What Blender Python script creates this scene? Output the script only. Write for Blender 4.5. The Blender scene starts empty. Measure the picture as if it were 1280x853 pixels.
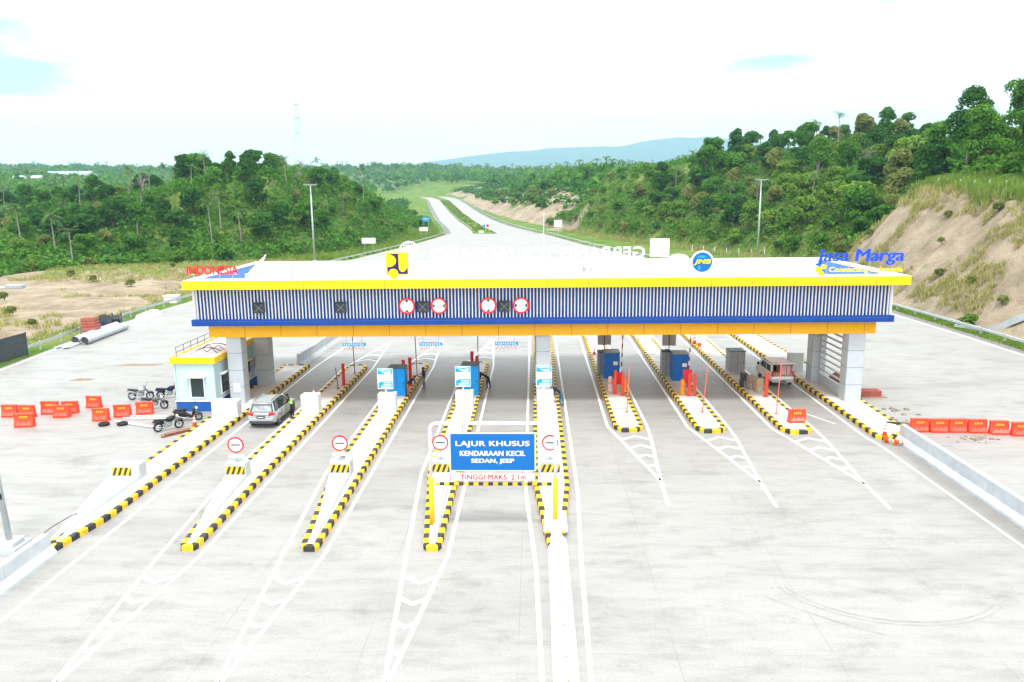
import bpy, bmesh, math, random
import numpy as np
from mathutils import Vector, Matrix
R = math.radians
scene = bpy.context.scene
COL = scene.collection

# ------------------------------------------------------------------ camera
CAM_H = 15.0
PITCH, YAW, ROLL = R(10.98), R(1.677), R(0.5)
fh = Vector((-math.sin(YAW), math.cos(YAW), 0)); r0 = Vector((math.cos(YAW), math.sin(YAW), 0)); up0 = Vector((0, 0, 1))
fw = fh * math.cos(PITCH) - up0 * math.sin(PITCH)
uv = up0 * math.cos(PITCH) + fh * math.sin(PITCH)
rc = r0 * math.cos(ROLL) - uv * math.sin(ROLL)
uc = r0 * math.sin(ROLL) + uv * math.cos(ROLL)
cd = bpy.data.cameras.new('camera'); cam = bpy.data.objects.new('camera', cd); COL.objects.link(cam)
cd.sensor_width = 36; cd.lens = 27.0; cd.clip_start = 0.1; cd.clip_end = 20000
cam.matrix_world = Matrix(((rc.x, uc.x, -fw.x, 0), (rc.y, uc.y, -fw.y, 0), (rc.z, uc.z, -fw.z, CAM_H), (0, 0, 0, 1)))
scene.camera = cam

# ------------------------------------------------------------------ sky, sun, exposure
SUN_EL, SUN_AZ = R(68), R(170)          # azimuth clockwise from +Y (the lanes' direction)
scene.view_settings.view_transform = 'Standard'; scene.view_settings.look = 'None'
scene.view_settings.gamma = 1; scene.view_settings.use_curve_mapping = False
scene.view_settings.exposure = 1.34
w = bpy.data.worlds.new('World'); scene.world = w; w.use_nodes = True
nt = w.node_tree; N = nt.nodes; LK = nt.links; N.clear()
out = N.new('ShaderNodeOutputWorld'); bgs = N.new('ShaderNodeBackground'); bgc = N.new('ShaderNodeBackground'); mixs = N.new('ShaderNodeMixShader')
sky = N.new('ShaderNodeTexSky'); sky.sky_type = 'NISHITA'; sky.sun_disc = False
sky.sun_elevation = SUN_EL; sky.sun_rotation = SUN_AZ; sky.air_density = 1.0; sky.dust_density = 0.6
LK.new(sky.outputs[0], bgs.inputs[0]); bgs.inputs[1].default_value = 0.10
bgc.inputs[0].default_value = (1.0, 1.0, 1.0, 1); bgc.inputs[1].default_value = 0.94
tc = N.new('ShaderNodeTexCoord')
sep = N.new('ShaderNodeSeparateXYZ'); LK.new(tc.outputs['Generated'], sep.inputs[0])
def vmath(op, a, b=None, val=None):
    n = N.new('ShaderNodeMath'); n.operation = op
    LK.new(a, n.inputs[0]) if not isinstance(a, (int, float)) else setattr(n.inputs[0], 'default_value', a)
    if b is not None:
        LK.new(b, n.inputs[1]) if not isinstance(b, (int, float)) else setattr(n.inputs[1], 'default_value', b)
    return n.outputs[0]
den = vmath('ADD', vmath('MAXIMUM', sep.outputs[2], 0.0), 0.16)
cx_ = vmath('DIVIDE', sep.outputs[0], den); cy_ = vmath('DIVIDE', sep.outputs[1], den)
comb = N.new('ShaderNodeCombineXYZ'); LK.new(cx_, comb.inputs[0]); LK.new(cy_, comb.inputs[1])
cn = N.new('ShaderNodeTexNoise'); cn.inputs['Scale'].default_value = 0.9; cn.inputs['Detail'].default_value = 7; cn.inputs['Roughness'].default_value = 0.58
LK.new(comb.outputs[0], cn.inputs['Vector'])
# openings in the cloud cover: three directions of the real sky
def opening(d, size, gain):
    vd = N.new('ShaderNodeVectorMath'); vd.operation = 'SUBTRACT'; LK.new(tc.outputs['Generated'], vd.inputs[0]); vd.inputs[1].default_value = d
    sc = N.new('ShaderNodeVectorMath'); sc.operation = 'MULTIPLY'; LK.new(vd.outputs[0], sc.inputs[0]); sc.inputs[1].default_value = (1/size[0], 1/size[0], 1/size[1])
    ln = N.new('ShaderNodeVectorMath'); ln.operation = 'LENGTH'; LK.new(sc.outputs[0], ln.inputs[0])
    mr = N.new('ShaderNodeMapRange'); LK.new(ln.outputs['Value'], mr.inputs[0]); mr.inputs[1].default_value = 0.0; mr.inputs[2].default_value = 1.0
    mr.inputs[3].default_value = gain; mr.inputs[4].default_value = 0.0; mr.interpolation_type = 'SMOOTHSTEP'
    return mr.outputs[0]
def ray(px, py):
    x, y = (px-640)/960, (py-426.5)/960
    d = rc*x - uc*y + fw; d.normalize(); return d
op = opening(ray(60, 60), (0.30, 0.085), 0.44)
op = vmath('ADD', op, opening(ray(30, 100), (0.13, 0.03), 0.3))
op = vmath('ADD', op, opening(ray(980, 76), (0.13, 0.022), 0.42))
op = vmath('ADD', op, opening(ray(820, 98), (0.13, 0.03), 0.34))
op = vmath('ADD', op, opening(ray(1020, 165), (0.2, 0.03), 0.2))
op = vmath('ADD', op, opening(ray(1110, 0), (0.06, 0.02), 0.5))
op = vmath('ADD', op, opening(ray(640, 150), (0.25, 0.03), 0.14))
lev = vmath('SUBTRACT', vmath('ADD', vmath('MULTIPLY', cn.outputs[0], 1.7), -0.06), op)
mr = N.new('ShaderNodeMapRange'); LK.new(lev, mr.inputs[0]); mr.inputs[1].default_value = 0.30; mr.inputs[2].default_value = 0.56; mr.interpolation_type = 'SMOOTHSTEP'
LK.new(mr.outputs[0], mixs.inputs[0]); LK.new(bgs.outputs[0], mixs.inputs[1]); LK.new(bgc.outputs[0], mixs.inputs[2]); LK.new(mixs.outputs[0], out.inputs[0])

sd = bpy.data.lights.new('sun', 'SUN'); sun = bpy.data.objects.new('sun', sd); COL.objects.link(sun)
sd.energy = 1.5; sd.angle = R(11); sd.color = (1.0, 0.965, 0.9)
sv = Vector((math.sin(SUN_AZ)*math.cos(SUN_EL), math.cos(SUN_AZ)*math.cos(SUN_EL), math.sin(SUN_EL)))
sun.rotation_euler = sv.to_track_quat('Z', 'Y').to_euler(); sun.location = (0, 0, 80)
scene.cycles.max_bounces = 6; scene.cycles.diffuse_bounces = 4; scene.cycles.glossy_bounces = 2; scene.cycles.transparent_max_bounces = 6
scene.cycles.caustics_reflective = False; scene.cycles.caustics_refractive = False

def to_px(p):
    d = Vector(p) - Vector((0, 0, CAM_H)); z = d.dot(fw)
    if z <= 0.1: return (-9999, -9999, z)
    return (640 + 960*d.dot(rc)/z, 426.5 - 960*d.dot(uc)/z, z)

# ------------------------------------------------------------------ materials
MATS = {}
def mat(name, rgb, rough=0.65, var=0.10, scale=2.0, bump=0.0, metal=0.0, spec=0.3, stretch=None, coord='Object', alpha=None):
    if name in MATS: return MATS[name]
    m = bpy.data.materials.new(name); m.use_nodes = True; t = m.node_tree; b = t.nodes['Principled BSDF']
    b.inputs['Roughness'].default_value = rough; b.inputs['Metallic'].default_value = metal; b.inputs['Specular IOR Level'].default_value = spec
    c = t.nodes.new('ShaderNodeTexCoord'); no = t.nodes.new('ShaderNodeTexNoise'); no.inputs['Scale'].default_value = scale; no.inputs['Detail'].default_value = 5
    if stretch:
        mp = t.nodes.new('ShaderNodeMapping'); mp.inputs['Scale'].default_value = stretch
        t.links.new(c.outputs[coord], mp.inputs[0]); t.links.new(mp.outputs[0], no.inputs['Vector'])
    else: t.links.new(c.outputs[coord], no.inputs['Vector'])
    mr = t.nodes.new('ShaderNodeMapRange'); mr.inputs[1].default_value = 0.3; mr.inputs[2].default_value = 0.7
    t.links.new(no.outputs[0], mr.inputs[0])
    mx = t.nodes.new('ShaderNodeMix'); mx.data_type = 'RGBA'
    mx.inputs[6].default_value = (*[x*(1-var) for x in rgb], 1); mx.inputs[7].default_value = (*[min(1, x*(1+var)) for x in rgb], 1)
    t.links.new(mr.outputs[0], mx.inputs[0]); t.links.new(mx.outputs[2], b.inputs['Base Color'])
    if bump:
        bp = t.nodes.new('ShaderNodeBump'); bp.inputs['Strength'].default_value = bump; bp.inputs['Distance'].default_value = 0.05
        t.links.new(no.outputs[0], bp.inputs['Height']); t.links.new(bp.outputs[0], b.inputs['Normal'])
    MATS[name] = m; return m
def foliage(name, dark, light, trans=0.25, rough=0.7):
    m = bpy.data.materials.new(name); m.use_nodes = True; t = m.node_tree; b = t.nodes['Principled BSDF']; o = t.nodes['Material Output']
    b.inputs['Roughness'].default_value = rough; b.inputs['Specular IOR Level'].default_value = 0.08
    oi = t.nodes.new('ShaderNodeObjectInfo'); ge = t.nodes.new('ShaderNodeNewGeometry')
    a = t.nodes.new('ShaderNodeMath'); a.operation = 'MULTIPLY_ADD'; t.links.new(ge.outputs['Random Per Island'], a.inputs[0]); a.inputs[1].default_value = 0.25
    s = t.nodes.new('ShaderNodeMath'); s.operation = 'MULTIPLY'; t.links.new(oi.outputs['Random'], s.inputs[0]); s.inputs[1].default_value = 0.40
    cc = t.nodes.new('ShaderNodeTexCoord'); nn = t.nodes.new('ShaderNodeTexNoise'); nn.inputs['Scale'].default_value = 0.55; nn.inputs['Detail'].default_value = 3; t.links.new(cc.outputs['Object'], nn.inputs['Vector'])
    rm = t.nodes.new('ShaderNodeMapRange'); rm.inputs[1].default_value = 0.36; rm.inputs[2].default_value = 0.64; rm.inputs[4].default_value = 0.40; t.links.new(nn.outputs[0], rm.inputs[0])
    s2 = t.nodes.new('ShaderNodeMath'); s2.operation = 'ADD'; t.links.new(s.outputs[0], s2.inputs[0]); t.links.new(rm.outputs[0], s2.inputs[1]); t.links.new(s2.outputs[0], a.inputs[2])
    mx = t.nodes.new('ShaderNodeMix'); mx.data_type = 'RGBA'; mx.inputs[6].default_value = (*dark, 1); mx.inputs[7].default_value = (*light, 1)
    t.links.new(a.outputs[0], mx.inputs[0])
    tr = t.nodes.new('ShaderNodeBsdfTranslucent'); ms = t.nodes.new('ShaderNodeMixShader'); ms.inputs[0].default_value = trans
    t.links.new(mx.outputs[2], b.inputs['Base Color']); t.links.new(mx.outputs[2], tr.inputs[0])
    t.links.new(b.outputs[0], ms.inputs[1]); t.links.new(tr.outputs[0], ms.inputs[2]); t.links.new(ms.outputs[0], o.inputs[0])
    return m
M = dict(
  white=mat('white_paint', (0.78, 0.78, 0.77), 0.5, 0.05), wall_white=mat('white_render', (0.74, 0.75, 0.75), 0.7, 0.05, 1.2),
  conc=mat('barrier_concrete', (0.46, 0.50, 0.535), 0.8, 0.10, 1.5, 0.15), deckc=mat('island_deck', (0.54, 0.54, 0.53), 0.8, 0.16, 0.8),
  yellow=mat('yellow_panel', (0.88, 0.56, 0.008), 0.45, 0.04), kyel=mat('kerb_yellow', (0.78, 0.49, 0.02), 0.65, 0.26, 5), kblk=mat('kerb_black', (0.035, 0.037, 0.04), 0.65, 0.6, 5),
  blue=mat('blue_panel', (0.004, 0.046, 0.26), 0.4, 0.08), louvre=mat('louvre_white', (0.74, 0.75, 0.77), 0.45, 0.03), inner=mat('parapet_blue', (0.04, 0.16, 0.48), 0.5, 0.08),
  colp=mat('column_panel', (0.45, 0.50, 0.55), 0.5, 0.05), joint=mat('panel_joint', (0.10, 0.11, 0.12), 0.7, 0.1), soffit=mat('soffit', (0.5, 0.5, 0.5), 0.7, 0.05),
  pale=mat('booth_pale_blue', (0.46, 0.62, 0.71), 0.6, 0.06), bbase=mat('booth_blue', (0.01, 0.09, 0.36), 0.5, 0.1), glass=mat('dark_glass', (0.015, 0.035, 0.04), 0.08, 0.1, spec=0.5),
  cab=mat('cabinet_blue', (0.005, 0.27, 0.74), 0.4, 0.08), cabd=mat('cabinet_deep_blue', (0.007, 0.13, 0.50), 0.4, 0.08), grey=mat('cabinet_grey', (0.30, 0.33, 0.35), 0.5, 0.08),
  sign=mat('sign_blue', (0.002, 0.125, 0.42), 0.4, 0.04), cyan=mat('sign_cyan', (0.01, 0.32, 0.75), 0.4, 0.06), red=mat('sign_red', (0.70, 0.015, 0.03), 0.45, 0.05),
  redp=mat('post_red', (0.62, 0.02, 0.015), 0.5, 0.08), darkred=mat('pole_dark_red', (0.22, 0.03, 0.025), 0.5, 0.1), orange=mat('barrier_orange', (0.86, 0.07, 0.03), 0.5, 0.10, 3),
  pinkor=mat('barrier_faded', (0.85, 0.22, 0.17), 0.55, 0.12, 3), amber=mat('barrel_amber', (0.80, 0.28, 0.02), 0.5, 0.08), cone=mat('cone_orange', (0.85, 0.12, 0.02), 0.5, 0.05),
  black=mat('black_rubber', (0.015, 0.015, 0.017), 0.7, 0.2), blackp=mat('black_plastic', (0.02, 0.022, 0.026), 0.35, 0.2), dark=mat('dark_grey', (0.06, 0.065, 0.07), 0.5, 0.1),
  steel=mat('galvanised', (0.46, 0.50, 0.52), 0.45, 0.12, 4, metal=0.1), chrome=mat('chrome', (0.35, 0.36, 0.38), 0.25, 0.05, metal=0.8), silver=mat('car_silver', (0.36, 0.40, 0.42), 0.3, 0.03, metal=0.2, spec=0.5),
  vanw=mat('van_white', (0.78, 0.77, 0.79), 0.35, 0.05), lamp=mat('tail_lamp', (0.6, 0.01, 0.02), 0.2, 0.1), lampw=mat('clear_lamp', (0.6, 0.62, 0.65), 0.15, 0.05),
  skin=mat('skin', (0.28, 0.15, 0.09), 0.6, 0.08, 8), hair=mat('hair', (0.012, 0.011, 0.011), 0.6, 0.2, 20), navy=mat('cloth_navy', (0.015, 0.025, 0.07), 0.85, 0.2, 8), tgrey=mat('cloth_grey', (0.20, 0.21, 0.23), 0.85, 0.15, 8),
  jeans=mat('cloth_jeans', (0.06, 0.16, 0.28), 0.85, 0.2, 8), blk=mat('cloth_black', (0.02, 0.02, 0.025), 0.85, 0.2, 8), hivis=mat('cloth_hivis', (0.35, 0.75, 0.05), 0.7, 0.1, 8), card=mat('cardboard', (0.42, 0.31, 0.20), 0.85, 0.12, 4),
  rust=mat('rusty_iron', (0.20, 0.07, 0.04), 0.85, 0.3, 6), wood=mat('timber', (0.30, 0.22, 0.15), 0.85, 0.2, 5), edge=mat('letter_edge_shade', (0.26, 0.28, 0.32), 0.6, 0.05), gold=mat('logo_yellow', (0.90, 0.68, 0.0), 0.4, 0.02), lnavy=mat('logo_navy', (0.02, 0.01, 0.10), 0.5, 0.05),
  mblue=mat('lettering_blue', (0.01, 0.07, 0.70), 0.4, 0.04), lred=mat('lettering_red', (0.72, 0.01, 0.02), 0.4, 0.04), signblk=mat('signal_black', (0.03, 0.04, 0.045), 0.5, 0.1), signgrey=mat('signal_grey', (0.16, 0.18, 0.19), 0.5, 0.1),
  bark=mat('bark', (0.10, 0.08, 0.06), 0.9, 0.3, 3), palebark=mat('pale_bark', (0.27, 0.24, 0.21), 0.9, 0.2, 3), mesh=mat('screen_dark', (0.05, 0.06, 0.065), 0.7, 0.15, 3), brick=mat('brick_red', (0.30, 0.08, 0.06), 0.8, 0.2, 3),
  roofw=mat('roof_white', (0.80, 0.82, 0.84), 0.5, 0.03), seat=mat('seat_black', (0.02, 0.02, 0.022), 0.6, 0.1), bikeg=mat('bike_grey', (0.14, 0.15, 0.17), 0.35, 0.1), roofsheet=mat('sheet_roof', (0.55, 0.60, 0.66), 0.5, 0.1),
  paint=mat('road_paint', (0.80, 0.80, 0.79), 0.6, 0.06, 3),
)

# ------------------------------------------------------------------ mesh helper
class MB:
    def __init__(s): s.v = []; s.f = []; s.m = []
    def add(s, vs, fs, m=0):
        b = len(s.v); s.v += [tuple(p) for p in vs]; s.f += [tuple(b+i for i in f) for f in fs]; s.m += [m]*len(fs); return s
    def box(s, x0, x1, y0, y1, z0, z1, m=0):
        return s.add([(x0,y0,z0),(x1,y0,z0),(x1,y1,z0),(x0,y1,z0),(x0,y0,z1),(x1,y0,z1),(x1,y1,z1),(x0,y1,z1)],
                     [(0,3,2,1),(4,5,6,7),(0,1,5,4),(1,2,6,5),(2,3,7,6),(3,0,4,7)], m)
    def bbox(s, x0, x1, y0, y1, z0, z1, b=0.02, m=0):     # chamfered box
        vs = []
        for (z, i) in ((z0, b), (z0+b, 0), (z1-b, 0), (z1, b)):
            xa, xb, ya, yb = x0+i, x1-i, y0+i, y1-i
            k = b
            vs += [(xa+k,ya,z),(xb-k,ya,z),(xb,ya+k,z),(xb,yb-k,z),(xb-k,yb,z),(xa+k,yb,z),(xa,yb-k,z),(xa,ya+k,z)]
        fs = [tuple(range(7,-1,-1)), tuple(range(24,32))]
        for l in range(3):
            for i in range(8):
                j = (i+1) % 8; fs.append((l*8+i, l*8+j, l*8+8+j, l*8+8+i))
        return s.add(vs, fs, m)
    def prism(s, poly, z0, z1, m=0, axis='z'):
        n = len(poly)
        if axis == 'z': vs = [(x,y,z0) for x,y in poly] + [(x,y,z1) for x,y in poly]
        elif axis == 'x': vs = [(z0,x,y) for x,y in poly] + [(z1,x,y) for x,y in poly]
        else: vs = [(x,z0,y) for x,y in poly] + [(x,z1,y) for x,y in poly]
        fs = [tuple(range(n-1,-1,-1)), tuple(range(n,2*n))] + [(i,(i+1)%n,n+(i+1)%n,n+i) for i in range(n)]
        return s.add(vs, fs, m)
    def tube(s, path, r, n=8, m=0, cap=True):
        P = [Vector(p) for p in path]; rs = r if isinstance(r, (list, tuple)) else [r]*len(P)
        vs = []; up = None
        for i, p in enumerate(P):
            d = (P[min(i+1,len(P)-1)] - P[max(i-1,0)]).normalized()
            if up is None: up = Vector((0,0,1)) if abs(d.z) < 0.9 else Vector((1,0,0))
            a = d.cross(up).normalized(); b = a.cross(d).normalized(); up = b
            for k in range(n):
                t = 2*math.pi*k/n; vs.append(p + a*(math.cos(t)*rs[i]) + b*(math.sin(t)*rs[i]))
        fs = []
        for i in range(len(P)-1):
            for k in range(n):
                j = (k+1) % n; fs.append((i*n+k, i*n+j, (i+1)*n+j, (i+1)*n+k))
        if cap: fs += [tuple(range(n-1,-1,-1)), tuple(range((len(P)-1)*n, len(P)*n))]
        return s.add(vs, fs, m)
    def cyl(s, c, r, h, n=20, axis='z', m=0):
        a = {'z':(0,0,h),'x':(h,0,0),'y':(0,h,0)}[axis]; c = Vector(c)
        return s.tube([c, c+Vector(a)], r, n, m)
    def torus(s, c, R_, r, n=24, k=8, axis='x', m=0):
        vs = []; fs = []
        for i in range(n):
            t = 2*math.pi*i/n
            for j in range(k):
                u = 2*math.pi*j/k; q = R_ + r*math.cos(u); a, b, h = q*math.cos(t), q*math.sin(t), r*math.sin(u)
                vs.append((c[0]+h, c[1]+a, c[2]+b) if axis == 'x' else ((c[0]+a, c[1]+h, c[2]+b) if axis == 'y' else (c[0]+a, c[1]+b, c[2]+h)))
        for i in range(n):
            for j in range(k):
                fs.append((i*k+j, ((i+1)%n)*k+j, ((i+1)%n)*k+(j+1)%k, i*k+(j+1)%k))
        return s.add(vs, fs, m)
    def ell(s, c, rx, ry, rz, n=14, k=8, m=0):
        vs = [(c[0],c[1],c[2]-rz)]; fs = []
        for i in range(1, k):
            p = -math.pi/2 + math.pi*i/k
            for j in range(n):
                t = 2*math.pi*j/n; vs.append((c[0]+rx*math.cos(p)*math.cos(t), c[1]+ry*math.cos(p)*math.sin(t), c[2]+rz*math.sin(p)))
        vs.append((c[0],c[1],c[2]+rz)); L = len(vs)-1
        for j in range(n):
            fs.append((0, 1+(j+1)%n, 1+j)); fs.append((L, 1+(k-2)*n+j, 1+(k-2)*n+(j+1)%n))
            for i in range(k-2): fs.append((1+i*n+j, 1+i*n+(j+1)%n, 1+(i+1)*n+(j+1)%n, 1+(i+1)*n+j))
        return s.add(vs, fs, m)
    def loft(s, rings, m=0, cap=True):
        n = len(rings[0]); vs = [p for r in rings for p in r]; fs = []
        for i in range(len(rings)-1):
            for k in range(n):
                j = (k+1) % n; fs.append((i*n+k, i*n+j, (i+1)*n+j, (i+1)*n+k))
        if cap: fs += [tuple(range(n-1,-1,-1)), tuple(range((len(rings)-1)*n, len(rings)*n))]
        return s.add(vs, fs, m)
    def build(s, name, mats, parent=None, smooth=False, loc=None, rotz=0):
        me = bpy.data.meshes.new(name); me.from_pydata(s.v, [], s.f)
        if not isinstance(mats, (list, tuple)): mats = [mats]
        for q in mats: me.materials.append(q)
        me.polygons.foreach_set('material_index', s.m)
        if smooth: me.polygons.foreach_set('use_smooth', [True]*len(s.f))
        me.validate(); me.update()
        return obj(name, me, parent, loc, rotz)
def obj(name, me, parent=None, loc=None, rotz=0):
    o = bpy.data.objects.new(name, me); COL.objects.link(o); o.parent = parent
    if loc is not None: o.location = loc
    if rotz: o.rotation_euler = (0, 0, rotz)
    return o
def tag(o, label=None, cat=None, group=None, kind=None):
    if label: o['label'] = label
    if cat: o['category'] = cat
    if group: o['group'] = group
    if kind: o['kind'] = kind
    return o
def thing(name, label, cat, loc=(0,0,0), rotz=0, group=None):
    o = bpy.data.objects.new(name, None); COL.objects.link(o); o.location = loc; o.rotation_euler = (0,0,rotz); o.empty_display_size = 0.2
    return tag(o, label, cat, group)
KIDS = {}
def kids(o): return [c for c in o.children]
def dup(o, loc, rotz=0, label=None, scale=None, parent=None):
    c = o.copy(); COL.objects.link(c)
    if parent is None:
        c.location = loc; c.rotation_euler = (0,0,rotz)
        if scale: c.scale = scale if isinstance(scale, tuple) else (scale,)*3
        if label: c['label'] = label
    else: c.parent = parent
    for k in kids(o): dup(k, None, parent=c)
    return c
def word_meshes(me):
    # one mesh per word of a lettering (gaps wider than a letter space part the words)
    n = len(me.vertices); co = np.empty(n*3, np.float32); me.vertices.foreach_get('co', co); co = co.reshape(-1, 3)
    par = list(range(n))
    def find(i):
        while par[i] != i: par[i] = par[par[i]]; i = par[i]
        return i
    for e in me.edges:
        a, b2 = find(e.vertices[0]), find(e.vertices[1])
        if a != b2: par[a] = b2
    root = np.array([find(i) for i in range(n)]); iv = sorted((co[root == r][:,0].min(), co[root == r][:,0].max(), r) for r in set(root.tolist()))
    hgt = co[:,2].max()-co[:,2].min(); groups = []
    for lo, hi, r in iv:
        if groups and lo-groups[-1][0] < 0.38*hgt: groups[-1][0] = max(groups[-1][0], hi); groups[-1][1].append(r)
        else: groups.append([hi, [r]])
    out_ = []
    for _, rs_ in groups:
        keep = np.isin(root, rs_); mp = np.cumsum(keep)-1; q = bpy.data.meshes.new(me.name)
        q.from_pydata(co[keep].tolist(), [], [[int(mp[v]) for v in p.vertices] for p in me.polygons if keep[p.vertices[0]]]); q.materials.append(me.materials[0]); q.update(); out_.append(q)
    return out_
def text_mesh(name, body, width, height, depth, material, shear=0.0, offset=0.0, spacing=1.0, bold=0.0):
    cu = bpy.data.curves.new(name, 'FONT'); cu.body = body; cu.extrude = 0.1; cu.shear = shear; cu.offset = offset; cu.align_x = 'CENTER'; cu.space_character = spacing
    o = bpy.data.objects.new(name, cu); COL.objects.link(o)
    dg = bpy.context.evaluated_depsgraph_get(); me = bpy.data.meshes.new_from_object(o.evaluated_get(dg))
    bpy.data.objects.remove(o); bpy.data.curves.remove(cu)
    n = len(me.vertices); co = np.empty(n*3, np.float32); me.vertices.foreach_get('co', co); co = co.reshape(-1, 3)
    lo, hi = co.min(0), co.max(0); c = (lo+hi)/2
    q = np.stack([(co[:,0]-c[0])/(hi[0]-lo[0])*width, (co[:,2]-lo[2])/(hi[2]-lo[2])*-depth, (co[:,1]-c[1])/(hi[1]-lo[1])*height], 1).astype(np.float32)
    me.vertices.foreach_set('co', q.ravel())
    if bold:      # heavier strokes: three slightly stepped copies of each glyph
        fs = [list(p.vertices) for p in me.polygons]; V_ = np.concatenate([q+np.array([bold*k, 0.003*k, 0.4*bold*(k % 2)]) for k in (-1, 0, 1)]); nm_ = bpy.data.meshes.new(name)
        nm_.from_pydata(V_.tolist(), [], [[v+n*k for v in f] for k in range(3) for f in fs]); bpy.data.meshes.remove(me); me = nm_
    me.materials.clear(); me.materials.append(material); me.update(); me.name = name
    return me
def disc(mb, c, r, y0, y1, n=28, m=0):
    mb.prism([(c[0]+r*math.cos(2*math.pi*i/n), c[1]+r*math.sin(2*math.pi*i/n)) for i in range(n)], y0, y1, m, 'y')
def ring(mb, c, r0_, r1_, y0, y1, n=32, m=0):
    vs = []; fs = []
    for i in range(n):
        t = 2*math.pi*i/n; ca, sa = math.cos(t), math.sin(t)
        vs += [(c[0]+r0_*ca,y0,c[1]+r0_*sa),(c[0]+r1_*ca,y0,c[1]+r1_*sa),(c[0]+r1_*ca,y1,c[1]+r1_*sa),(c[0]+r0_*ca,y1,c[1]+r0_*sa)]
    for i in range(n):
        j = (i+1) % n
        for a in range(4): b = (a+1) % 4; fs.append((i*4+a, i*4+b, j*4+b, j*4+a))
    mb.add(vs, fs, m)
# ------------------------------------------------------------------ terrain
rng = np.random.default_rng(7)
def sst(t): t = np.clip(t, 0, 1); return t*t*(3-2*t)
def lat(ix, iy, s):
    h = np.sin(ix*127.1 + iy*311.7 + s*74.7)*43758.5453; return h - np.floor(h)
def noise2(x, y, s=0):
    ix, iy = np.floor(x), np.floor(y); fx, fy = sst(x-ix), sst(y-iy)
    a, b, c, d = lat(ix,iy,s), lat(ix+1,iy,s), lat(ix,iy+1,s), lat(ix+1,iy+1,s)
    return (a*(1-fx)+b*fx)*(1-fy) + (c*(1-fx)+d*fx)*fy - 0.5
def fbm(x, y, s=0, o=4):
    r = 0; a = 1.0
    for i in range(o): r = r + a*noise2(x, y, s+i); x, y, a = x*2.03, y*2.03, a*0.5
    return r
RZ = np.array([(-100,0),(275,0),(330,0.5),(373,1.4),(470,3.4),(560,5.7),(670,9.2),(760,12.0),(850,13.2),(950,12.6),(1200,11),(4000,11)], float)
def roadz(y):
    y = np.asarray(y, float)
    return (np.interp(y-14, RZ[:,0], RZ[:,1]) + np.interp(y, RZ[:,0], RZ[:,1]) + np.interp(y+14, RZ[:,0], RZ[:,1]))/3
# toe lines: x, y, height of the bank, length of its slope
TR = np.array([(49,-60,14,13),(49,20,14,13),(48.5,75,14,13),(48,100,14,13),(49.5,122,14.5,11),(52,137,13.5,12),(56,149,8,22),(57,162,11,28),(46,198,15,30),(33,235,18,34),(23,275,19,28),(15,303,18,14),(6,335,4,20),(-4,372,13,24),(-18,430,13,30),(-34,515,10,30),(-50,615,6,30),(-72,740,8,30),(-105,850,9,40),(-180,1000,12,50),(-330,1200,12,50)], float)
TL = np.array([(-105,-60,3,40),(-107,60,3,40),(-108,112,1.5,60),(-98,140,3.5,70),(-82,155,8,60),(-62,174,15,34),(-49,202,21,28),(-41.5,240,18.5,25),(-38.5,285,12,20),(-48,350,6,30),(-57,380,5,36),(-74,470,4,50),(-94,600,4,50),(-122,740,3,60),(-165,850,4,60),(-230,960,4,60),(-400,1150,6,60)], float)
def toe(X, Y, T, side):
    best = np.full(X.shape, 1e18); S = np.zeros(X.shape); A = np.zeros(X.shape); L = np.ones(X.shape)
    for i in range(len(T)-1):
        x0,y0,a0,l0 = T[i]; x1,y1,a1,l1 = T[i+1]; dx, dy = x1-x0, y1-y0; q = dx*dx+dy*dy
        t = np.clip(((X-x0)*dx+(Y-y0)*dy)/q, 0, 1); px, py = x0+t*dx, y0+t*dy
        d2 = (X-px)**2+(Y-py)**2; sgn = np.sign((X-x0)*dy-(Y-y0)*dx)*side
        u = d2 < best
        best = np.where(u, d2, best); S = np.where(u, np.sqrt(d2)*sgn, S); A = np.where(u, a0+t*(a1-a0), A); L = np.where(u, l0+t*(l1-l0), L)
    return S, A, L
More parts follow.
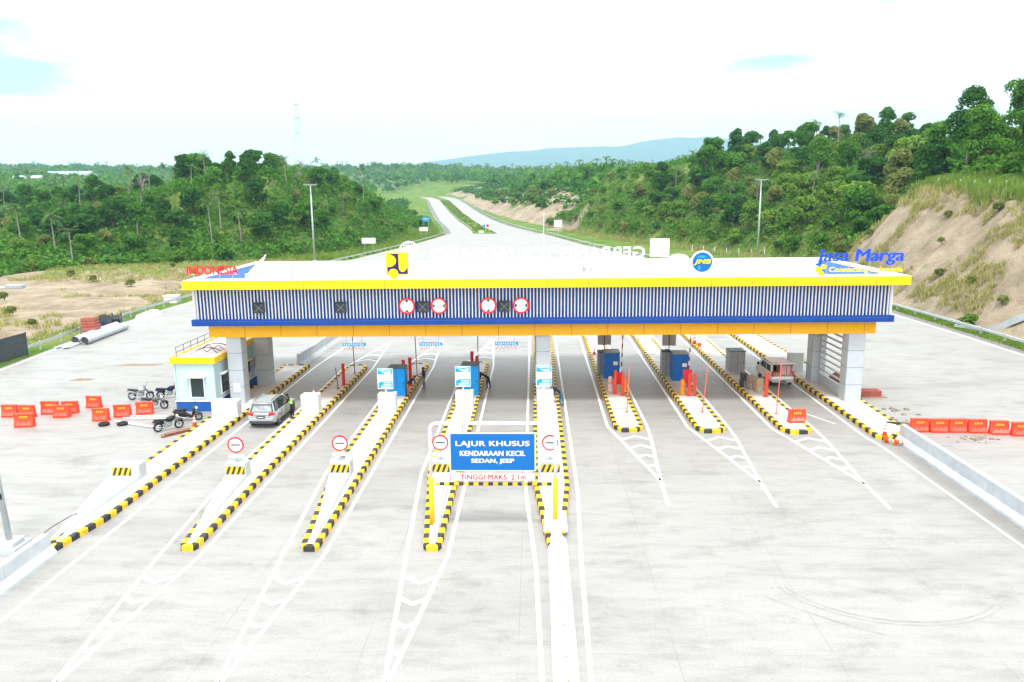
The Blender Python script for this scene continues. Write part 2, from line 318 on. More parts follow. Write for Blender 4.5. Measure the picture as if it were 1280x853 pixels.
def terrain(X, Y):
    X = np.asarray(X, float); Y = np.asarray(Y, float)
    sr, ar, lr = toe(X, Y, TR, 1); sl, al, ll = toe(X, Y, TL, -1)
    z = roadz(Y) - 0.07
    nr = fbm(X/26, Y/26, 3); nl = fbm(X/30, Y/30, 11)
    hr = ar*sst(sr/lr*0.5)*2*(sr < lr) + ar*(sr >= lr)
    hr = ar*np.clip(sr/lr, 0, 1)**0.85 + np.clip(sr-lr, 0, 30)*(0.08+0.08*np.clip((165-Y)/30, 0, 1)) + np.clip(sr, 0, 25)/25*nr*3.2
    rill = np.clip(sr/4, 0, 1)*np.clip((lr+3-sr)/4, 0, 1)*(Y < 138)
    hr = hr + rill*(np.abs(noise2(Y/1.7+sr*0.16, sr/14, 21))*2.3 + noise2(Y/5, sr/4, 22)*1.8 - 0.6)
    hl = al*sst(np.clip(sl/ll, 0, 1)*0.75+0.0)/0.84375 + np.clip(sl-ll, 0, 300)*0.02 + np.clip(sl, 0, 25)/25*nl*3.0
    hl = hl*(1-0.55*np.clip((-X-85)/55, 0, 1)*(Y < 420))
    hr = hr + 6*sst((X-66)/24)*sst((200-Y)/50) + 5*np.exp(-((X-62)/28)**2-((Y-280)/32)**2) + 8*np.exp(-((X-95)/30)**2-((Y-222)/34)**2) + 3.5*np.exp(-((X-74)/14)**2-((Y-175)/22)**2)
    z = z + np.where(sr > 0, hr, 0) + np.where(sl > 0, hl, 0)
    # rough ground outside the left guard rail and beside the road
    gap = np.clip((-X-52)/8, 0, 1)*(sl <= 0)*(Y < 178)*np.clip((178-Y)/20, 0, 1)
    z = z + gap*(0.25 + fbm(X/9, Y/9, 31)*0.9 + 0.8*sst((Y-105)/45))
    far = 20*sst((Y-880)/520) + 0.02*np.clip(Y-1400, 0, 3000)
    z = z + far + np.clip((np.hypot(X, Y)-700)/900, 0, 1)*fbm(X/210, Y/210, 41)*16
    z = z + np.clip((-X-250)/500, 0, 1)*np.clip((Y-330)/500, 0, 1)*9
    return z
def axis(lo, hi, fine0, fine1, step, grow=1.09):
    a = list(np.arange(fine0, fine1+0.01, step)); s = step
    while a[-1] < hi: s *= grow; a.append(a[-1]+s)
    s = step
    while a[0] > lo: s *= grow; a.insert(0, a[0]-s)
    return np.array(a)
xs = axis(-3500, 3500, -110, 100, 1.5); ys = axis(-70, 9800, 60, 335, 1.5, 1.05)
GX, GY = np.meshgrid(xs, ys); GZ = terrain(GX, GY)
# soil where the ground is bare: the cut slopes, the dirt field, the bluff ends
SR, AR, LR = toe(GX, GY, TR, 1); SL, AL, LL = toe(GX, GY, TL, -1)
soil = np.zeros(GX.shape)
n1 = fbm(GX/7, GY/7, 51); n2 = fbm(GX/22, GY/22, 52)
soil = np.maximum(soil, ((SR > -1) & (SR < LR+1.5) & (GY < 142))*np.clip(1.0+n1*0.7, 0, 1))
soil = np.maximum(soil, ((SR > -2) & (SR < LR*1.1) & (GY > 318) & (GY < 800))*np.clip(0.95+n2*1.6, 0, 1))
soil = np.maximum(soil, np.exp(-((GX-62)/6)**2-((GY-147)/9)**2)*(SR > 0)*0.9)
soil = np.maximum(soil, ((GX-14)**2/90+(GY-309)**2/140 < 1)*np.clip(0.9+n1, 0, 1))
soil = np.maximum(soil, ((SL < 2) & (GX < -53) & (GY < 150))*np.clip(1.15+n1*0.9-np.clip((GY-128)/18, 0, 1)*0.8, 0, 1))
soil = np.maximum(soil, ((SL > 1) & (SL < 16) & (GY > 280) & (GY < 420))*np.clip(n2*3.2+n1+0.1, 0, 1))
ny, nx = GX.shape
idx = np.arange(nx*ny).reshape(ny, nx)
F = np.stack([idx[:-1,:-1], idx[:-1,1:], idx[1:,1:], idx[1:,:-1]], -1).reshape(-1, 4)
me = bpy.data.meshes.new('terrain'); me.from_pydata(np.stack([GX,GY,GZ],-1).reshape(-1,3).tolist(), [], F.tolist())
me.polygons.foreach_set('use_smooth', [True]*len(F)); at = me.attributes.new('soil', 'FLOAT', 'POINT'); at.data.foreach_set('value', soil.ravel().astype(np.float32))
tm = bpy.data.materials.new('terrain_ground'); tm.use_nodes = True; t = tm.node_tree; b = t.nodes['Principled BSDF']; b.inputs['Roughness'].default_value = 0.95; b.inputs['Specular IOR Level'].default_value = 0.1
def nd(t, ty, **kw):
    n = t.nodes.new(ty)
    for k, v in kw.items(): setattr(n, k, v)
    return n
def noi(t, scale, detail=5, vec=None, stretch=None, rough=0.55):
    n = nd(t, 'ShaderNodeTexNoise'); n.inputs['Scale'].default_value = scale; n.inputs['Detail'].default_value = detail; n.inputs['Roughness'].default_value = rough
    c = nd(t, 'ShaderNodeTexCoord'); mp = nd(t, 'ShaderNodeMapping'); t.links.new(c.outputs['Object'], mp.inputs[0])
    if stretch: mp.inputs['Scale'].default_value = stretch
    t.links.new(mp.outputs[0], n.inputs['Vector']); return n.outputs[0]
def ramp(t, src, stops):
    r = nd(t, 'ShaderNodeValToRGB'); e = r.color_ramp.elements
    while len(e) < len(stops): e.new(0.5)
    for q, (p, c) in zip(e, stops): q.position = p; q.color = (*c, 1)
    t.links.new(src, r.inputs[0]); return r.outputs[0]
def mixc(t, f, a, b, mode='MIX'):
    m = nd(t, 'ShaderNodeMix', data_type='RGBA', blend_type=mode)
    for i, s in ((0, f), (6, a), (7, b)):
        if isinstance(s, (int, float)): m.inputs[i].default_value = s
        elif isinstance(s, tuple): m.inputs[i].default_value = (*s, 1)
        else: t.links.new(s, m.inputs[i])
    return m.outputs[2]
def mth(t, op, a, b=None, c=None):
    n = nd(t, 'ShaderNodeMath', operation=op)
    for i, s in enumerate((a, b, c)):
        if s is None: continue
        if isinstance(s, (int, float)): n.inputs[i].default_value = s
        else: t.links.new(s, n.inputs[i])
    return n.outputs[0]
grassc = ramp(t, noi(t, 0.12, 6), [(0.3, (0.05, 0.12, 0.015)), (0.5, (0.10, 0.18, 0.03)), (0.7, (0.22, 0.23, 0.07))])
soilc = ramp(t, noi(t, 0.5, 8, rough=0.68), [(0.28, (0.16, 0.125, 0.082)), (0.46, (0.29, 0.235, 0.165)), (0.7, (0.44, 0.37, 0.275))])
soilc = mixc(t, 0.55, soilc, ramp(t, noi(t, 0.16, 7, rough=0.7), [(0.38, (0.17, 0.14, 0.10)), (0.52, (0.33, 0.27, 0.195)), (0.68, (0.45, 0.38, 0.285))]))
sa = nd(t, 'ShaderNodeAttribute', attribute_name='soil')
fac = mth(t, 'ADD', sa.outputs['Fac'], mth(t, 'MULTIPLY', mth(t, 'SUBTRACT', noi(t, 0.35, 6), 0.5), 1.1))
fm = nd(t, 'ShaderNodeMapRange'); t.links.new(fac, fm.inputs[0]); fm.inputs[1].default_value = 0.40; fm.inputs[2].default_value = 0.62
t.links.new(mixc(t, fm.outputs[0], grassc, soilc), b.inputs['Base Color'])
bp = nd(t, 'ShaderNodeBump'); bp.inputs['Strength'].default_value = 0.9; bp.inputs['Distance'].default_value = 0.5; t.links.new(noi(t, 1.3, 8, rough=0.7), bp.inputs['Height']); t.links.new(bp.outputs[0], b.inputs['Normal'])
me.materials.append(tm); tag(obj('terrain', me), kind='structure')

# hazy ridges far away
def ridge(name, pts, dist, depth, seed, m):
    xs_ = np.linspace(pts[0][0], pts[-1][0], 200); hs = np.interp(xs_, [p[0] for p in pts], [p[1] for p in pts])
    rows = 14; vs = []; fs = []
    for j in range(rows):
        f = j/(rows-1)
        for i, x in enumerate(xs_):
            prof = math.sin(f*math.pi) ** 0.8 if 0 < f < 1 else 0
            vs.append((x, dist+depth*(f-0.5), 20 + (hs[i]-20)*prof*(1+0.10*float(fbm(np.array(x/480), np.array(f*6), seed)))))
    for j in range(rows-1):
        for i in range(199): fs.append((j*200+i, j*200+i+1, (j+1)*200+i+1, (j+1)*200+i))
    mb = MB(); mb.add(vs, fs); return tag(mb.build(name, m, smooth=True), kind='structure')
mm = mat('mountain_forest', (0.045, 0.08, 0.035), 0.9, 0.35, 0.005)
def RX(px, D): return (px-667)/960*D
ridge('mountains', [(RX(380,9000),41),(RX(455,9000),160),(RX(520,9000),345),(RX(600,9000),430),(RX(700,9000),517),(RX(770,9000),536),(RX(880,9000),623),(RX(930,9000),570),(RX(985,9000),478),(RX(1100,9000),557),(RX(1300,9000),504)], 9000, 2000, 5, mm)
ridge('mountain_ridge', [(RX(-220,8500),758),(RX(-60,8500),487),(RX(0,8500),345),(RX(30,8500),258),(RX(75,8500),168),(RX(110,8500),38)], 8500, 1500, 8, mm)

# ------------------------------------------------------------------ pavement and roads
PL = [(-47.5,-25),(-47.5,40),(-47.2,62),(-48.2,74),(-49.2,86),(-49.6,98),(-49.0,112),(-47,140),(-41.8,176),(-36,220),(-32.4,263),(-31.7,283)]
PR = [(45,-25),(45.2,60),(44.8,80),(44,97),(41,120),(33,150),(23,182),(14,220),(4.5,274),(3.0,283)]
cm = bpy.data.materials.new('concrete_pavement'); cm.use_nodes = True; t = cm.node_tree; b = t.nodes['Principled BSDF']; b.inputs['Roughness'].default_value = 0.55; b.inputs['Specular IOR Level'].default_value = 0.5
base = ramp(t, noi(t, 0.22, 7, stretch=(0.35, 1.0, 1.0), rough=0.62), [(0.27, (0.18, 0.178, 0.171)), (0.48, (0.29, 0.288, 0.279)), (0.70, (0.33, 0.328, 0.318))])
base = mixc(t, 0.5, base, ramp(t, noi(t, 1.5, 8, stretch=(0.25, 1.0, 1.0), rough=0.7), [(0.3, (0.165, 0.163, 0.157)), (0.5, (0.29, 0.288, 0.279)), (0.72, (0.335, 0.333, 0.323))]))
fine = ramp(t, noi(t, 11, 4), [(0.3, (0.88, 0.88, 0.88)), (0.6, (1, 1, 1))])
base = mixc(t, 1.0, base, fine, 'MULTIPLY')
base = mixc(t, 1.0, base, ramp(t, noi(t, 0.42, 9, stretch=(0.7, 1, 1), rough=0.72), [(0.30, (0.70, 0.69, 0.67)), (0.40, (0.90, 0.895, 0.885)), (0.47, (1, 1, 1))]), 'MULTIPLY')
base = mixc(t, 1.0, base, ramp(t, noi(t, 3.2, 9, rough=0.8), [(0.24, (0.62, 0.61, 0.60)), (0.33, (1, 1, 1))]), 'MULTIPLY')
c = nd(t, 'ShaderNodeTexCoord'); sp = nd(t, 'ShaderNodeSeparateXYZ'); t.links.new(c.outputs['Object'], sp.inputs[0])
def joint(sock, period, off, wd):
    f = mth(t, 'PINGPONG', mth(t, 'ADD', sock, off), period/2); return mth(t, 'LESS_THAN', f, wd)
jx = joint(sp.outputs[0], 5.2, 0.55, 0.022); jy = joint(sp.outputs[1], 6.0, 1.0, 0.018)
jm = mth(t, 'MULTIPLY', mth(t, 'MAXIMUM', jx, jy), mth(t, 'MULTIPLY', mth(t, 'SUBTRACT', noi(t, 0.25, 6), 0.32), 1.1))
base = mixc(t, jm, base, (0.13, 0.13, 0.125))
# dirt washed against the foot of the right barrier; under the canopy, oily stains with its shade painted in
gx = mth(t, 'POWER', 2.718, mth(t, 'MULTIPLY', mth(t, 'POWER', mth(t, 'DIVIDE', mth(t, 'SUBTRACT', sp.outputs[0], 21.35), 0.75), 2.0), -1.0))
gy = nd(t, 'ShaderNodeMapRange'); t.links.new(sp.outputs[1], gy.inputs[0]); gy.inputs[1].default_value = 46; gy.inputs[2].default_value = 42
dirt = mth(t, 'MULTIPLY', mth(t, 'MULTIPLY', gx, gy.outputs[0]), mth(t, 'MULTIPLY', noi(t, 0.8, 6), 1.25))
base = mixc(t, mth(t, 'MINIMUM', dirt, 0.8), base, (0.16, 0.15, 0.14))
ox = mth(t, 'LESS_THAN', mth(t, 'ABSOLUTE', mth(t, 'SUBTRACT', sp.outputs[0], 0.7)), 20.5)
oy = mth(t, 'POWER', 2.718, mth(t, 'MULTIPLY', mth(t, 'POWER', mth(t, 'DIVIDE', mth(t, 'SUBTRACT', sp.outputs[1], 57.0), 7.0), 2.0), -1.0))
oil_shade = mth(t, 'MULTIPLY', mth(t, 'MULTIPLY', ox, oy), mth(t, 'MULTIPLY', noi(t, 0.55, 7, stretch=(0.3, 1, 1), rough=0.7), 1.15))
base = mixc(t, mth(t, 'MINIMUM', oil_shade, 0.34), base, (0.17, 0.17, 0.168))
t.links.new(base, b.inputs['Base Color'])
bp = nd(t, 'ShaderNodeBump'); bp.inputs['Strength'].default_value = 0.12; bp.inputs['Distance'].default_value = 0.02; t.links.new(noi(t, 25, 4), bp.inputs['Height']); t.links.new(bp.outputs[0], b.inputs['Normal'])
mb = MB()
yy = sorted(set([p[1] for p in PL]+[p[1] for p in PR]+list(range(0, 284, 12))))
lx = np.interp(yy, [p[1] for p in PL], [p[0] for p in PL]); rx = np.interp(yy, [p[1] for p in PR], [p[0] for p in PR])
K = 8
vs = [(lx[i]+(rx[i]-lx[i])*k/K, y, float(roadz(y))) for i, y in enumerate(yy) for k in range(K+1)]
mb.add(vs, [(i*(K+1)+k, i*(K+1)+k+1, (i+1)*(K+1)+k+1, (i+1)*(K+1)+k) for i in range(len(yy)-1) for k in range(K)])
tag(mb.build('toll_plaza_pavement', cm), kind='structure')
RL = [(283,-27.2,5.0),(305,-29.6,5.1),(330,-33.6,5.2),(373,-41.5,5.2),(470,-56.5,5.2),(560,-70,5.2),(670,-87,5.2),(760,-111,5.2),(850,-141,5.2),(950,-187,5.2)]
RR = [(283,-5.0,8.0),(305,-9.4,7.2),(330,-14.6,6.4),(373,-23,5.4),(470,-38,5.2),(560,-51,5.2),(670,-68.5,5.2),(760,-92,5.2),(850,-122,5.2),(950,-168,5.2)]
def resample(P, n=70):
    P = np.array(P, float); y = np.linspace(P[0,0], P[-1,0], n)
    def sm(c):
        o = np.interp(y, P[:,0], P[:,c]);
        for _ in range(6): o[1:-1] = (o[:-2]+2*o[1:-1]+o[2:])/4
        return o
    return y, sm(1), sm(2)
def ribbon(name, P, m, dz=0.0, off=None):
    y, x, hw = resample(P); mb = MB(); vs = []
    for i in range(len(y)):
        d = np.array([x[min(i+1,len(y)-1)]-x[max(i-1,0)], y[min(i+1,len(y)-1)]-y[max(i-1,0)]]); d /= np.hypot(*d); nx_, ny_ = d[1], -d[0]
        a, b_ = (-hw[i], hw[i]) if off is None else off(hw[i])
        z = float(roadz(y[i])) + dz
        vs += [(x[i]+nx_*a, y[i]+ny_*a, z), (x[i]+nx_*b_, y[i]+ny_*b_, z)]
    mb.add(vs, [(2*i, 2*i+1, 2*i+3, 2*i+2) for i in range(len(y)-1)]); return mb.build(name, m)
tag(ribbon('carriageway', RL, cm, 0.0), kind='structure'); tag(ribbon('carriageway', RR, cm, 0.0), kind='structure')
asph = mat('shoulder_asphalt', (0.17, 0.17, 0.17), 0.9, 0.15, 0.8)
tag(ribbon('road_shoulder', RL, asph, 0.01, lambda h: (-h, -h+1.9)), kind='structure')
tag(ribbon('road_shoulder', RR, asph, 0.01, lambda h: (h-1.6, h)), kind='structure')
tag(ribbon('road_marking', RL, M['paint'], 0.014, lambda h: (h-0.6, h-0.4)), kind='structure')
tag(ribbon('road_marking', RR, M['paint'], 0.014, lambda h: (-h+0.4, -h+0.6)), kind='structure')
# dark gutter along the pavement's right edge
mb = MB(); q = [p for p in PR if p[1] > 20]
mb.add([(x+dx, y, 0.012) for x, y in q for dx in (0.0, 1.0)], [(2*i, 2*i+1, 2*i+3, 2*i+2) for i in range(len(q)-1)]); tag(mb.build('road_gutter', asph), kind='structure')

# painted lines
def line(mb, pts, wd=0.16, z=0.008):
    P = [Vector((p[0], p[1], 0)) for p in pts]; vs = []
    for i, p in enumerate(P):
        d1 = (P[min(i+1,len(P)-1)]-P[i]); d0 = (P[i]-P[max(i-1,0)]); d = (d1.normalized() if d1.length else Vector()) + (d0.normalized() if d0.length else Vector()); d.normalize()
        n = Vector((d.y, -d.x, 0))*wd/2; vs += [(p.x-n.x, p.y-n.y, z), (p.x+n.x, p.y+n.y, z)]
    mb.add(vs, [(2*i, 2*i+1, 2*i+3, 2*i+2) for i in range(len(P)-1)])
def chevrons(mb, L0, R0, L1, R1, n, down):     # V bars between two converging edges
    for i in range(n):
        f = (i+0.55)/(n+0.9); a = Vector(L0).lerp(Vector(L1), f); c_ = Vector(R0).lerp(Vector(R1), f); wdt = (c_-a).length
        m_ = (a+c_)/2; m_.y += (-0.55 if down else 0.55)*wdt*0.7
        line(mb, [a, m_, c_], 0.26, 0.012)
# toll islands: x left, x right of each, near end and far end
ENT = [dict(L=-22.05,R=-19.75,n=30.2,f=65.5), dict(L=-16.3,R=-14.5,n=30.2,f=65.0), dict(L=-11.05,R=-9.25,n=30.2,f=65.5), dict(L=-5.8,R=-4.0,n=30.3,f=66)]
EXI = [dict(L=5.1,R=6.95,n=46.8,f=84), dict(L=10.25,R=12.15,n=46.6,f=84), dict(L=15.55,R=17.5,n=46.4,f=84)]
mk = MB()
apex = {1:(-15.05,20.8), 2:(-9.9,20.8), 3:(-4.65,20.8)}
for i, e in enumerate(ENT):
    L, R_, n_, f_ = e['L'], e['R'], e['n'], e['f']
    if i == 0:
        line(mk, [(-19.25,15),(-19.2,30),(-19.3,66),(-18.6,78)]); continue
    ax_ = apex[i]
    if i > 0: line(mk, [ax_, (R_-1.35,n_-1.2), (L-0.35,39.5), (L-0.35,f_), (L+0.3,f_+4),(R_-0.2,f_+13)])
    line(mk, [ax_, (R_+0.35,n_-0.3), (R_+0.42,f_), (R_+0.1,f_+6),(R_-0.2,f_+13)])
    chevrons(mk, (R_-1.35,n_-1.2,0), (R_+0.35,n_-1.2,0), (ax_[0],ax_[1],0), (ax_[0],ax_[1],0), 4, True)
    chevrons(mk, (L+0.0,f_+1.5,0), (R_+0.3,f_+1.5,0), (R_-0.2,f_+13,0), (R_-0.2,f_+13,0), 4, False)
    line(mk, [ax_, (ax_[0]-0.05, 8)], 0.2)
line(mk, [(0.30,8),(0.25,20),(0.05,29),(-0.45,37),(-0.45,84)]); line(mk, [(1.66,8),(1.72,20),(1.9,29),(2.2,37),(2.2,84)])
for i, e in enumerate(EXI):
    L, R_, n_ = e['L'], e['R'], e['n']
    ap = (L+1.55, n_-8.3); end = (L+1.4, n_-11.5)
    line(mk, [(L-0.35,90),(L-0.35,n_+1.2),(L+0.1,n_-1.0),ap,end], 0.18); line(mk, [(R_+0.35,84),(R_+0.35,n_+1),(R_+0.25,n_-1.2),ap], 0.18)
    chevrons(mk, (L+0.1,n_-0.6,0), (R_+0.25,n_-0.6,0), (ap[0],ap[1],0), (ap[0],ap[1],0), 4, False)
line(mk, [(20.35,90),(20.35,46),(20.6,44),(20.9,20)], 0.14); line(mk, [(18.2,51.5),(19.6,48.6)], 0.1)
line(mk, [(x+0.5,y) for x,y in PL if y > 20], 0.2); line(mk, [(x-0.5,y) for x,y in PR if y > 20], 0.2)
tag(mk.build('road_marking', M['paint']), kind='structure')
# old tyre marks
tmk = mat('tyre_mark', (0.27, 0.27, 0.265), 0.9, 0.15, 1.5); mb = MB()
for r_ in (3.7, 3.95): line(mb, [(13.6+r_*1.1*math.sin(a), 28.2-r_*0.85*math.cos(a)) for a in np.linspace(-1.35, 0.9, 22)], 0.09, 0.005)
line(mb, [(8.6+a*2.6, 26.8-a*2.6+a*a*0.5) for a in np.linspace(0, 1.3, 12)], 0.10, 0.005)
tag(mb.build('tyre_mark', tmk), kind='structure')
# ------------------------------------------------------------------ toll gantry
GA = R(0.9); GO = Vector((0.6, 53.0, 0))
def GP(x, y, z): return GO + Matrix.Rotation(GA, 3, 'Z') @ Vector((x-0.6, y, z))     # y measured from the lower beam's front
gan = thing('toll_gantry', 'long toll plaza canopy with yellow fascia over blue and white slats on grey columns', 'toll gantry', GO, GA)
X0, X1 = -0.6, -0.6      # local x = plan x - 0.6
def lx_(x): return x - 0.6
def joints(mb, x0, x1, step, y, z0, z1, m=1):
    x = x0+step
    while x < x1-0.2: mb.box(x-0.012, x+0.012, y-0.004, y, z0, z1, m); x += step
mb = MB(); mb.box(lx_(-22.9), lx_(23.8), 0, 9.6, 5.1, 6.04); joints(mb, lx_(-22.9), lx_(23.8), 2.55, 0, 5.11, 6.03); mb.build('lower_beam', [mat('yellow_beam_shaded', (0.84, 0.42, 0.008), 0.5, 0.04), M['rust']], gan)  # darker, more orange yellow paints in the shade of the overhang above
mb = MB(); mb.box(lx_(-23.7), lx_(24.6), -0.85, 12.4, 6.05, 6.5); joints(mb, lx_(-23.7), lx_(24.6), 4.8, -0.85, 6.06, 6.49); mb.box(lx_(-23.6), lx_(24.5), -0.854, -0.85, 6.35, 6.365, 2); mb.build('lower_band', [M['blue'], M['lnavy'], M['inner']], gan)
mb = MB(); mb.box(lx_(-23.4), lx_(24.3), -0.45, -0.3, 6.5, 8.66); mb.box(lx_(-23.4), lx_(24.3), 11.95, 12.1, 6.5, 8.66)
mb.box(lx_(-23.4), lx_(-23.25), -0.3, 11.95, 6.5, 8.66); mb.box(lx_(24.15), lx_(24.3), -0.3, 11.95, 6.5, 8.66); mb.build('backing_panel', mat('backing_blue', (0.006, 0.075, 0.33), 0.45, 0.08), gan)
mb = MB(); n = 205
for i in range(n):
    x = lx_(-23.55) + (48.0)*i/(n-1); mb.box(x-0.038, x+0.038, -0.60, -0.50, 6.5, 8.65)
for i in range(52):
    y = -0.5 + 12.4*i/51
    for xx in (lx_(-23.62), lx_(24.35)): mb.box(xx, xx+0.18, y-0.05, y+0.05, 6.5, 8.65)
mb.build('louvre_slats', M['louvre'], gan)
mb = MB(); a, b_, c0, c1 = lx_(-23.85), lx_(25.2), -1.5, 13.2
for (xa, xb, ya, yb) in ((a, b_, c0, -0.3), (a, b_, 11.95, c1), (a, lx_(-23.25), -0.3, 11.95), (lx_(24.15), b_, -0.3, 11.95)): mb.box(xa, xb, ya, yb, 8.662, 9.26)
joints(mb, a, b_, 2.75, c0, 8.67, 9.25); mb.build('top_fascia', [M['yellow'], M['rust']], gan)
mb = MB()
for (xa, xb, ya, yb) in ((a+0.06, b_-0.06, c0+0.06, -0.26), (a+0.06, b_-0.06, 11.91, c1-0.12), (a+0.06, lx_(-23.2), -0.26, 11.91), (lx_(24.1), b_-0.06, -0.26, 11.91)): mb.box(xa, xb, ya, yb, 9.262, 9.29)
mb.build('coping', M['white'], gan)
for xa in (lx_(-23.247), lx_(24.10)): mb = MB(); mb.box(xa, xa+0.045, -0.29, 11.9, 8.0, 9.2); mb.build('parapet_lining', M['inner'], gan)
mb = MB(); mb.box(lx_(-23.19), lx_(24.09), 11.90, 11.946, 8.0, 9.24)
x = lx_(-23.0)
while x < lx_(24.0): mb.box(x-0.05, x+0.05, 11.86, 11.90, 8.0, 9.24); x += 0.27
mb.build('parapet_cladding', M['louvre'], gan)
mb = MB(); mb.box(lx_(-23.24), lx_(24.14), -0.295, 11.94, 7.9, 8.01); mb.build('roof_deck', M['roofw'], gan)
def column(x0, x1, y0, y1):
    mb = MB(); mb.bbox(lx_(x0), lx_(x1), y0, y1, 0.18, 5.1, 0.03)
    for z in (1.42, 2.66, 3.9): mb.box(lx_(x0)-0.003, lx_(x1)+0.003, y0-0.003, y1+0.003, z-0.012, z+0.012, 1)
    mb.box(lx_((x0+x1)/2)-0.01, lx_((x0+x1)/2)+0.01, y1, y1+0.003, 0.2, 5.0, 1)
    mb.build('column', [M['colp'], M['joint']], gan)
for c in ((-21.85,-20.8,0.25,1.35), (-21.75,-20.7,5.6,6.8), (0.15,1.15,0.25,1.35), (0.15,1.15,5.6,6.8), (22.0,23.15,0.0,1.1), (21.7,22.75,5.6,6.8)): column(*c)
mb = MB()        # steel screen between the two columns at the exit side
mb.box(lx_(22.25), lx_(22.37), 1.1, 1.3, 0.25, 5.05); mb.box(lx_(22.25), lx_(22.37), 5.4, 5.6, 0.25, 5.05); mb.box(lx_(22.22), lx_(22.40), 1.3, 5.4, 0.25, 1.0)
for i in range(9): z = 1.35 + i*0.45; mb.box(lx_(22.24), lx_(22.38), 1.3, 5.4, z-0.05, z+0.05)
mb.build('side_screen', M['colp'], gan)
mb = MB(); pass
mb = None
for yy3 in (0.15, 5.5): mb = MB(); mb.box(lx_(0.05), lx_(1.25), yy3, yy3+1.35, 0.18, 0.30); mb.build('column_plinth', M['conc'], gan)
mb = MB(); mb.tube([(lx_(0.9), 7.5, 8.0), (lx_(0.9), 7.5, 13.4)], [0.06, 0.03], 6); mb.box(lx_(0.9)-0.2, lx_(0.9)+0.2, 7.3, 7.7, 8.0, 8.1); tag(mb.build('lightning_rod', M['steel'], gan))

# signs standing on the roof
def roof_text(name, label, body, x0, x1, y, z0, z1, material, face=1, posts=6, **kw):
    g = thing(name, label, 'sign', GP((x0+x1)/2, y, 9.29), GA + (0 if face == 1 else math.pi))
    me_ = text_mesh('lettering', body, x1-x0, z1-z0, 0.14 if material == M['white'] else 0.05, material, **kw)
    if material == M['white']:
        me_.materials.append(M['edge'])
    for q in word_meshes(me_):
        if material == M['white']:
            q.materials.append(M['edge'])
            for p in q.polygons: p.material_index = 0 if abs(p.normal.y) > 0.5 else 1  # grey sides paint in the shadowed edges that outline the letters
        obj('lettering', q, g, (0, 0, (z0+z1)/2-9.29))
    for i in range(posts):
        px = -(x1-x0)/2 + (x1-x0)*(i+0.5)/posts
        mb = MB(); mb.box(px-0.02, px+0.02, 0.0, 0.05, 0.0, z0-9.29+0.25); mb.box(px-0.07, px+0.07, -0.05, 0.09, 0, 0.02); mb.build('support_post', M['grey'], g)
    if face == 1 and material == M['mblue']: return g
    mb = MB(); mb.box(-(x1-x0)/2, (x1-x0)/2, 0.005, 0.03, (z0-9.29)+0.02, (z0-9.29)+0.05); mb.build('mounting_rail', material if face == 0 else M['white'], g)
    return g
roof_text('roof_lettering', 'white capital lettering standing along the front edge of the canopy roof', 'GERBANG TOL MANADO', -8.0, 9.9, -1.2, 9.52, 10.36, M['white'], offset=0.012, posts=18)
roof_text('roof_lettering', 'white reversed lettering standing along the rear edge of the canopy roof', 'GERBANG TOL MANADO', -8.6, 9.7, 12.95, 9.4, 10.35, M['white'], face=-1, offset=0.012, posts=18)
roof_text('red_roof_lettering', 'red serif capital lettering at the corner of the canopy roof above the booth', 'INDONESIA', -23.8, -20.25, -0.6, 9.6, 10.22, M['lred'], offset=0.015, posts=4)
g = roof_text('blue_roof_lettering', 'bold slanted blue lettering with yellow line at the exit end of the canopy roof', 'Jasa Marga', 18.95, 24.75, -1.1, 9.98, 11.05, M['mblue'], bold=0.035, shear=0.10, posts=4)
o = obj('tagline', text_mesh('tagline', 'Connecting Indonesia', 4.9, 0.42, 0.06, M['gold'], bold=0.012), g, (0.42, -0.05, 0.36))
mb = MB()
for (x, z, r_) in ((-2.75, 0.40, 0.21), (-2.40, 0.60, 0.16), (-2.52, 0.12, 0.18)): disc(mb, (x, z), r_, -0.08, 0.02, 8)
mb.build('logo_dots', M['gold'], g)
# square emblem
g = thing('square_emblem_sign', 'square yellow and navy emblem board on two short posts on the canopy roof', 'sign', GP(-9.25, -1.15, 9.29), GA)
mb = MB(); mb.box(-0.76, 0.76, 0, 0.10, 0.25, 1.77); mb.build('emblem_board', M['gold'], g)
mb = MB()
mb.prism([(-0.42,1.70),(0.10,1.70),(0.10,0.72),(0.16,0.56),(0.28,0.47),(0.42,0.47),(0.56,0.56),(0.64,0.72),(0.70,0.72),(0.70,0.32),(-0.68,0.32),(-0.68,0.80),(-0.5,0.80),(-0.3,0.86),(-0.15,0.98),(-0.07,1.14),(-0.07,1.32),(-0.15,1.47),(-0.3,1.58),(-0.42,1.62)], -0.012, 0.0, 0, 'y')
mb.build('emblem_mark', M['lnavy'], g)
mb = MB(); disc(mb, (-0.28, 0.34), 0.34, -0.02, -0.0125, 24); mb.build('emblem_disc', M['gold'], g)
for px in (-0.25, 0.35): mb = MB(); mb.box(px-0.03, px+0.03, 0.02, 0.08, 0, 0.25); mb.build('support_post', M['grey'], g)
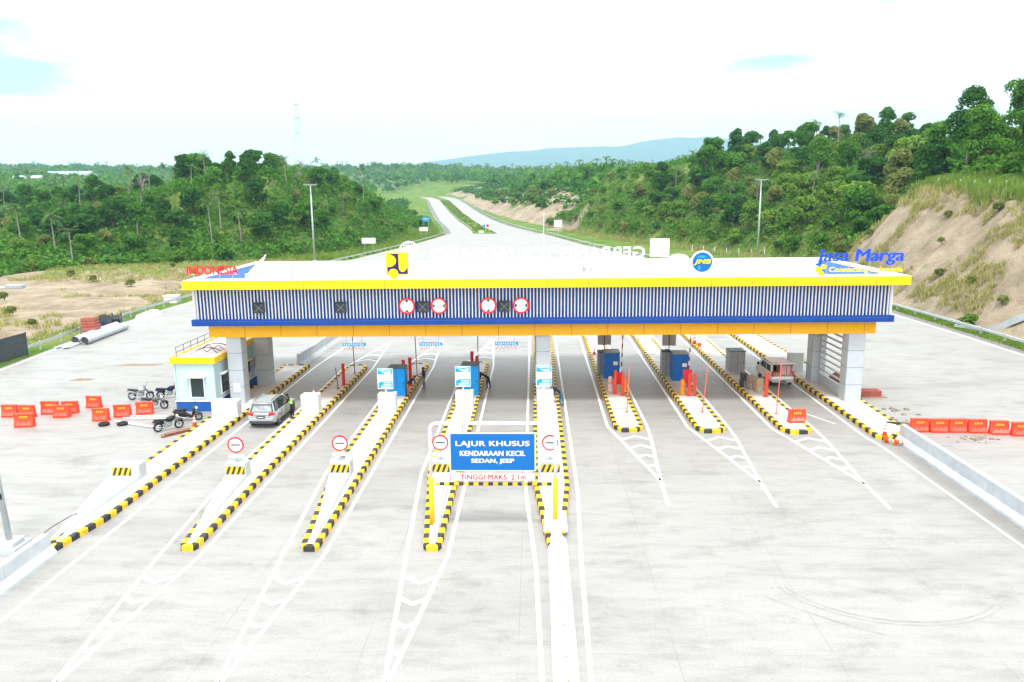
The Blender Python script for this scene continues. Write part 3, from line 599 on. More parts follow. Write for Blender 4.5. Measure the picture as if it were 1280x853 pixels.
# round emblem
g = thing('round_emblem_sign', 'round blue emblem board with yellow letters on the canopy roof', 'sign', GP(11.3, -1.15, 9.29), GA)
mb = MB(); disc(mb, (0, 0.97), 0.77, 0, 0.10, 36); mb.build('emblem_rim', M['white'], g)
mb = MB(); disc(mb, (0, 0.97), 0.66, -0.012, -0.002, 36); mb.build('emblem_disc', M['sign'], g)
mb = MB(); mb.prism([(-0.45,1.30),(-0.1,1.44),(0.3,1.38),(0.02,1.22),(-0.2,1.28)], -0.02, -0.0125, 0, 'y'); mb.prism([(-0.30,0.72),(-0.12,0.74),(-0.12,0.42),(-0.28,0.50)], -0.02, -0.0125, 0, 'y'); mb.build('emblem_swoosh', M['cyan'], g)
obj('emblem_letters', text_mesh('emblem_letters', 'JMB', 1.15, 0.40, 0.02, M['gold'], shear=0.25, offset=0.02), g, (0, -0.02, 0.97))
for px in (-0.22, 0.3): mb = MB(); mb.box(px-0.03, px+0.03, 0.02, 0.08, 0, 0.3); mb.build('support_post', M['grey'], g)
# rear boards seen from behind
g = thing('emblem_back_board', 'plain white back of a three panel board on the rear canopy edge', 'sign', GP(10.95, 13.0, 9.29), GA)
for k in range(3): mb = MB(); mb.box(-0.82+k*0.55, -0.29+k*0.55, 0, 0.08, 0.18, 1.7); mb.build('board_panel', M['white'], g)
for px in (-0.5, 0.5): mb = MB(); mb.box(px-0.03, px+0.03, 0.082, 0.13, 0, 1.3); mb.build('support_post', M['grey'], g)
g = thing('round_sign_frame', 'pale round lattice frame seen from behind on the rear canopy edge', 'sign', GP(-10.5, 13.0, 9.29), GA)
mb = MB(); ring(mb, (0, 0.85), 0.74, 0.82, 0, 0.08)
for k in range(-3, 4):
    h_ = math.sqrt(max(0, 0.76**2-(k*0.22)**2)); mb.box(k*0.22-0.02, k*0.22+0.02, 0.02, 0.06, 0.85-h_, 0.85+h_); mb.box(-h_, h_, 0.0, 0.02, 0.85+k*0.22-0.02, 0.85+k*0.22+0.02)
mb.build('lattice_frame', M['white'], g)
for px in (-0.25, 0.25): mb = MB(); mb.box(px-0.03, px+0.03, 0.09, 0.14, 0, 0.5); mb.build('support_post', M['grey'], g)
g = thing('half_round_board', 'white half round board low on the rear canopy edge beside the panel board', 'sign', GP(12.55, 12.7, 9.29), GA)
mb = MB(); mb.prism([(0.85*math.cos(math.pi*i/16), 0.42*math.sin(math.pi*i/16)) for i in range(17)], 0, 0.08, 0, 'y'); mb.build('board_panel', M['white'], g); mb = MB(); mb.box(-0.6, 0.6, 0.085, 0.13, 0, 0.15); mb.build('mounting_rail', M['grey'], g)
# white fan of blades beside the red lettering and a white housing behind it
g = thing('wing_emblem', 'white fan of slanted blades beside the red roof lettering', 'sign', GP(-19.75, 1.2, 8.02), GA)
for k in range(7):
    mb = MB(); x = -0.75 + k*0.13; mb.prism([(x, 1.15+k*0.05), (x+0.10, 1.15+k*0.05), (x+0.55+k*0.05, 1.75+k*0.17), (x+0.47+k*0.05, 1.77+k*0.17)], -0.03, 0.03, 0, 'y'); mb.build('blade', M['white'], g)
mb = MB(); mb.box(-0.75, 0.25, 0.031, 0.08, 0, 1.45); mb.build('support_post', M['white'], g)
g = thing('roof_housing', 'white louvred plant housing on the canopy roof near the red lettering', 'housing', GP(-18.1, 3.5, 8.02), GA)
mb = MB(); mb.box(-1.15, 1.15, 0, 2.2, 0, 1.75)
for k in range(11): mb.box(-1.1+k*0.21, -1.0+k*0.21, -0.05, 0, 0.1, 1.65, 0)
mb.box(0.30, 0.36, -0.06, -0.05, 0.0, 1.7, 1); mb.build('housing_walls', [M['louvre'], M['grey']], g)
mb = MB(); mb.box(-1.25, 1.25, -0.1, 2.3, 1.75, 1.82); mb.build('housing_lid', M['white'], g)

# lane signals and round signs on the slats
for i, x in enumerate((-18.95, -13.3, -7.65, -2.05)):
    g = thing('lane_signal', ['dark square lane signal on the slats nearest the booth end, alone', 'dark square lane signal on the slats, second from the booth end, alone', 'dark square lane signal between the first pair of round signs', 'dark square lane signal between the second pair of round signs'][i], 'lane signal', GP(x, -0.73, 7.3), GA, 'lane signals on the canopy front')
    mb = MB(); mb.box(-0.37, 0.37, -0.16, 0, -0.36, 0.36); mb.build('signal_housing', M['signblk'], g)
    mb = MB()
    for s in (-1, 1): mb.prism([(-0.27*s-0.025, -0.27), (-0.27*s+0.03, -0.27), (0.27*s+0.025, 0.27), (0.27*s-0.03, 0.27)], -0.17-0.004*s, -0.161-0.004*s, 0, 'y')
    mb.build('cross_mark', M['signgrey'], g)
    mb = MB(); mb.box(-0.41, 0.41, -0.24, -0.0, 0.362, 0.39); mb.build('hood', M['signblk'], g)
for i, (x, vert) in enumerate(((-8.75, True), (-6.55, False), (-3.15, True), (-0.9, False))):
    lab = ['round height limit sign left of the first paired lane signal', 'round width limit sign right of the first paired lane signal', 'round height limit sign left of the second paired lane signal', 'round width limit sign right of the second paired lane signal'][i]
    g = thing('round_traffic_sign', lab, 'traffic sign', GP(x, -0.73, 7.36), GA, 'round signs on the canopy front')
    mb = MB(); disc(mb, (0, 0), 0.48, -0.05, 0, 32); mb.build('sign_plate', M['white'], g)
    mb = MB(); ring(mb, (0, 0), 0.46, 0.57, -0.07, 0.0); mb.build('red_rim', M['red'], g)
    mb = MB(); o_ = 0.44
    for s in (-1, 1):
        tri = [(-0.15, s*o_*0.97), (0.15, s*o_*0.97), (0, s*0.24)]
        if not vert: tri = [(q, p) for p, q in tri]
        mb.prism(tri, -0.062, -0.051, 0, 'y')
    mb.build('limit_arrows', M['dark'], g)
    mb = MB()
    for q in (-0.12, -0.03, 0.06): mb.box(q, q+0.06, -0.056, -0.0505, -0.05, 0.05)
    mb.build('sign_figures', mat('figure_grey', (0.45, 0.45, 0.46), 0.6, 0.05), g)
# overhead boards hanging under the beam with their red danglers
for i, x in enumerate((-12.75, -7.3, -1.95)):
    g = thing('hanging_lane_board', ['blue lettered board with red danglers hanging over the lane by the parked car', 'blue lettered board with red danglers hanging over the lane beside the standing person', 'blue lettered board with red danglers hanging over the lane just before the middle column'][i], 'hanging sign', GP(x, 0.3, 5.1), GA, 'boards hanging under the canopy')
    mb = MB(); mb.box(-0.82, 0.82, -0.02, 0.02, -0.74, -0.5); mb.build('board_panel', M['cyan'], g)
    mb = MB()
    for k in range(9): mb.box(-0.74+k*0.165, -0.66+k*0.165, -0.024, -0.0205, -0.70 if k % 3 else -0.66, -0.54, 0)
    mb.build('lettering', M['white'], g)
    for s in (-0.55, 0.55): mb = MB(); mb.tube([(s, 0, 0), (s, 0, -0.5)], 0.012, 5); mb.build('hanger', M['grey'], g)
    for k in range(6):
        s = -1 if k < 3 else 1; xx = -0.66 + k*0.26; mb = MB(); mb.tube([(xx-s*0.10, 0, -0.80 if s > 0 else -0.80), (xx+s*0.10, 0, -1.02)], 0.018, 5); mb.build('dangler', M['red'], g)

# ------------------------------------------------------------------ islands
def offset_in(P, d):
    n = len(P); out_ = []
    for i in range(n):
        p, a, b2 = Vector(P[i]), Vector(P[i-1]), Vector(P[(i+1) % n])
        d0, d1 = (p-a).normalized(), (b2-p).normalized(); n0, n1 = Vector((-d0.y, d0.x)), Vector((-d1.y, d1.x)); bis = (n0+n1); bis.normalize()
        out_.append(p + bis*(d/max(0.35, bis.dot(n0))))
    return out_
def island(label, P, block=0.5):
    c = sum((Vector(p) for p in P), Vector((0, 0)))/len(P); P = [Vector(p)-c for p in P]      # counter-clockwise
    g = thing('toll_island', label, 'traffic island', (c.x, c.y, 0), 0, 'kerbed islands between the toll lanes')
    Q = []
    for i in range(len(P)):
        a, b2 = P[i], P[(i+1) % len(P)]; n = max(1, round((b2-a).length/block)); Q += [a.lerp(b2, k/n) for k in range(n)]
    I1 = offset_in(Q, 0.035); I2 = offset_in(Q, 0.24); n = len(Q); mb = MB()
    for i in range(n):
        j = (i+1) % n; z = 0.225; hgt = 0.26
        a, b2, a1, b1, a2, b22 = Q[i], Q[j], I1[i], I1[j], I2[i], I2[j]
        mb.add([(a.x,a.y,0),(b2.x,b2.y,0),(b2.x,b2.y,z),(a.x,a.y,z),(a1.x,a1.y,hgt),(b1.x,b1.y,hgt),(a2.x,a2.y,hgt),(b22.x,b22.y,hgt),(a2.x,a2.y,0.1),(b22.x,b22.y,0.1)],
               [(0,1,2,3),(3,2,5,4),(4,5,7,6),(6,7,9,8)], i % 2)
    mb.build('kerb', [M['kyel'], M['kblk']], g)
    mb = MB(); poly = [(p.x, p.y) for p in offset_in(P, 0.22)]; mb.prism(poly, 0.0, 0.215); mb.build('deck', M['deckc'], g)
    return g
names = ['wide toll island carrying the booth building and crash wedge, outermost on the entry side', 'toll island beside the silver car with crash wedge and white block', 'toll island with crash wedge ahead of the first blue cabinet', 'toll island with crash wedge under the height bar\'s yellow leg and second blue cabinet']
for i, e in enumerate(ENT):
    L, R_, n_, f_ = e['L'], e['R'], e['n'], e['f']
    if i == 0: P = [(R_,f_),(L,f_),(L,39),(-21.15,30.6),(-20.55,30.0),(-20.0,33.5)]
    else: P = [(R_,f_),(R_-0.5,f_+0.5),(L+0.5,f_+0.5),(L,f_),(L,39.8),(R_-0.78,n_+0.25),(R_-0.62,n_),(R_-0.12,n_),(R_,n_+0.3)]
    island(names[i], P)
island('long middle toll island with the canopy\'s middle columns and crash wedge', [(1.8,84),(-0.05,84),(-0.05,37.5),(0.55,30.6),(1.25,30.6),(1.8,37.5)])
nm = ['toll island with deep blue cabinet, nearest the middle columns on the exit side', 'toll island with deep blue cabinet and leaning red rod, middle of the exit side', 'toll island with grey cabinet and cartons beside the parked van']
for i, e in enumerate(EXI):
    L, R_, n_, f_ = e['L'], e['R'], e['n'], e['f']
    island(nm[i], [(R_,f_),(L,f_),(L,n_+0.7),(L+0.4,n_),(R_-0.45,n_),(R_,n_+0.6)])
island('wide toll island under the steel side screen, outermost on the exit side', [(23.7,66),(23.2,84),(20.6,84),(20.85,66),(20.85,45.6),(21.4,45.0),(23.3,46.5)])

# crash wedges with their signs, and the white blocks with info boards
def wedge_bm(w_, zt, yb0, yb1, nose, xn):
    mb = MB(); h2 = w_/2; zb = 0.21
    mb.add([(-h2,yb0,zb),(h2,yb0,zb),(h2,yb1,zb),(-h2,yb1,zb),(-h2+0.04,yb0+0.05,zt),(h2-0.04,yb0+0.05,zt),(h2-0.02,yb1-0.02,zt),(-h2+0.02,yb1-0.02,zt)], [(3,2,1,0),(4,5,6,7),(0,1,5,4),(1,2,6,5),(2,3,7,6),(3,0,4,7)])
    mb.add([(-h2,yb0,zb),(h2,yb0,zb),(-h2+0.03,yb0+0.01,0.40),(h2-0.03,yb0+0.01,0.40),(xn-0.10,nose,zb),(xn+0.10,nose,zb),(xn-0.07,nose,0.30),(xn+0.07,nose,0.30)], [(2,3,7,6),(0,2,6,4),(1,5,7,3),(4,6,7,5)])
    return mb
def chev_bm(w_, z0, z1, y):
    mb = MB(); mb.box(-w_/2, w_/2, y-0.012, y, z0, z1, 0); n = 7; s = w_/n
    for k in range(0, n, 2):
        xa = -w_/2 + k*s; d = 0.16
        p = [(xa-0.0+d*0, z0), (xa+s*0.95, z0), (min(w_/2, xa+s*0.95+d), z1), (min(w_/2, xa+d), z1)]
        mb.prism([(max(-w_/2, min(w_/2, a)), b2) for a, b2 in p], y-0.016, y-0.0125, 1, 'y')
    return mb
WED = [(-21.75,0.65,38.0,'booth'), (-15.85,0.85,38.2,''), (-10.35,0.7,38.5,''), (-5.0,0.65,38.6,''), (0.83,0.06,38.6,'')]
wl = ['white crash wedge with chevron plate and no round sign on it', 'white crash wedge with chevron plate on the island beside the silver car', 'white crash wedge with chevron plate ahead of the first blue cabinet', 'white crash wedge with chevron plate behind the height bar\'s yellow leg', 'white crash wedge with chevron plate on the middle island']
sl_ = ['', 'round red ringed sign with black bar on the wedge beside the silver car', 'round red ringed sign with black bar on the wedge ahead of the first blue cabinet', 'round white sign with red ring and black bar half hidden by the big blue board', 'round white sign with red ring and black bar on the middle island\'s wedge']
for i, (x, xn, y, _s) in enumerate(WED):
    wd = 1.75 if i == 0 else 1.16
    g = thing('crash_wedge', wl[i], 'crash barrier', (x, y, 0), 0, 'crash wedges at the noses of the entry islands')
    wedge_bm(wd, 1.0, 0, 0.75, -7.2, xn).build('concrete_body', mat('wedge_white', (0.43, 0.47, 0.51), 0.7, 0.08, 1.5), g)
    o = chev_bm(1.0, 0.44, 0.86, 0.012).build('chevron_plate', [M['kyel'], M['kblk']], g)
    if i == 0: o.location.x = -0.1
    if i == 0: continue
    s = thing('lane_restriction_sign', sl_[i], 'traffic sign', (x, y+0.35, 1.002), 0, 'round signs on the crash wedges')
    mb = MB(); mb.tube([(0, 0.03, 0), (0, 0.03, 1.1)], 0.03, 8); mb.box(-0.12, 0.12, -0.09, 0.15, 0, 0.02); mb.build('sign_post', M['grey'], s)
    mb = MB(); disc(mb, (0, 0.95), 0.37, -0.03, -0.005); mb.build('sign_plate', M['white'], s)
    mb = MB(); ring(mb, (0, 0.95), 0.36, 0.435, -0.04, 0.0); mb.build('red_rim', M['red'], s)
    mb = MB(); mb.box(-0.24, 0.24, -0.04, -0.0305, 0.92, 0.985); mb.build('black_bar', M['blackp'], s)
    mb = MB(); mb.box(-0.14, 0.14, -0.036, -0.0305, 1.06, 1.085); mb.box(-0.07, 0.07, -0.036, -0.0305, 0.82, 0.84); mb.build('small_marking', M['grey'], s)
    mb = MB(); mb.box(-0.42, 0.42, -0.02, 0.0, 0.22, 0.40); mb.build('supplementary_plate', M['white'], s)
    mb = MB(); mb.box(-0.40, 0.40, -0.024, -0.0205, 0.24, 0.255); mb.box(-0.40, 0.40, -0.024, -0.0205, 0.365, 0.38); mb.box(-0.3, 0.3, -0.024, -0.0205, 0.30, 0.325); mb.build('plate_marking', M['grey'], s)
BLK = [(-20.85,49.3,1.75,1.35), (-15.45,50.6,1.2,1.42), (-10.1,50.5,1.2,1.52), (-4.8,50.8,1.2,1.6), (0.75,50.6,1.1,1.66)]
bl = ['wide low white concrete block at the booth building\'s corner', 'white concrete block beside the attendant in the yellow vest', 'white concrete block with info board before the first blue cabinet', 'white concrete block with info board before the second blue cabinet', 'white concrete block with info board before the middle column']
il = ['', '', 'blue and white info board overlapping the first blue cabinet', 'blue and white info board overlapping the second blue cabinet', 'blue and white info board in front of the middle column']
for i, (x, y, wd, h_) in enumerate(BLK):
    mb = MB(); mb.bbox(-wd/2, wd/2, 0, 0.8, 0.215, h_, 0.025); g = thing('concrete_block', bl[i], 'block', (x, y, 0), 0, 'white blocks on the entry islands'); mb.build('block_body', M['wall_white'], g)
    mb = MB(); mb.bbox(-wd/2-0.04, wd/2+0.04, -0.04, 0.84, 0.212, 0.30, 0.02); mb.build('block_plinth', M['conc'], g)
    if i < 2: continue
    s = thing('info_board', il[i], 'notice board', (x-0.1, y+0.4, h_), 0, 'info boards on the white blocks')
    mb = MB(); mb.tube([(0, 0.03, 0), (0, 0.03, 0.5)], 0.035, 8); mb.box(-0.14, 0.14, -0.1, 0.16, 0, 0.02); mb.build('board_post', M['white'], s)
    mb = MB(); mb.box(-0.53, 0.53, -0.03, 0.0, 0.28, 1.72); mb.build('board_panel', M['white'], s)
    mb = MB(); mb.box(-0.5, 0.5, -0.036, -0.0305, 1.30, 1.69); mb.prism([(-0.48,0.34),(0.5,0.34),(0.5,0.82),(-0.25,0.82),(-0.48,0.72)], -0.036, -0.0305, 0, 'y'); mb.build('blue_field', M['cyan'], s)
    mb = MB(); mb.prism([(-0.40,1.56),(0.10,1.62),(0.42,1.55),(0.42,1.60),(0.08,1.66),(-0.40,1.62)], -0.042, -0.0365, 0, 'y'); mb.box(-0.22, 0.40, -0.042, -0.0365, 1.44, 1.50); mb.box(-0.05, 0.40, -0.042, -0.0365, 1.35, 1.40)
    for z in (0.72, 0.60, 0.49, 0.39): mb.box(-0.12 if z > 0.5 else -0.3, 0.42, -0.042, -0.0365, z-0.022, z+0.022)
    mb.build('white_lines', M['white'], s)
    mb = MB(); mb.box(-0.25, 0.3, -0.034, -0.0305, 1.06, 1.10); mb.build('grey_text', M['grey'], s)

# blue cabinets of the entry lanes
def cabinet(name, label, x0, x1, y0, y1, z1, m, grp, extra):
    c = ((x0+x1)/2, y0, 0.215); g = thing(name, label, 'cabinet', c, 0, grp); h2 = (x1-x0)/2; d = y1-y0; h_ = z1-0.215
    mb = MB(); mb.bbox(-h2, h2, 0, d, 0.08, h_, 0.02); mb.build('cabinet_body', m, g)
    mb = MB(); mb.box(-h2+0.03, h2-0.03, 0.03, d-0.03, 0, 0.08); mb.build('cabinet_plinth', M['conc'], g)
    mb = MB(); mb.box(-h2-0.02, h2+0.02, -0.03, d+0.02, h_, h_+0.05); mb.build('cabinet_top', M['grey'] if extra else M['dark'], g)
    mb = MB(); mb.box(-0.012, 0.012, -0.006, -0.001, 0.1, h_-0.02); mb.box(h2*0.75, h2*0.82, -0.03, -0.001, h_*0.45, h_*0.55); mb.build('door_seam', M['dark'], g)
    if extra: mb = MB(); mb.box(h2*0.15, h2*0.75, -0.02, -0.001, h_*0.55, h_*0.68); mb.build('label_plate', M['white'], g)
    return g
cabinet('toll_cabinet', 'bright blue toll cabinet under the first hanging board lane, beside red posts', -10.75, -9.5, 54.6, 55.9, 2.35, M['cab'], 'blue cabinets on the entry islands', False)
cabinet('toll_cabinet', 'bright blue toll cabinet with the bent over person beside it', -5.35, -4.1, 54.8, 56.2, 2.5, M['cab'], 'blue cabinets on the entry islands', False)
cabinet('toll_cabinet', 'deep blue exit cabinet behind the tall red post pair nearest the middle', 5.6, 6.8, 59.8, 61.2, 2.4, M['cabd'], 'deep blue cabinets on the exit islands', True)
cabinet('toll_cabinet', 'deep blue exit cabinet beside the amber barrel and grey cabinet', 10.9, 12.1, 59.0, 60.4, 2.45, M['cabd'], 'deep blue cabinets on the exit islands', True)
cabinet('equipment_cabinet', 'small grey cabinet tucked behind the deep blue cabinet nearest the middle', 5.2, 5.7, 61.4, 62.4, 2.1, M['grey'], 'grey cabinets on the exit islands', False)
cabinet('equipment_cabinet', 'grey cabinet with dark hoses behind the deep blue cabinet of the next island', 10.35, 11.05, 61.0, 62.0, 2.2, M['grey'], 'grey cabinets on the exit islands', False)
cabinet('equipment_cabinet', 'large grey cabinet standing alone beside the cartons and van', 16.05, 17.3, 62.0, 63.4, 2.0, M['grey'], 'grey cabinets on the exit islands', False)
for i, (x, y) in enumerate(((5.85, 63.0), (11.15, 62.6))):
    g = thing('board_on_pole', ['grey back of a square board above the cabinet nearest the middle', 'grey back of a square board on a pole above the next deep blue cabinet'][i], 'sign', (x, y, 0.215), 0, 'grey backed boards on the exit islands')
    mb = MB(); mb.tube([(0, -0.04, 0), (0, -0.04, 3.5)], 0.035, 8); mb.box(-0.15, 0.15, -0.17, 0.11, 0, 0.02); mb.build('board_post', M['dark'], g)
    mb = MB(); mb.box(-0.56, 0.56, 0, 0.04, 2.2, 3.45); mb.build('board_panel', mat('board_back', (0.42, 0.41, 0.41), 0.6, 0.1), g)
# red posts, rods and barrels
def post(label, x, y, z1, r_=0.11, m=None, cap=False, grp='red guard posts on the toll islands', name='guard_post'):
    g = thing(name, label, 'post', (x, y, 0.215), 0, grp)
    mb = MB(); mb.cyl((0,0,0), r_, z1-0.215, 14); mb.build('post_shaft', m or M['redp'], g)
    mb = MB(); mb.box(-r_-0.05, r_+0.05, -r_-0.05, r_+0.05, 0, 0.03); mb.build('base_plate', M['redp'] if m is None else m, g)
    if cap: mb = MB(); mb.cyl((0,0,z1-0.215), r_*1.05, 0.12, 14); mb.build('post_cap', M['grey'], g)
orp = mat('post_orange_red', (0.80, 0.06, 0.03), 0.5, 0.08)
post('stout red post on the island beside the attendant and cone', -14.95, 58.2, 1.95, 0.12)
post('red post behind the first blue cabinet, nearer the cabinet of the two', -10.15, 57.9, 2.3, 0.13)
post('red post behind the first blue cabinet, nearer the standing person', -9.65, 58.0, 2.45, 0.13)
post('red post behind the second blue cabinet, taller of the two', -5.0, 60.3, 2.45, 0.13)
post('red post behind the second blue cabinet, shorter of the two', -4.55, 59.6, 2.25, 0.13)
post('orange red post before the deep blue cabinet nearest the middle, taller of its pair', 6.0, 55.4, 2.0, 0.11, orp); post('orange red post before the deep blue cabinet nearest the middle, shorter of its pair', 6.5, 55.0, 1.85, 0.12, orp)
post('orange red post before the next deep blue cabinet, beside the amber barrel', 11.35, 54.9, 1.9, 0.12, orp); post('orange red post before the next deep blue cabinet, on its island\'s lane edge', 11.75, 54.9, 1.85, 0.11, orp)
post('orange red post between the cartons and the van', 16.85, 54.6, 2.0, 0.13, orp)
def barrel(label, x, y, m, h_=1.15):
    g = thing('traffic_barrel', label, 'barrel', (x, y, 0.215), 0, 'traffic barrels on the exit islands')
    mb = MB(); mb.tube([(0,0,0),(0,0,0.12),(0,0,0.14),(0,0,h_*0.9),(0,0,h_)], [0.24,0.24,0.2,0.17,0.11], 16); mb.build('barrel_body', m, g, True)
    mb = MB(); mb.cyl((0,0,h_*0.55), 0.192, 0.12, 16); mb.build('reflective_band', M['pinkor'], g)
barrel('amber traffic barrel leaning behind the red post pair nearest the middle', 6.72, 55.9, M['amber']); barrel('pale pink traffic barrel beside the deep blue cabinet nearest the middle', 5.72, 56.2, mat('barrel_pale', (0.75, 0.50, 0.47), 0.5, 0.1)); barrel('amber traffic barrel before the next deep blue cabinet', 10.95, 55.3, M['amber'])
g = thing('red_screen', 'bright red panel fixed between the exit posts nearest the middle', 'panel', (6.25, 55.7, 0.215)); mb = MB(); mb.box(-0.25, 0.45, 0, 0.05, 0.65, 1.55); mb.build('panel_sheet', M['redp'], g); mb = MB(); mb.box(-0.2, -0.14, 0.051, 0.09, 0, 1.5); mb.box(0.34, 0.4, 0.051, 0.09, 0, 1.5); mb.build('panel_leg', M['darkred'], g)
g = thing('red_screen', 'bright red panel fixed between the posts beside the amber barrel', 'panel', (11.5, 55.8, 0.215)); mb = MB(); mb.box(-0.45, 0.2, 0, 0.05, 0.75, 1.75); mb.build('panel_sheet', mat('panel_crimson', (0.68, 0.02, 0.06), 0.5, 0.06), g); mb = MB(); mb.box(-0.4, -0.34, 0.051, 0.09, 0, 1.5); mb.box(0.1, 0.16, 0.051, 0.09, 0, 1.5); mb.build('panel_leg', M['darkred'], g)
def rod(label, x, y, top, base_z, dx, m, bands, r_=0.035, box=False, grp='upright barrier poles'):
    g = thing('boom_pole', label, 'barrier pole', (x, y, base_z), 0, grp)
    n = 12; H_ = top-base_z
    mb = MB()
    for k in range(n): mb.tube([(dx*k/n, 0, H_*k/n), (dx*(k+1)/n, 0, H_*(k+1)/n)], r_, 8, (k % 2) if bands else 0, True)
    mb.build('pole_shaft', [m, M['white'] if bands else m], g)
    mb = MB(); mb.box(-0.1, 0.1, -0.1, 0.1, 0, 0.05); mb.build('pole_base', m, g)
rod('thin dark red pole with grey tip beside the stout red post', -15.1, 57.0, 1.9, 0.215, -0.12, M['darkred'], False)
rod('dark red upright pole reaching the canopy at the far end of the car\'s island', -15.0, 62.2, 4.9, 0.215, -0.1, M['darkred'], False); rod('dark red upright pole reaching the canopy behind the first blue cabinet', -9.65, 61.4, 4.9, 0.215, -0.1, M['darkred'], False); rod('dark red upright pole reaching the canopy behind the second blue cabinet', -4.6, 61.5, 4.9, 0.215, 0, M['darkred'], False)
rod('white and dark banded upright arm beside the deep blue cabinet nearest the middle', 6.75, 58.4, 4.5, 0.215, 0.1, M['darkred'], True, 0.05); rod('white and dark banded upright arm beside the next deep blue cabinet', 11.75, 57.5, 4.3, 0.215, 0.12, M['darkred'], True, 0.05)
lr = mat('rod_orange', (0.85, 0.13, 0.09), 0.5, 0.06)
rod('slim orange rod at the tip of the exit island nearest the middle', 6.3, 50.6, 3.6, 0.215, 0.12, lr, False, 0.03); rod('slim orange rod at the tip of the middle exit island', 11.4, 50.6, 3.5, 0.215, 0.25, lr, False, 0.03); rod('slim orange rod standing behind the plastic barrier by the van', 16.25, 50.2, 4.0, 0.215, 0.15, lr, False, 0.03)
# cartons
for i, (x, y, a, b2, h_, lab, m) in enumerate(((16.75, 56.2, 0.55, 0.5, 1.0, 'tall pale carton stack closest to the orange red post', M['card']), (16.3, 56.9, 0.45, 0.5, 1.05, 'brown carton stack in the middle of the heap by the van', M['wood']), (15.98, 57.6, 0.4, 0.5, 1.1, 'dark bundled sack stack nearest the grey cabinet', M['dark']))):
    g = thing('carton_stack', lab, 'cartons', (x, y, 0.215), R(12), 'goods stacked beside the van')
    mb = MB(); mb.bbox(-a/2, a/2, -b2/2, b2/2, 0, h_*0.48, 0.02); mb.build('carton', m, g); mb = MB(); mb.bbox(-a/2+0.04, a/2+0.01, -b2/2, b2/2-0.03, h_*0.48+0.003, h_, 0.03); mb.build('carton', m, g)
    mb = MB(); mb.box(-0.03, 0.03, -b2/2-0.004, -b2/2-0.001, 0.02, h_*0.46); mb.build('tape', M['conc'], g)

# height bar with its boards
g = thing('height_limit_portal', 'white bent tube height bar with yellow legs and a blue lane board', 'height bar', (-1.85, 32.5, 0.2))
xa, xb = -2.78, 2.78
def arc(cx2, cz2, r_, a0, a1): return [(cx2+r_*math.cos(a), 0, cz2+r_*math.sin(a)) for a in np.linspace(a0, a1, 7)]
mb = MB(); mb.tube([(xa,0,2.25)] + arc(xa+0.3, 4.5, 0.3, math.pi, math.pi/2) + arc(xb-0.3, 4.5, 0.3, math.pi/2, 0) + [(xb,0,2.25)], 0.075, 12); mb.build('tube_frame', M['white'], g, True)
for x, zb in ((xa, 0.015), (xb, 0.32)):
    mb = MB(); mb.tube([(x,0,zb),(x,0,2.26)], 0.115, 14); mb.build('leg', M['yellow'], g, True); mb = MB(); mb.box(x-0.2, x+0.2, -0.2, 0.2, zb-0.012, zb+0.02); mb.build('base_plate', M['steel'], g)
mb = MB(); mb.bbox(-1.92, 1.92, -0.14, -0.10, 2.62, 4.42, 0.015); mb.build('board_rim', M['white'], g)
mb = MB(); mb.box(-1.86, 1.86, -0.148, -0.141, 2.68, 4.36); o = mb.build('blue_board', M['sign'], g)
for body, z, wd, h_ in (('LAJUR KHUSUS', 3.88, 3.25, 0.30), ('KENDARAAN KECIL', 3.46, 2.88, 0.23), ('SEDAN, JEEP', 3.09, 1.88, 0.245)):
    for q in word_meshes(text_mesh('lettering', body, wd, h_, 0.012, M['white'], bold=0.014, spacing=1.06)): obj('lettering', q, g, (0, -0.152, z))
mb = MB(); mb.box(-1.9, 1.9, -0.12, -0.09, 2.16, 2.54); mb.build('height_plate', M['white'], g)
mb = MB(); 
for q in ((-1.9,1.9,2.16,2.18),(-1.9,1.9,2.52,2.54),(-1.9,-1.88,2.18,2.52),(1.88,1.9,2.18,2.52)): mb.box(q[0], q[1], -0.124, -0.1205, q[2], q[3])
mb.build('plate_border', M['red'], g)
for q in word_meshes(text_mesh('lettering', 'TINGGI MAKS. 2.1m', 2.9, 0.24, 0.01, M['red'], spacing=1.05, bold=0.005)): obj('lettering', q, g, (0, -0.125, 2.35))
mb = MB(); n = 24
for k in range(n): mb.tube([(-2.62+5.24*k/n, 0, 1.98), (-2.62+5.24*(k+1)/n, 0, 1.98)], 0.075, 10, k % 2)
mb.build('striped_bar', [M['kyel'], M['kblk']], g)
for x in (-1.3, 1.3): mb = MB(); mb.box(x-0.03, x+0.03, -0.098, -0.05, 2.0, 4.75); mb.build('bracket', M['grey'], g)

# concrete barriers
def jersey(name, label, x, y0, y1, side=0, h_=0.95, m=None, grp='concrete barriers beside the lanes'):
    g = thing(name, label, 'barrier', (x, (y0+y1)/2, 0), 0, grp); y = y0; k = 0
    prof = [(-0.42,0),(-0.40,0.12),(-0.19,0.42),(-0.13,h_),(0.13,h_),(0.19,0.42),(0.40,0.12),(0.42,0)]
    while y < y1-0.1:
        ye = min(y+3.0, y1); c = (y0+y1)/2; mb = MB(); mb.prism([(a, z) for a, z in prof], y-c+0.008, ye-c-0.008, 0, 'y'); mb.build('barrier_segment', m or M['conc'], g)
        mb = MB()
        for yy2 in (y+0.6, ye-0.6): mb.cyl((0, yy2-c, h_-0.02), 0.035, 0.035, 8)
        mb.build('lifting_eye', M['rust'], g); y = ye
jersey('concrete_barrier', 'concrete barrier running from the tip of the wide entry island', -20.75, 12, 29.9)
jersey('concrete_barrier', 'concrete barrier running from the tip of the wide exit island past fallen cones', 22.25, 12, 45.2, h_=1.05)
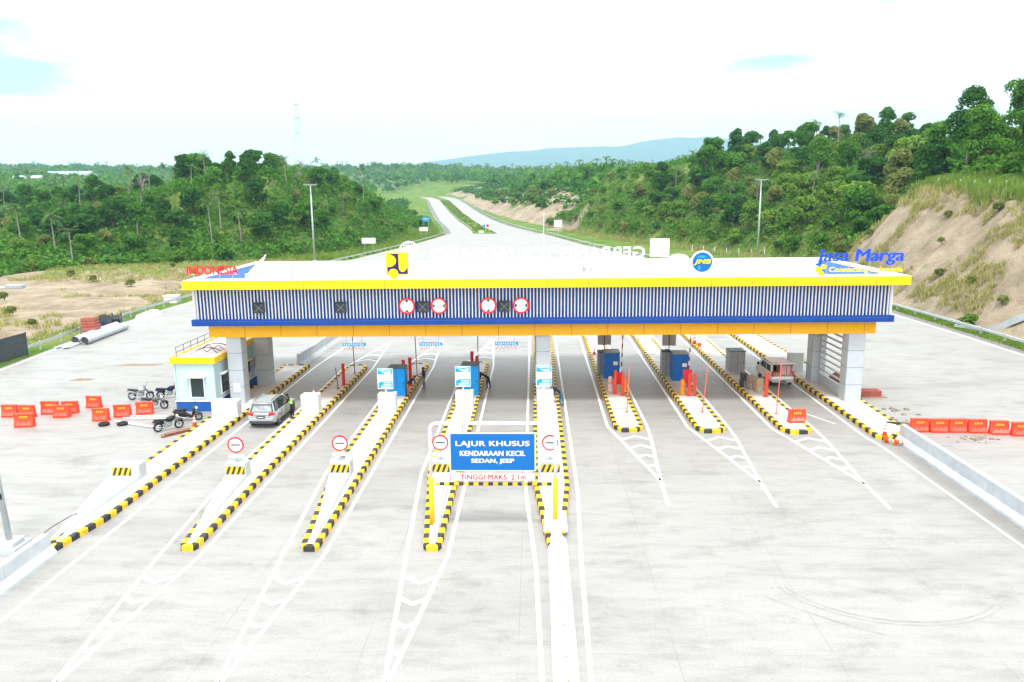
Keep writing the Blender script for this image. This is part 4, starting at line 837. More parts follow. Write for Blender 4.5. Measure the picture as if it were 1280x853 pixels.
jersey('concrete_barrier', 'concrete barrier running from the tip of the middle island under the height bar', 0.98, 9, 31.2, h_=0.8, m=M['wall_white'])  # paler material than the other barriers paints in the glare here
mb = MB(); mb.bbox(-0.5, 0.5, -0.6, 1.0, 0.215, 0.50, 0.03); g = thing('barrier_end_block', 'small white block under the height bar leg on the middle island', 'block', (0.93, 32.4, 0)); mb.build('block_body', M['wall_white'], g); mb = MB(); mb.box(-0.54, 0.54, -0.64, 1.04, 0.213, 0.25); mb.build('block_plinth', M['conc'], g)
g = thing('concrete_barrier', 'grey concrete wall leading away behind the booth building', 'barrier', (-20.6, 72, 0), R(-1.5), 'concrete barriers beside the lanes')
for k in range(5):
    mb = MB(); mb.prism([(-0.35,0),(-0.3,0.1),(-0.14,0.4),(-0.12,1.15),(0.12,1.15),(0.14,0.4),(0.3,0.1),(0.35,0)], -6.4+k*2.6, -3.82+k*2.6, 0, 'y'); mb.build('barrier_segment', M['conc'], g)
# ------------------------------------------------------------------ booth building
g = thing('booth_building', 'long pale blue booth building with yellow roof edge behind the parked motorcycles', 'building', (-23.75, 51.6, 0))
W2, D_ = 1.42, 9.0
mb = MB(); mb.box(-W2, W2, 0, D_, 0.78, 3.5); mb.build('wall', M['pale'], g)
mb = MB(); mb.box(-W2-0.02, W2+0.02, -0.02, D_+0.02, 0, 0.72); mb.build('base_wall', M['bbase'], g)
mb = MB(); mb.box(-W2-0.05, W2+0.05, -0.05, D_+0.05, 0.72, 0.79); mb.build('ledge', M['white'], g)
mb = MB()
for q in ((-W2-0.18, W2+0.18, -0.18, 0.0), (-W2-0.18, W2+0.18, D_, D_+0.18), (-W2-0.18, -W2, 0.0, D_), (W2, W2+0.18, 0.0, D_)): mb.box(*q, 3.46, 3.9)
mb.build('roof_fascia', M['yellow'], g)
mb = MB(); mb.box(-W2-0.001, W2+0.001, 0.001, D_-0.001, 3.5, 3.82); mb.build('roof', M['roofw'], g)
mb = MB(); mb.box(-W2+0.12, -W2+0.14, -0.004, -0.001, 0.8, 3.45); mb.build('wall_joint', M['joint'], g)
def window(x0, x1, z0, z1, face, y=None):
    fr = MB(); gl = MB(); t = 0.07
    if face == 'front':
        for q in ((x0-t,x1+t,z0-t,z0),(x0-t,x1+t,z1,z1+t),(x0-t,x0,z0,z1),(x1,x1+t,z0,z1)): fr.box(q[0],q[1],-0.07,-0.001,q[2],q[3])
        fr.box(x0-0.28, x1+0.2, -0.35, -0.002, z1+t+0.02, z1+t+0.09)
        gl.box(x0, x1, -0.03, -0.005, z0, z1)
    else:
        for q in ((x0-t,x1+t,z0-t,z0),(x0-t,x1+t,z1,z1+t),(x0-t,x0,z0,z1),(x1,x1+t,z0,z1)): fr.box(W2+0.001,W2+0.07,q[0],q[1],q[2],q[3])
        fr.box(W2+0.002, W2+0.35, x0-0.2, x1+0.2, z1+t+0.02, z1+t+0.09)
        gl.box(W2+0.005, W2+0.03, x0, x1, z0, z1)
    o = fr.build('window', M['white'], g); gl.build('pane', M['glass'], o)
window(-0.28, 0.62, 1.05, 2.4, 'front'); window(1.0, 2.3, 1.05, 2.4, 'side'); window(5.6, 7.6, 1.3, 2.3, 'side')
mb = MB()
for k in range(2):
    for j in range(12):
        a0 = math.pi*(0.1+0.8*j/11); 
    mb.tube([(-0.7+1.7*t_, 1.2+k*1.6+1.3*t_, 3.86+0.35*math.sin(t_*math.pi)) for t_ in np.linspace(0, 1, 14)], 0.035, 6)
    mb.tube([(-0.9+1.9*t_, 2.6+k*1.2-0.8*t_, 3.86+0.25*math.sin(t_*math.pi*2)**2) for t_ in np.linspace(0, 1, 14)], 0.03, 6)
tag(mb.build('scrap_iron', M['rust'], loc=(-23.75, 51.6, 0)), 'tangle of rusty reinforcing bars lying on the booth building roof', 'scrap')
g = thing('roof_railing', 'thin grey railing along the outer edge of the booth building roof', 'railing', (-23.75, 51.6, 3.83))
for z in (0.35, 0.7): mb = MB(); mb.tube([(-1.3, 0.3, z), (-1.3, 8.7, z)], 0.022, 6); mb.build('rail', M['dark'], g)
for k in range(8): mb = MB(); mb.tube([(-1.3, 0.35+k*1.18, 0), (-1.3, 0.35+k*1.18, 0.72)], 0.02, 6); mb.build('rail_post', M['dark'], g)
g = thing('notice_plate', 'small white notice plate fixed low on the left column beside the car', 'notice', GP(-21.3, 0.22, 1.15), GA); mb = MB(); mb.box(-0.24, 0.24, -0.02, 0.02, -0.1, 0.55); mb.build('plate', M['white'], g); mb = MB()
for k in range(9): mb.box(-0.17+(k % 3)*0.13, -0.09+(k % 3)*0.13, -0.024, -0.0205, 0.0+(k//3)*0.17, 0.07+(k//3)*0.17)
mb.build('notice_marks', M['grey'], g)

# ------------------------------------------------------------------ silver car
def wheel(par, x, y, r_, wd, side):
    mb = MB(); mb.torus((0,0,0), r_-wd*0.42, wd*0.42, 24, 10, 'x'); o = mb.build('wheel', M['black'], par, True, (x, y, r_))
    mb = MB(); mb.cyl((-wd*0.3,0,0), r_*0.66, wd*0.6, 20, 'x'); mb.build('rim', M['dark'], o)
    mb = MB()
    for k in range(6):
        a = k*math.pi/3; ca, sa = math.cos(a), math.sin(a); xx = side*wd*0.30
        mb.add([(xx,ca*0.05-sa*0.04,sa*0.05+ca*0.04),(xx,ca*0.05+sa*0.04,sa*0.05-ca*0.04),(xx,ca*r_*0.64+sa*0.035,sa*r_*0.64-ca*0.035),(xx,ca*r_*0.64-sa*0.035,sa*r_*0.64+ca*0.035)] +
               [(xx+side*0.03,ca*0.05-sa*0.04,sa*0.05+ca*0.04),(xx+side*0.03,ca*0.05+sa*0.04,sa*0.05-ca*0.04),(xx+side*0.03,ca*r_*0.64+sa*0.035,sa*r_*0.64-ca*0.035),(xx+side*0.03,ca*r_*0.64-sa*0.035,sa*r_*0.64+ca*0.035)],
               [(4,5,6,7),(0,1,5,4),(1,2,6,5),(2,3,7,6),(3,0,4,7)])
    mb.build('spokes', M['chrome'], o)
def ring_sec(y, zb, zt, w0, w1, w2):     # lower body cross section, counter-clockwise
    return [(-w0,y,zb),(w0,y,zb),(w1,y,zb+0.18),(w1,y,zb+0.42),(w2,y,zt-0.05),(w2-0.06,y,zt),(-w2+0.06,y,zt),(-w2,y,zt-0.05),(-w1,y,zb+0.42),(-w1,y,zb+0.18)]
def silver_car():
    g = thing('parked_car', 'silver family car seen from behind, stopped at the booth with an attendant', 'car', (-17.75, 47.55, 0), R(0))
    S = [(0.0,0.52,0.92,0.70,0.78,0.74),(0.06,0.42,1.02,0.80,0.87,0.80),(0.25,0.36,1.06,0.86,0.905,0.86),(0.8,0.30,1.08,0.88,0.91,0.88),(2.4,0.28,1.05,0.88,0.91,0.88),(3.3,0.28,1.02,0.88,0.91,0.87),(3.9,0.30,0.98,0.88,0.90,0.84),(4.45,0.36,0.88,0.82,0.87,0.76),(4.62,0.42,0.78,0.72,0.78,0.68)]
    mb = MB(); mb.loft([ring_sec(*q) for q in S]); mb.build('body', M['silver'], g, True)
    G_ = [(0.18,1.04,1.05,0.80,0.80),(0.42,1.05,1.60,0.83,0.64),(0.75,1.05,1.69,0.85,0.66),(1.9,1.05,1.72,0.86,0.67),(2.45,1.04,1.66,0.86,0.65),(3.35,1.0,1.02,0.82,0.80)]
    mb = MB(); mb.loft([[(-wb,y,zb),(wb,y,zb),(wt,y,zt),(-wt,y,zt)] for y,zb,zt,wb,wt in G_]); o = mb.build('glasshouse', M['glass'], g)
    mb = MB(); mb.loft([[(-wt-0.02,y,zt-0.05),(wt+0.02,y,zt-0.05),(wt-0.05,y,zt+0.025),(-wt+0.05,y,zt+0.025)] for y,zb,zt,wb,wt in [(0.28,0,1.63,0,0.65)]+G_[1:5]]); mb.build('roof', M['silver'], g, True)
    for s in (-1, 1):
        for (p0, p1) in (((0.20,1.05,0.82),(0.45,1.62,0.655)), ((1.20,1.06,0.865),(1.22,1.69,0.675)), ((2.15,1.06,0.865),(2.1,1.69,0.675)), ((3.3,1.02,0.81),(2.46,1.66,0.655))):
            mb = MB(); mb.tube([(s*p0[2], p0[0], p0[1]), (s*p1[2], p1[0], p1[1])], 0.05 if p0[0] < 1 or p0[0] > 3 else 0.03, 6); mb.build('pillar', M['silver'] if p0[0] < 1 or p0[0] > 3 else M['blackp'], g)
        mb = MB(); mb.tube([(s*0.56,0.6,1.76),(s*0.56,0.75,1.79),(s*0.56,2.0,1.81),(s*0.56,2.2,1.77)], 0.022, 6); mb.build('roof_rail', M['chrome'], g)
        mb = MB(); mb.loft([[(s*0.50,y_,z0),(s*0.86,y_+0.05,z0),(s*0.86,y_+0.05,z1),(s*0.50,y_,z1)] for y_, z0, z1 in ((-0.025,0.86,1.01),(0.12,0.84,1.04))]); mb.build('tail_lamp', M['lamp'], g)
        mb = MB(); mb.ell((s*1.02,2.75,1.12), 0.13, 0.09, 0.09, 10, 6); mb.build('wing_mirror', M['silver'], g, True)
        for (y0_, y1_) in ((1.28, 2.1), (2.18, 3.1)):
            mb = MB(); mb.box(s*0.915-0.006, s*0.915+0.006, y0_, y0_+0.012, 0.42, 1.0); mb.box(s*0.92-0.012, s*0.92+0.012, y0_+0.06, y0_+0.22, 0.86, 0.89); mb.build('door_handle', M['chrome'], g)
        mb = MB(); mb.box(s*0.87-0.05, s*0.87+0.05, 1.0, 3.2, 0.27, 0.36); mb.build('side_step', M['blackp'], g)
        for y_ in (0.95, 3.72):
            mb = MB(); mb.torus((s*0.875, y_, 0.37), 0.41, 0.05, 24, 6, 'x'); mb.build('wheel_arch', M['blackp'], g, True); wheel(g, s*0.80, y_, 0.37, 0.26, s)
    mb = MB(); mb.add([(-0.66,0.195,1.09),(0.66,0.195,1.09),(0.56,0.405,1.56),(-0.56,0.405,1.56),(-0.66,0.185,1.092),(0.66,0.185,1.092),(0.56,0.395,1.562),(-0.56,0.395,1.562)], [(4,5,6,7),(0,1,5,4),(1,2,6,5),(2,3,7,6),(3,0,4,7)]); mb.build('rear_window', mat('rear_glass', (0.30, 0.32, 0.33), 0.15, 0.25, 5), g)
    mb = MB(); mb.box(-0.76, 0.76, -0.05, 0.12, 0.36, 0.50); mb.build('rear_bumper', M['dark'], g)
    mb = MB(); mb.bbox(-0.80, 0.80, -0.07, 0.14, 0.51, 0.70, 0.03); mb.build('bumper_cover', M['silver'], g)
    mb = MB(); mb.box(-0.26, 0.26, -0.075, -0.04, 0.72, 0.86); o = mb.build('number_plate', M['blackp'], g); mb = MB(); mb.box(-0.2, 0.2, -0.08, -0.0755, 0.77, 0.81); mb.build('plate_figures', M['white'], o)
    mb = MB(); mb.bbox(-0.45, 0.45, -0.045, 0.0, 0.92, 0.97, 0.01); mb.build('tailgate_trim', M['chrome'], g)
    mb = MB(); mb.box(-0.6, 0.6, 0.30, 0.45, 1.66, 1.72); mb.build('roof_spoiler', M['silver'], g)
silver_car()
def white_van():
    g = thing('open_van', 'small white van seen from behind with its tailgate open and goods inside', 'van', (19.2, 58.3, 0), R(1.5))
    hw = 0.83
    mb = MB()     # shell as separate panels so the load bay is hollow
    mb.loft([[(-hw,y,0.42),(hw,y,0.42),(hw,y,zt),(-hw,y,zt)] for y, zt in ((0.0,0.72),(0.02,0.80),(2.6,0.82),(3.3,0.95),(3.9,0.92),(4.0,0.85))]); mb.build('floor_body', M['vanw'], g)
    for s in (-1, 1):
        mb = MB(); mb.prism([(0.0,0.8),(2.6,0.8),(3.4,0.95),(2.7,1.72),(0.08,1.78),(0.0,1.70)], s*hw-0.03 if s > 0 else s*hw, s*hw if s > 0 else s*hw+0.03, 0, 'x'); mb.build('side_panel', M['vanw'], g)
        mb = MB(); mb.prism([(0.45,1.12),(1.35,1.12),(1.35,1.62),(0.45,1.62)], s*(hw+0.004)-0.006, s*(hw+0.004)+0.006, 0, 'x'); mb.prism([(1.45,1.12),(2.9,1.12),(2.55,1.62),(1.45,1.62)], s*(hw+0.004)-0.006, s*(hw+0.004)+0.006, 0, 'x'); mb.build('side_window', M['glass'], g)
        mb = MB(); mb.box(s*0.80-0.07, s*0.80+0.07, -0.02, 0.04, 0.82, 1.25); mb.build('tail_lamp', M['lamp'], g)
        mb = MB(); mb.ell((s*1.0,2.9,1.25), 0.11, 0.08, 0.14, 10, 6); mb.build('wing_mirror', M['blackp'], g, True)
        for y_ in (0.55, 3.2): wheel(g, s*0.74, y_, 0.29, 0.19, s)
        mb = MB(); mb.tube([(s*0.70, 0.05, 1.66), (s*0.70, -0.35, 1.84)], 0.015, 6); mb.build('gas_strut', M['dark'], g)
    mb = MB(); mb.loft([[(-hw,y,z-0.06),(hw,y,z-0.06),(hw-0.08,y,z),(-hw+0.08,y,z)] for y, z in ((0.0,1.80),(0.5,1.86),(2.0,1.88),(2.7,1.78))]); mb.build('roof', mat('van_roof', (0.72, 0.66, 0.70), 0.4, 0.06), g, True)
    mb = MB(); mb.add([(-0.74,0.02,1.80),(0.74,0.02,1.80),(0.72,-0.85,2.0),(-0.72,-0.85,2.0),(-0.74,0.02,1.86),(0.74,0.02,1.86),(0.72,-0.85,2.05),(-0.72,-0.85,2.05)], [(3,2,1,0),(4,5,6,7),(0,1,5,4),(1,2,6,5),(2,3,7,6),(3,0,4,7)]); mb.build('tailgate', M['vanw'], g)
    mb = MB(); mb.add([(-0.8,3.36,0.97),(0.8,3.36,0.97),(0.7,2.68,1.70),(-0.7,2.68,1.70)], [(0,1,2,3)]); mb.build('windscreen', M['glass'], g)
    mb = MB(); mb.box(-0.80, 0.80, 1.9, 1.96, 0.8, 1.7); mb.build('bulkhead', M['dark'], g)
    mb = MB(); mb.bbox(-0.83, 0.83, -0.12, 0.05, 0.36, 0.60, 0.03); mb.build('rear_bumper', mat('van_bumper', (0.40, 0.41, 0.43), 0.4, 0.06), g)
    mb = MB(); mb.box(-0.22, 0.22, -0.127, -0.1205, 0.42, 0.53); mb.build('number_plate', M['blackp'], g)
    t = thing('load_bundle', 'pink wrapped bundle standing in the open van', 'bundle', (0,0,0)); t.location = g.matrix_basis @ Vector((0.33, 0.9, 0.83)); t.rotation_euler = (0,0,R(1.5))
    mb = MB(); mb.bbox(-0.40, 0.40, -0.6, 0.6, 0, 0.82, 0.06); mb.build('wrapped_load', mat('pink_wrap', (0.62, 0.42, 0.40), 0.7, 0.1, 4), t); mb = MB(); mb.box(0.02, 0.08, -0.604, -0.6005, 0.02, 0.8); mb.build('strap', M['redp'], t)
    t = thing('load_box', 'small brown box at the tail of the open van', 'box', (0,0,0)); t.location = g.matrix_basis @ Vector((-0.42, 0.4, 0.83)); t.rotation_euler = (0,0,R(1.5))
    mb = MB(); mb.bbox(-0.28, 0.25, -0.2, 0.2, 0, 0.26, 0.01); mb.build('box_body', mat('brown_box', (0.40, 0.20, 0.08), 0.8, 0.1), t); mb = MB(); mb.box(-0.02, 0.02, -0.204, -0.2005, 0, 0.25); mb.build('tape', M['conc'], t)
white_van()

# ------------------------------------------------------------------ motorcycles
def motorcycle(label, loc, rz, body, lean=0.12, scooter=False):
    g = thing('motorcycle', label, 'motorcycle', loc, rz, 'motorcycles parked by the booth building'); g.rotation_euler = (lean, 0, rz)
    r_ = 0.30 if not scooter else 0.25; wb = 1.28
    for k, x in enumerate((0, wb)):
        mb = MB(); mb.torus((0,0,0), r_-0.05, 0.055, 24, 8, 'y'); o = mb.build('wheel', M['black'], g, True, (x, 0, r_))
        mb = MB(); mb.cyl((0,-0.05,0), 0.05, 0.10, 10, 'y')
        for s in range(6): a = s*math.pi/3; mb.tube([(0,0,0),(math.cos(a)*(r_-0.09),0,math.sin(a)*(r_-0.09))], 0.013, 5)
        ring(mb, (0,0), r_-0.11, r_-0.08, -0.03, 0.03, 20); mb.build('rim', M['chrome'], o)
        mb = MB(); mb.add([(x+(r_+0.05)*math.cos(a), y, r_+(r_+0.05)*math.sin(a)) for a in np.linspace(0.5, 2.4, 9) for y in (-0.07, 0.07)] + [(x+(r_+0.07)*math.cos(a), y, r_+(r_+0.07)*math.sin(a)) for a in np.linspace(0.5, 2.4, 9) for y in (-0.07, 0.07)],
               [(2*i,2*i+1,2*i+3,2*i+2) for i in range(8)] + [(18+2*i,20+2*i,21+2*i,19+2*i) for i in range(8)]); mb.build('mudguard', M['blackp'], g)
    for s in (-0.07, 0.07): mb = MB(); mb.tube([(wb,s,r_),(wb-0.14,s,0.62),(wb-0.27,s,0.98)], [0.028,0.03,0.03], 8); mb.build('fork', M['chrome'], g)
    mb = MB(); mb.tube([(wb-0.30,-0.34,1.02),(wb-0.26,-0.2,1.06),(wb-0.24,0,1.02),(wb-0.26,0.2,1.06),(wb-0.30,0.34,1.02)], 0.02, 8); mb.build('handlebar', M['blackp'], g)
    for s in (-1, 1): mb = MB(); mb.tube([(wb-0.25,s*0.24,1.06),(wb-0.2,s*0.32,1.2)], 0.008, 5); mb.ell((wb-0.2,s*0.34,1.22), 0.02, 0.06, 0.04, 8, 6); mb.build('mirror', M['blackp'], g)
    mb = MB(); mb.ell((wb-0.10,0,0.88), 0.10, 0.10, 0.11, 12, 8); mb.build('headlight', M['lampw'], g, True)
    if scooter:
        mb = MB(); mb.loft([[(x,-w_,z0),(x,w_,z0),(x,w_*0.8,z1),(x,-w_*0.8,z1)] for x,w_,z0,z1 in ((-0.28,0.08,0.62,0.76),(-0.05,0.16,0.36,0.78),(0.35,0.17,0.30,0.76),(0.5,0.14,0.26,0.55),(0.85,0.15,0.24,0.34),(0.98,0.17,0.3,0.9),(1.12,0.14,0.5,1.0))]); mb.build('body_shell', body, g, True)
        mb = MB(); mb.loft([[(x,-w_,z0),(x,w_,z0),(x,w_*0.85,z1),(x,-w_*0.85,z1)] for x,w_,z0,z1 in ((-0.2,0.12,0.77,0.83),(0.2,0.16,0.77,0.86),(0.55,0.12,0.74,0.80))]); mb.build('seat', M['seat'], g, True)
    else:
        mb = MB(); mb.loft([[(x,-w_,z0),(x,w_,z0),(x,w_*0.6,z1),(x,-w_*0.6,z1)] for x,w_,z0,z1 in ((0.48,0.08,0.66,0.80),(0.62,0.15,0.64,0.90),(0.85,0.17,0.66,0.95),(1.02,0.10,0.72,0.92))]); mb.build('fuel_tank', body, g, True)
        mb = MB(); mb.loft([[(x,-w_,z0),(x,w_,z0),(x,w_*0.8,z1),(x,-w_*0.8,z1)] for x,w_,z0,z1 in ((-0.25,0.08,0.80,0.88),(0.1,0.13,0.74,0.84),(0.35,0.14,0.70,0.79),(0.52,0.11,0.70,0.78))]); mb.build('seat', M['seat'], g, True)
        mb = MB(); mb.loft([[(x,-w_,z0),(x,w_,z0),(x,w_,z1),(x,-w_,z1)] for x,w_,z0,z1 in ((-0.35,0.05,0.70,0.76),(-0.05,0.12,0.60,0.75),(0.35,0.12,0.48,0.70))]); mb.build('tail_fairing', body, g, True)
        mb = MB(); mb.bbox(0.42, 0.86, -0.13, 0.13, 0.26, 0.60, 0.06); mb.build('engine', M['grey'], g)
        mb = MB(); mb.tube([(0.45,0.0,0.68),(0.92,0,0.72),(1.0,0,0.9)], 0.03, 6); mb.tube([(0.9,0.05,0.72),(0.84,0.08,0.35),(0.45,0.1,0.3),(0,0.1,r_)], 0.022, 6); mb.build('frame', M['dark'], g)
    mb = MB(); mb.tube([(0.72,-0.12,0.32),(0.4,-0.15,0.26),(0.1,-0.16,0.32),(-0.2,-0.16,0.42)], [0.025,0.03,0.05,0.05], 8); mb.build('exhaust', M['chrome'], g, True)
    mb = MB(); mb.box(-0.34, -0.30, -0.07, 0.07, 0.66, 0.74); mb.build('tail_lamp', M['lamp'], g)
    mb = MB(); mb.tube([(0.45,0.1,0.3),(0.40,0.24,0.02)], 0.015, 6); mb.build('kickstand', M['dark'], g)
motorcycle('black motorcycle with bright wheel rims, foremost on the pavement by the booth', (-24.25, 46.9, 0), R(40), M['blackp'])
motorcycle('dark scooter with tall front shield parked against the booth building\'s blue base', (-24.0, 49.3, 0), R(12), M['blackp'], 0.1, True)
motorcycle('grey sporty motorcycle alone in the middle row of the parked bikes', (-27.7, 52.2, 0), R(5), M['bikeg'])
motorcycle('dark motorcycle with pale tail at the outer end of the rear row', (-30.0, 54.7, 0), R(8), mat('bike_pale', (0.35, 0.36, 0.38), 0.4, 0.08))
motorcycle('black motorcycle in the middle of the rear row behind the grey one', (-28.0, 55.0, 0), R(20), M['navy'])
motorcycle('black upright motorcycle touching the booth building wall in the rear row', (-26.6, 56.6, 0), R(35), M['blackp'])

# ------------------------------------------------------------------ people
def person(label, loc, rz, J, top, legs, hair=True, vest=None, sleeve=None):
    g = thing('person', label, 'person', loc, rz)
    V = []; Ed = []; Rd = []; Mt = []
    def vtx(p, r_, m): V.append(p); Rd.append(r_*(1.15 if r_ > 0.03 else 1)); Mt.append(m); return len(V)-1
    def chain(start, pts):
        a = start
        for p, r_, m in pts: b2 = vtx(p, r_, m); Ed.append((a, b2)); a = b2
        return a
    T, Lg, Sk = 1, 2, 0
    pel = vtx(J['pelvis'], 0.135, Lg); ch = chain(pel, [(J['waist'], 0.125, T), (J['chest'], 0.15, T)])
    nk = chain(ch, [(J['neck'], 0.062, T)]); hb = chain(nk, [(J['jaw'], 0.07, Sk), (J['head'], 0.098, Sk), (J['crown'], 0.075, Sk)])
    hd = Vector(J['head']); fd = Vector(J.get('face', (0, -1, 0)))
    Ed.append((hb-1, vtx(tuple(hd+fd*0.115+Vector((0,0,-0.02))), 0.016, Sk)))
    for s in 'LR':
        sh, el, wr = J['sh'+s], J['el'+s], J['wr'+s]; sm = T if sleeve is None else sleeve
        w_ = chain(ch, [(sh, 0.065, T), (el, 0.045, sm), (wr, 0.030, Sk)])
        d = (Vector(wr)-Vector(el)).normalized(); a = d.orthogonal().normalized(); h_ = Vector(wr)+d*0.08
        pm = chain(w_, [(tuple(h_), 0.030, Sk)])
        for k in range(4): chain(pm, [(tuple(h_+a*(k-1.5)*0.021+d*0.045), 0.010, Sk), (tuple(h_+a*(k-1.5)*0.022+d*(0.085-abs(k-1.4)*0.01)+a.cross(d)*0.02), 0.008, Sk)])
        chain(w_, [(tuple(Vector(wr)+d*0.03+a*0.04), 0.011, Sk), (tuple(Vector(wr)+d*0.07+a*0.058), 0.009, Sk)])
        kn, an, to = J['kn'+s], J['an'+s], J['to'+s]; hp = J['hp'+s]
        chain(pel, [(hp, 0.095, Lg), (kn, 0.066, Lg), (an, 0.045, Lg), (to, 0.035, 3)])
    me_ = bpy.data.meshes.new('body'); me_.from_pydata(V, Ed, []); o = bpy.data.objects.new('body', me_); COL.objects.link(o)
    sk = o.modifiers.new('skin', 'SKIN'); sk.use_smooth_shade = True; sb = o.modifiers.new('sub', 'SUBSURF'); sb.levels = sb.render_levels = 1
    for i, v in enumerate(me_.skin_vertices[0].data): v.radius = (Rd[i], Rd[i]*(0.72 if i in (1, 2) else 1)); v.use_root = (i == 0)
    dg = bpy.context.evaluated_depsgraph_get(); nm_ = bpy.data.meshes.new_from_object(o.evaluated_get(dg)); bpy.data.objects.remove(o)
    for q in (M['skin'], top, legs, M['blackp']): nm_.materials.append(q)
    A = np.array(V); E_ = np.array(Ed)
    for p in nm_.polygons:
        c = np.array(p.center); a0 = A[E_[:,0]]; ab = A[E_[:,1]]-a0; t_ = np.clip(((c-a0)*ab).sum(1)/(ab*ab).sum(1), 0, 1); d = np.linalg.norm(a0+ab*t_[:,None]-c, axis=1)/(np.array(Rd)[E_].max(1)**0.6); k = int(d.argmin()); p.material_index = Mt[E_[k][1]] if t_[k] > 0.4 else Mt[E_[k][0]]; p.use_smooth = True
    nm_.name = 'body'; obj('body', nm_, g)
    c = Vector(J['crown'])*0.55+Vector(J['head'])*0.45-fd*0.02
    mb = MB(); mb.ell(c, 0.108, 0.115, 0.10, 12, 8); mb.build('hair', M['hair'], g, True)
    if vest:
        wv, cv = Vector(J['waist']), Vector(J['chest']); up = (cv-wv)
        rr = []
        for f, rx_, ry_ in ((-0.15,0.165,0.135),(0.3,0.17,0.135),(0.8,0.185,0.14),(1.25,0.15,0.11)):
            p = wv+up*f; rr.append([(p.x+rx_*math.cos(a), p.y+ry_*math.sin(a), p.z) for a in np.linspace(0, 2*math.pi, 17)[:-1]])
        mb = MB(); mb.loft(rr, cap=False); v = mb.build('vest', vest, g, True)
        mb = MB(); p = wv+up*0.25; mb.loft([[(p.x+0.175*math.cos(a), p.y+0.14*math.sin(a), p.z+z) for a in np.linspace(0, 2*math.pi, 17)[:-1]] for z in (0, 0.05)], cap=False); mb.build('reflective_band', M['white'], v)
def stand(lean=0.0, arms='down', stride=0.06):
    def up(z, extra=0): return (0, -lean*max(0, z-0.9)*1.0 - extra, 0.9+(z-0.9)*math.cos(min(1.2, lean*0.7)))
    J = dict(pelvis=(0,0.0,0.93), waist=up(1.10), chest=up(1.34), neck=up(1.50), jaw=up(1.56,0.02), head=up(1.64,0.02), crown=up(1.72,0.01))
    c = Vector(up(1.42))
    for s, k in (('L',-1),('R',1)):
        J['sh'+s] = (k*0.19, c.y, c.z); J['hp'+s] = (k*0.10, 0.0, 0.88); st = stride*k
        J['kn'+s] = (k*0.10, -0.02+st, 0.49); J['an'+s] = (k*0.10, 0.03+st, 0.075); J['to'+s] = (k*0.11, -0.14+st, 0.035)
        if arms == 'down': J['el'+s] = (k*0.25, c.y+0.03, c.z-0.28); J['wr'+s] = (k*0.25, c.y-0.05, c.z-0.52)
        elif arms == 'front': J['el'+s] = (k*0.22, c.y-0.12, c.z-0.24); J['wr'+s] = (k*0.12, c.y-0.33, c.z-0.20)
        else: J['el'+s] = (k*0.22, c.y-0.06, c.z-0.27); J['wr'+s] = (k*0.15, c.y-0.12, c.z-0.50)
    return J
person('person in dark trousers and yellow green vest leaning to the silver car\'s window', (-16.45, 49.9, 0), R(-75), stand(0.35, 'front', 0.08), M['blk'], M['blk'], vest=M['hivis'])
person('person in navy top and grey trousers standing in the lane behind the first blue cabinet', (-8.55, 57.7, 0), R(-100), stand(0.05, 'down', 0.10), M['navy'], M['tgrey'])
person('person in black top and orange brown trousers stooping beside the first blue cabinet', (-9.35, 54.9, 0.22), R(60), stand(0.85, 'reach', 0.1), M['blk'], mat('cloth_ochre', (0.36, 0.16, 0.06), 0.85, 0.2, 8))
person('person in dark striped top bending over beside the second blue cabinet', (-3.55, 57.8, 0), R(-80), stand(1.1, 'reach', 0.1), M['navy'], M['blk'])
person('person in dark top and blue jeans bending over by the middle column', (1.95, 53.0, 0), R(-80), stand(1.0, 'reach', 0.1), M['navy'], M['jeans'])

# ------------------------------------------------------------------ plastic barriers, cones
def plastic_barrier(m, low):
    mb = MB(); n = 5
    prof = [(-0.24,0),(-0.24,0.16),(-0.13,0.46),(-0.09,0.86),(0.09,0.86),(0.13,0.46),(0.24,0.16),(0.24,0)]
    xs_ = [-0.60,-0.56,-0.20,-0.17,0.17,0.20,0.56,0.60]; g = thing('plastic_barrier', 'x', 'barrier', (0,0,0), 0, 'plastic water barriers')
    mb.loft([[(x, y*k, z if z > 0 else z) for y, z in prof] for x, k in ((-0.60,0.8),(-0.55,1.0),(-0.30,1.0),(-0.27,0.86),(-0.13,0.86),(-0.10,1.0),(0.10,1.0),(0.13,0.86),(0.27,0.86),(0.30,1.0),(0.55,1.0),(0.60,0.8))]); mb.build('barrier_body', m, g)
    mb = MB(); mb.bbox(-0.63, 0.63, -0.125, 0.125, 0.80, 0.92, 0.02); mb.build('top_rail', M['orange'], g)
    mb = MB(); mb.prism([(-0.52,0.14),(0.52,0.14),(0.5,0.30),(0.35,0.42),(0.2,0.30),(0.05,0.43),(-0.1,0.30),(-0.25,0.42),(-0.4,0.30)], -0.275, -0.225, 0, 'y'); mb.build('lower_panel', low, g)
    mb = MB()
    for k in range(4): x = -0.26+k*0.14; mb.prism([(x,0.60),(x+0.07,0.68),(x,0.76),(x+0.05,0.76),(x+0.12,0.68),(x+0.05,0.60)], -0.135, -0.105, 0, 'y')
    mb.build('arrow_marking', mat('arrow_yellow', (0.85, 0.62, 0.05), 0.5, 0.05), g)
    mb = MB(); mb.cyl((0.64,0,0.2), 0.05, 0.5, 8); mb.build('coupling_pin', m, g)
    return g
pb = [plastic_barrier(M['orange'], mat('barrier_panel', (0.86, 0.16, 0.11), 0.5, 0.1)), plastic_barrier(M['orange'], M['pinkor'])]
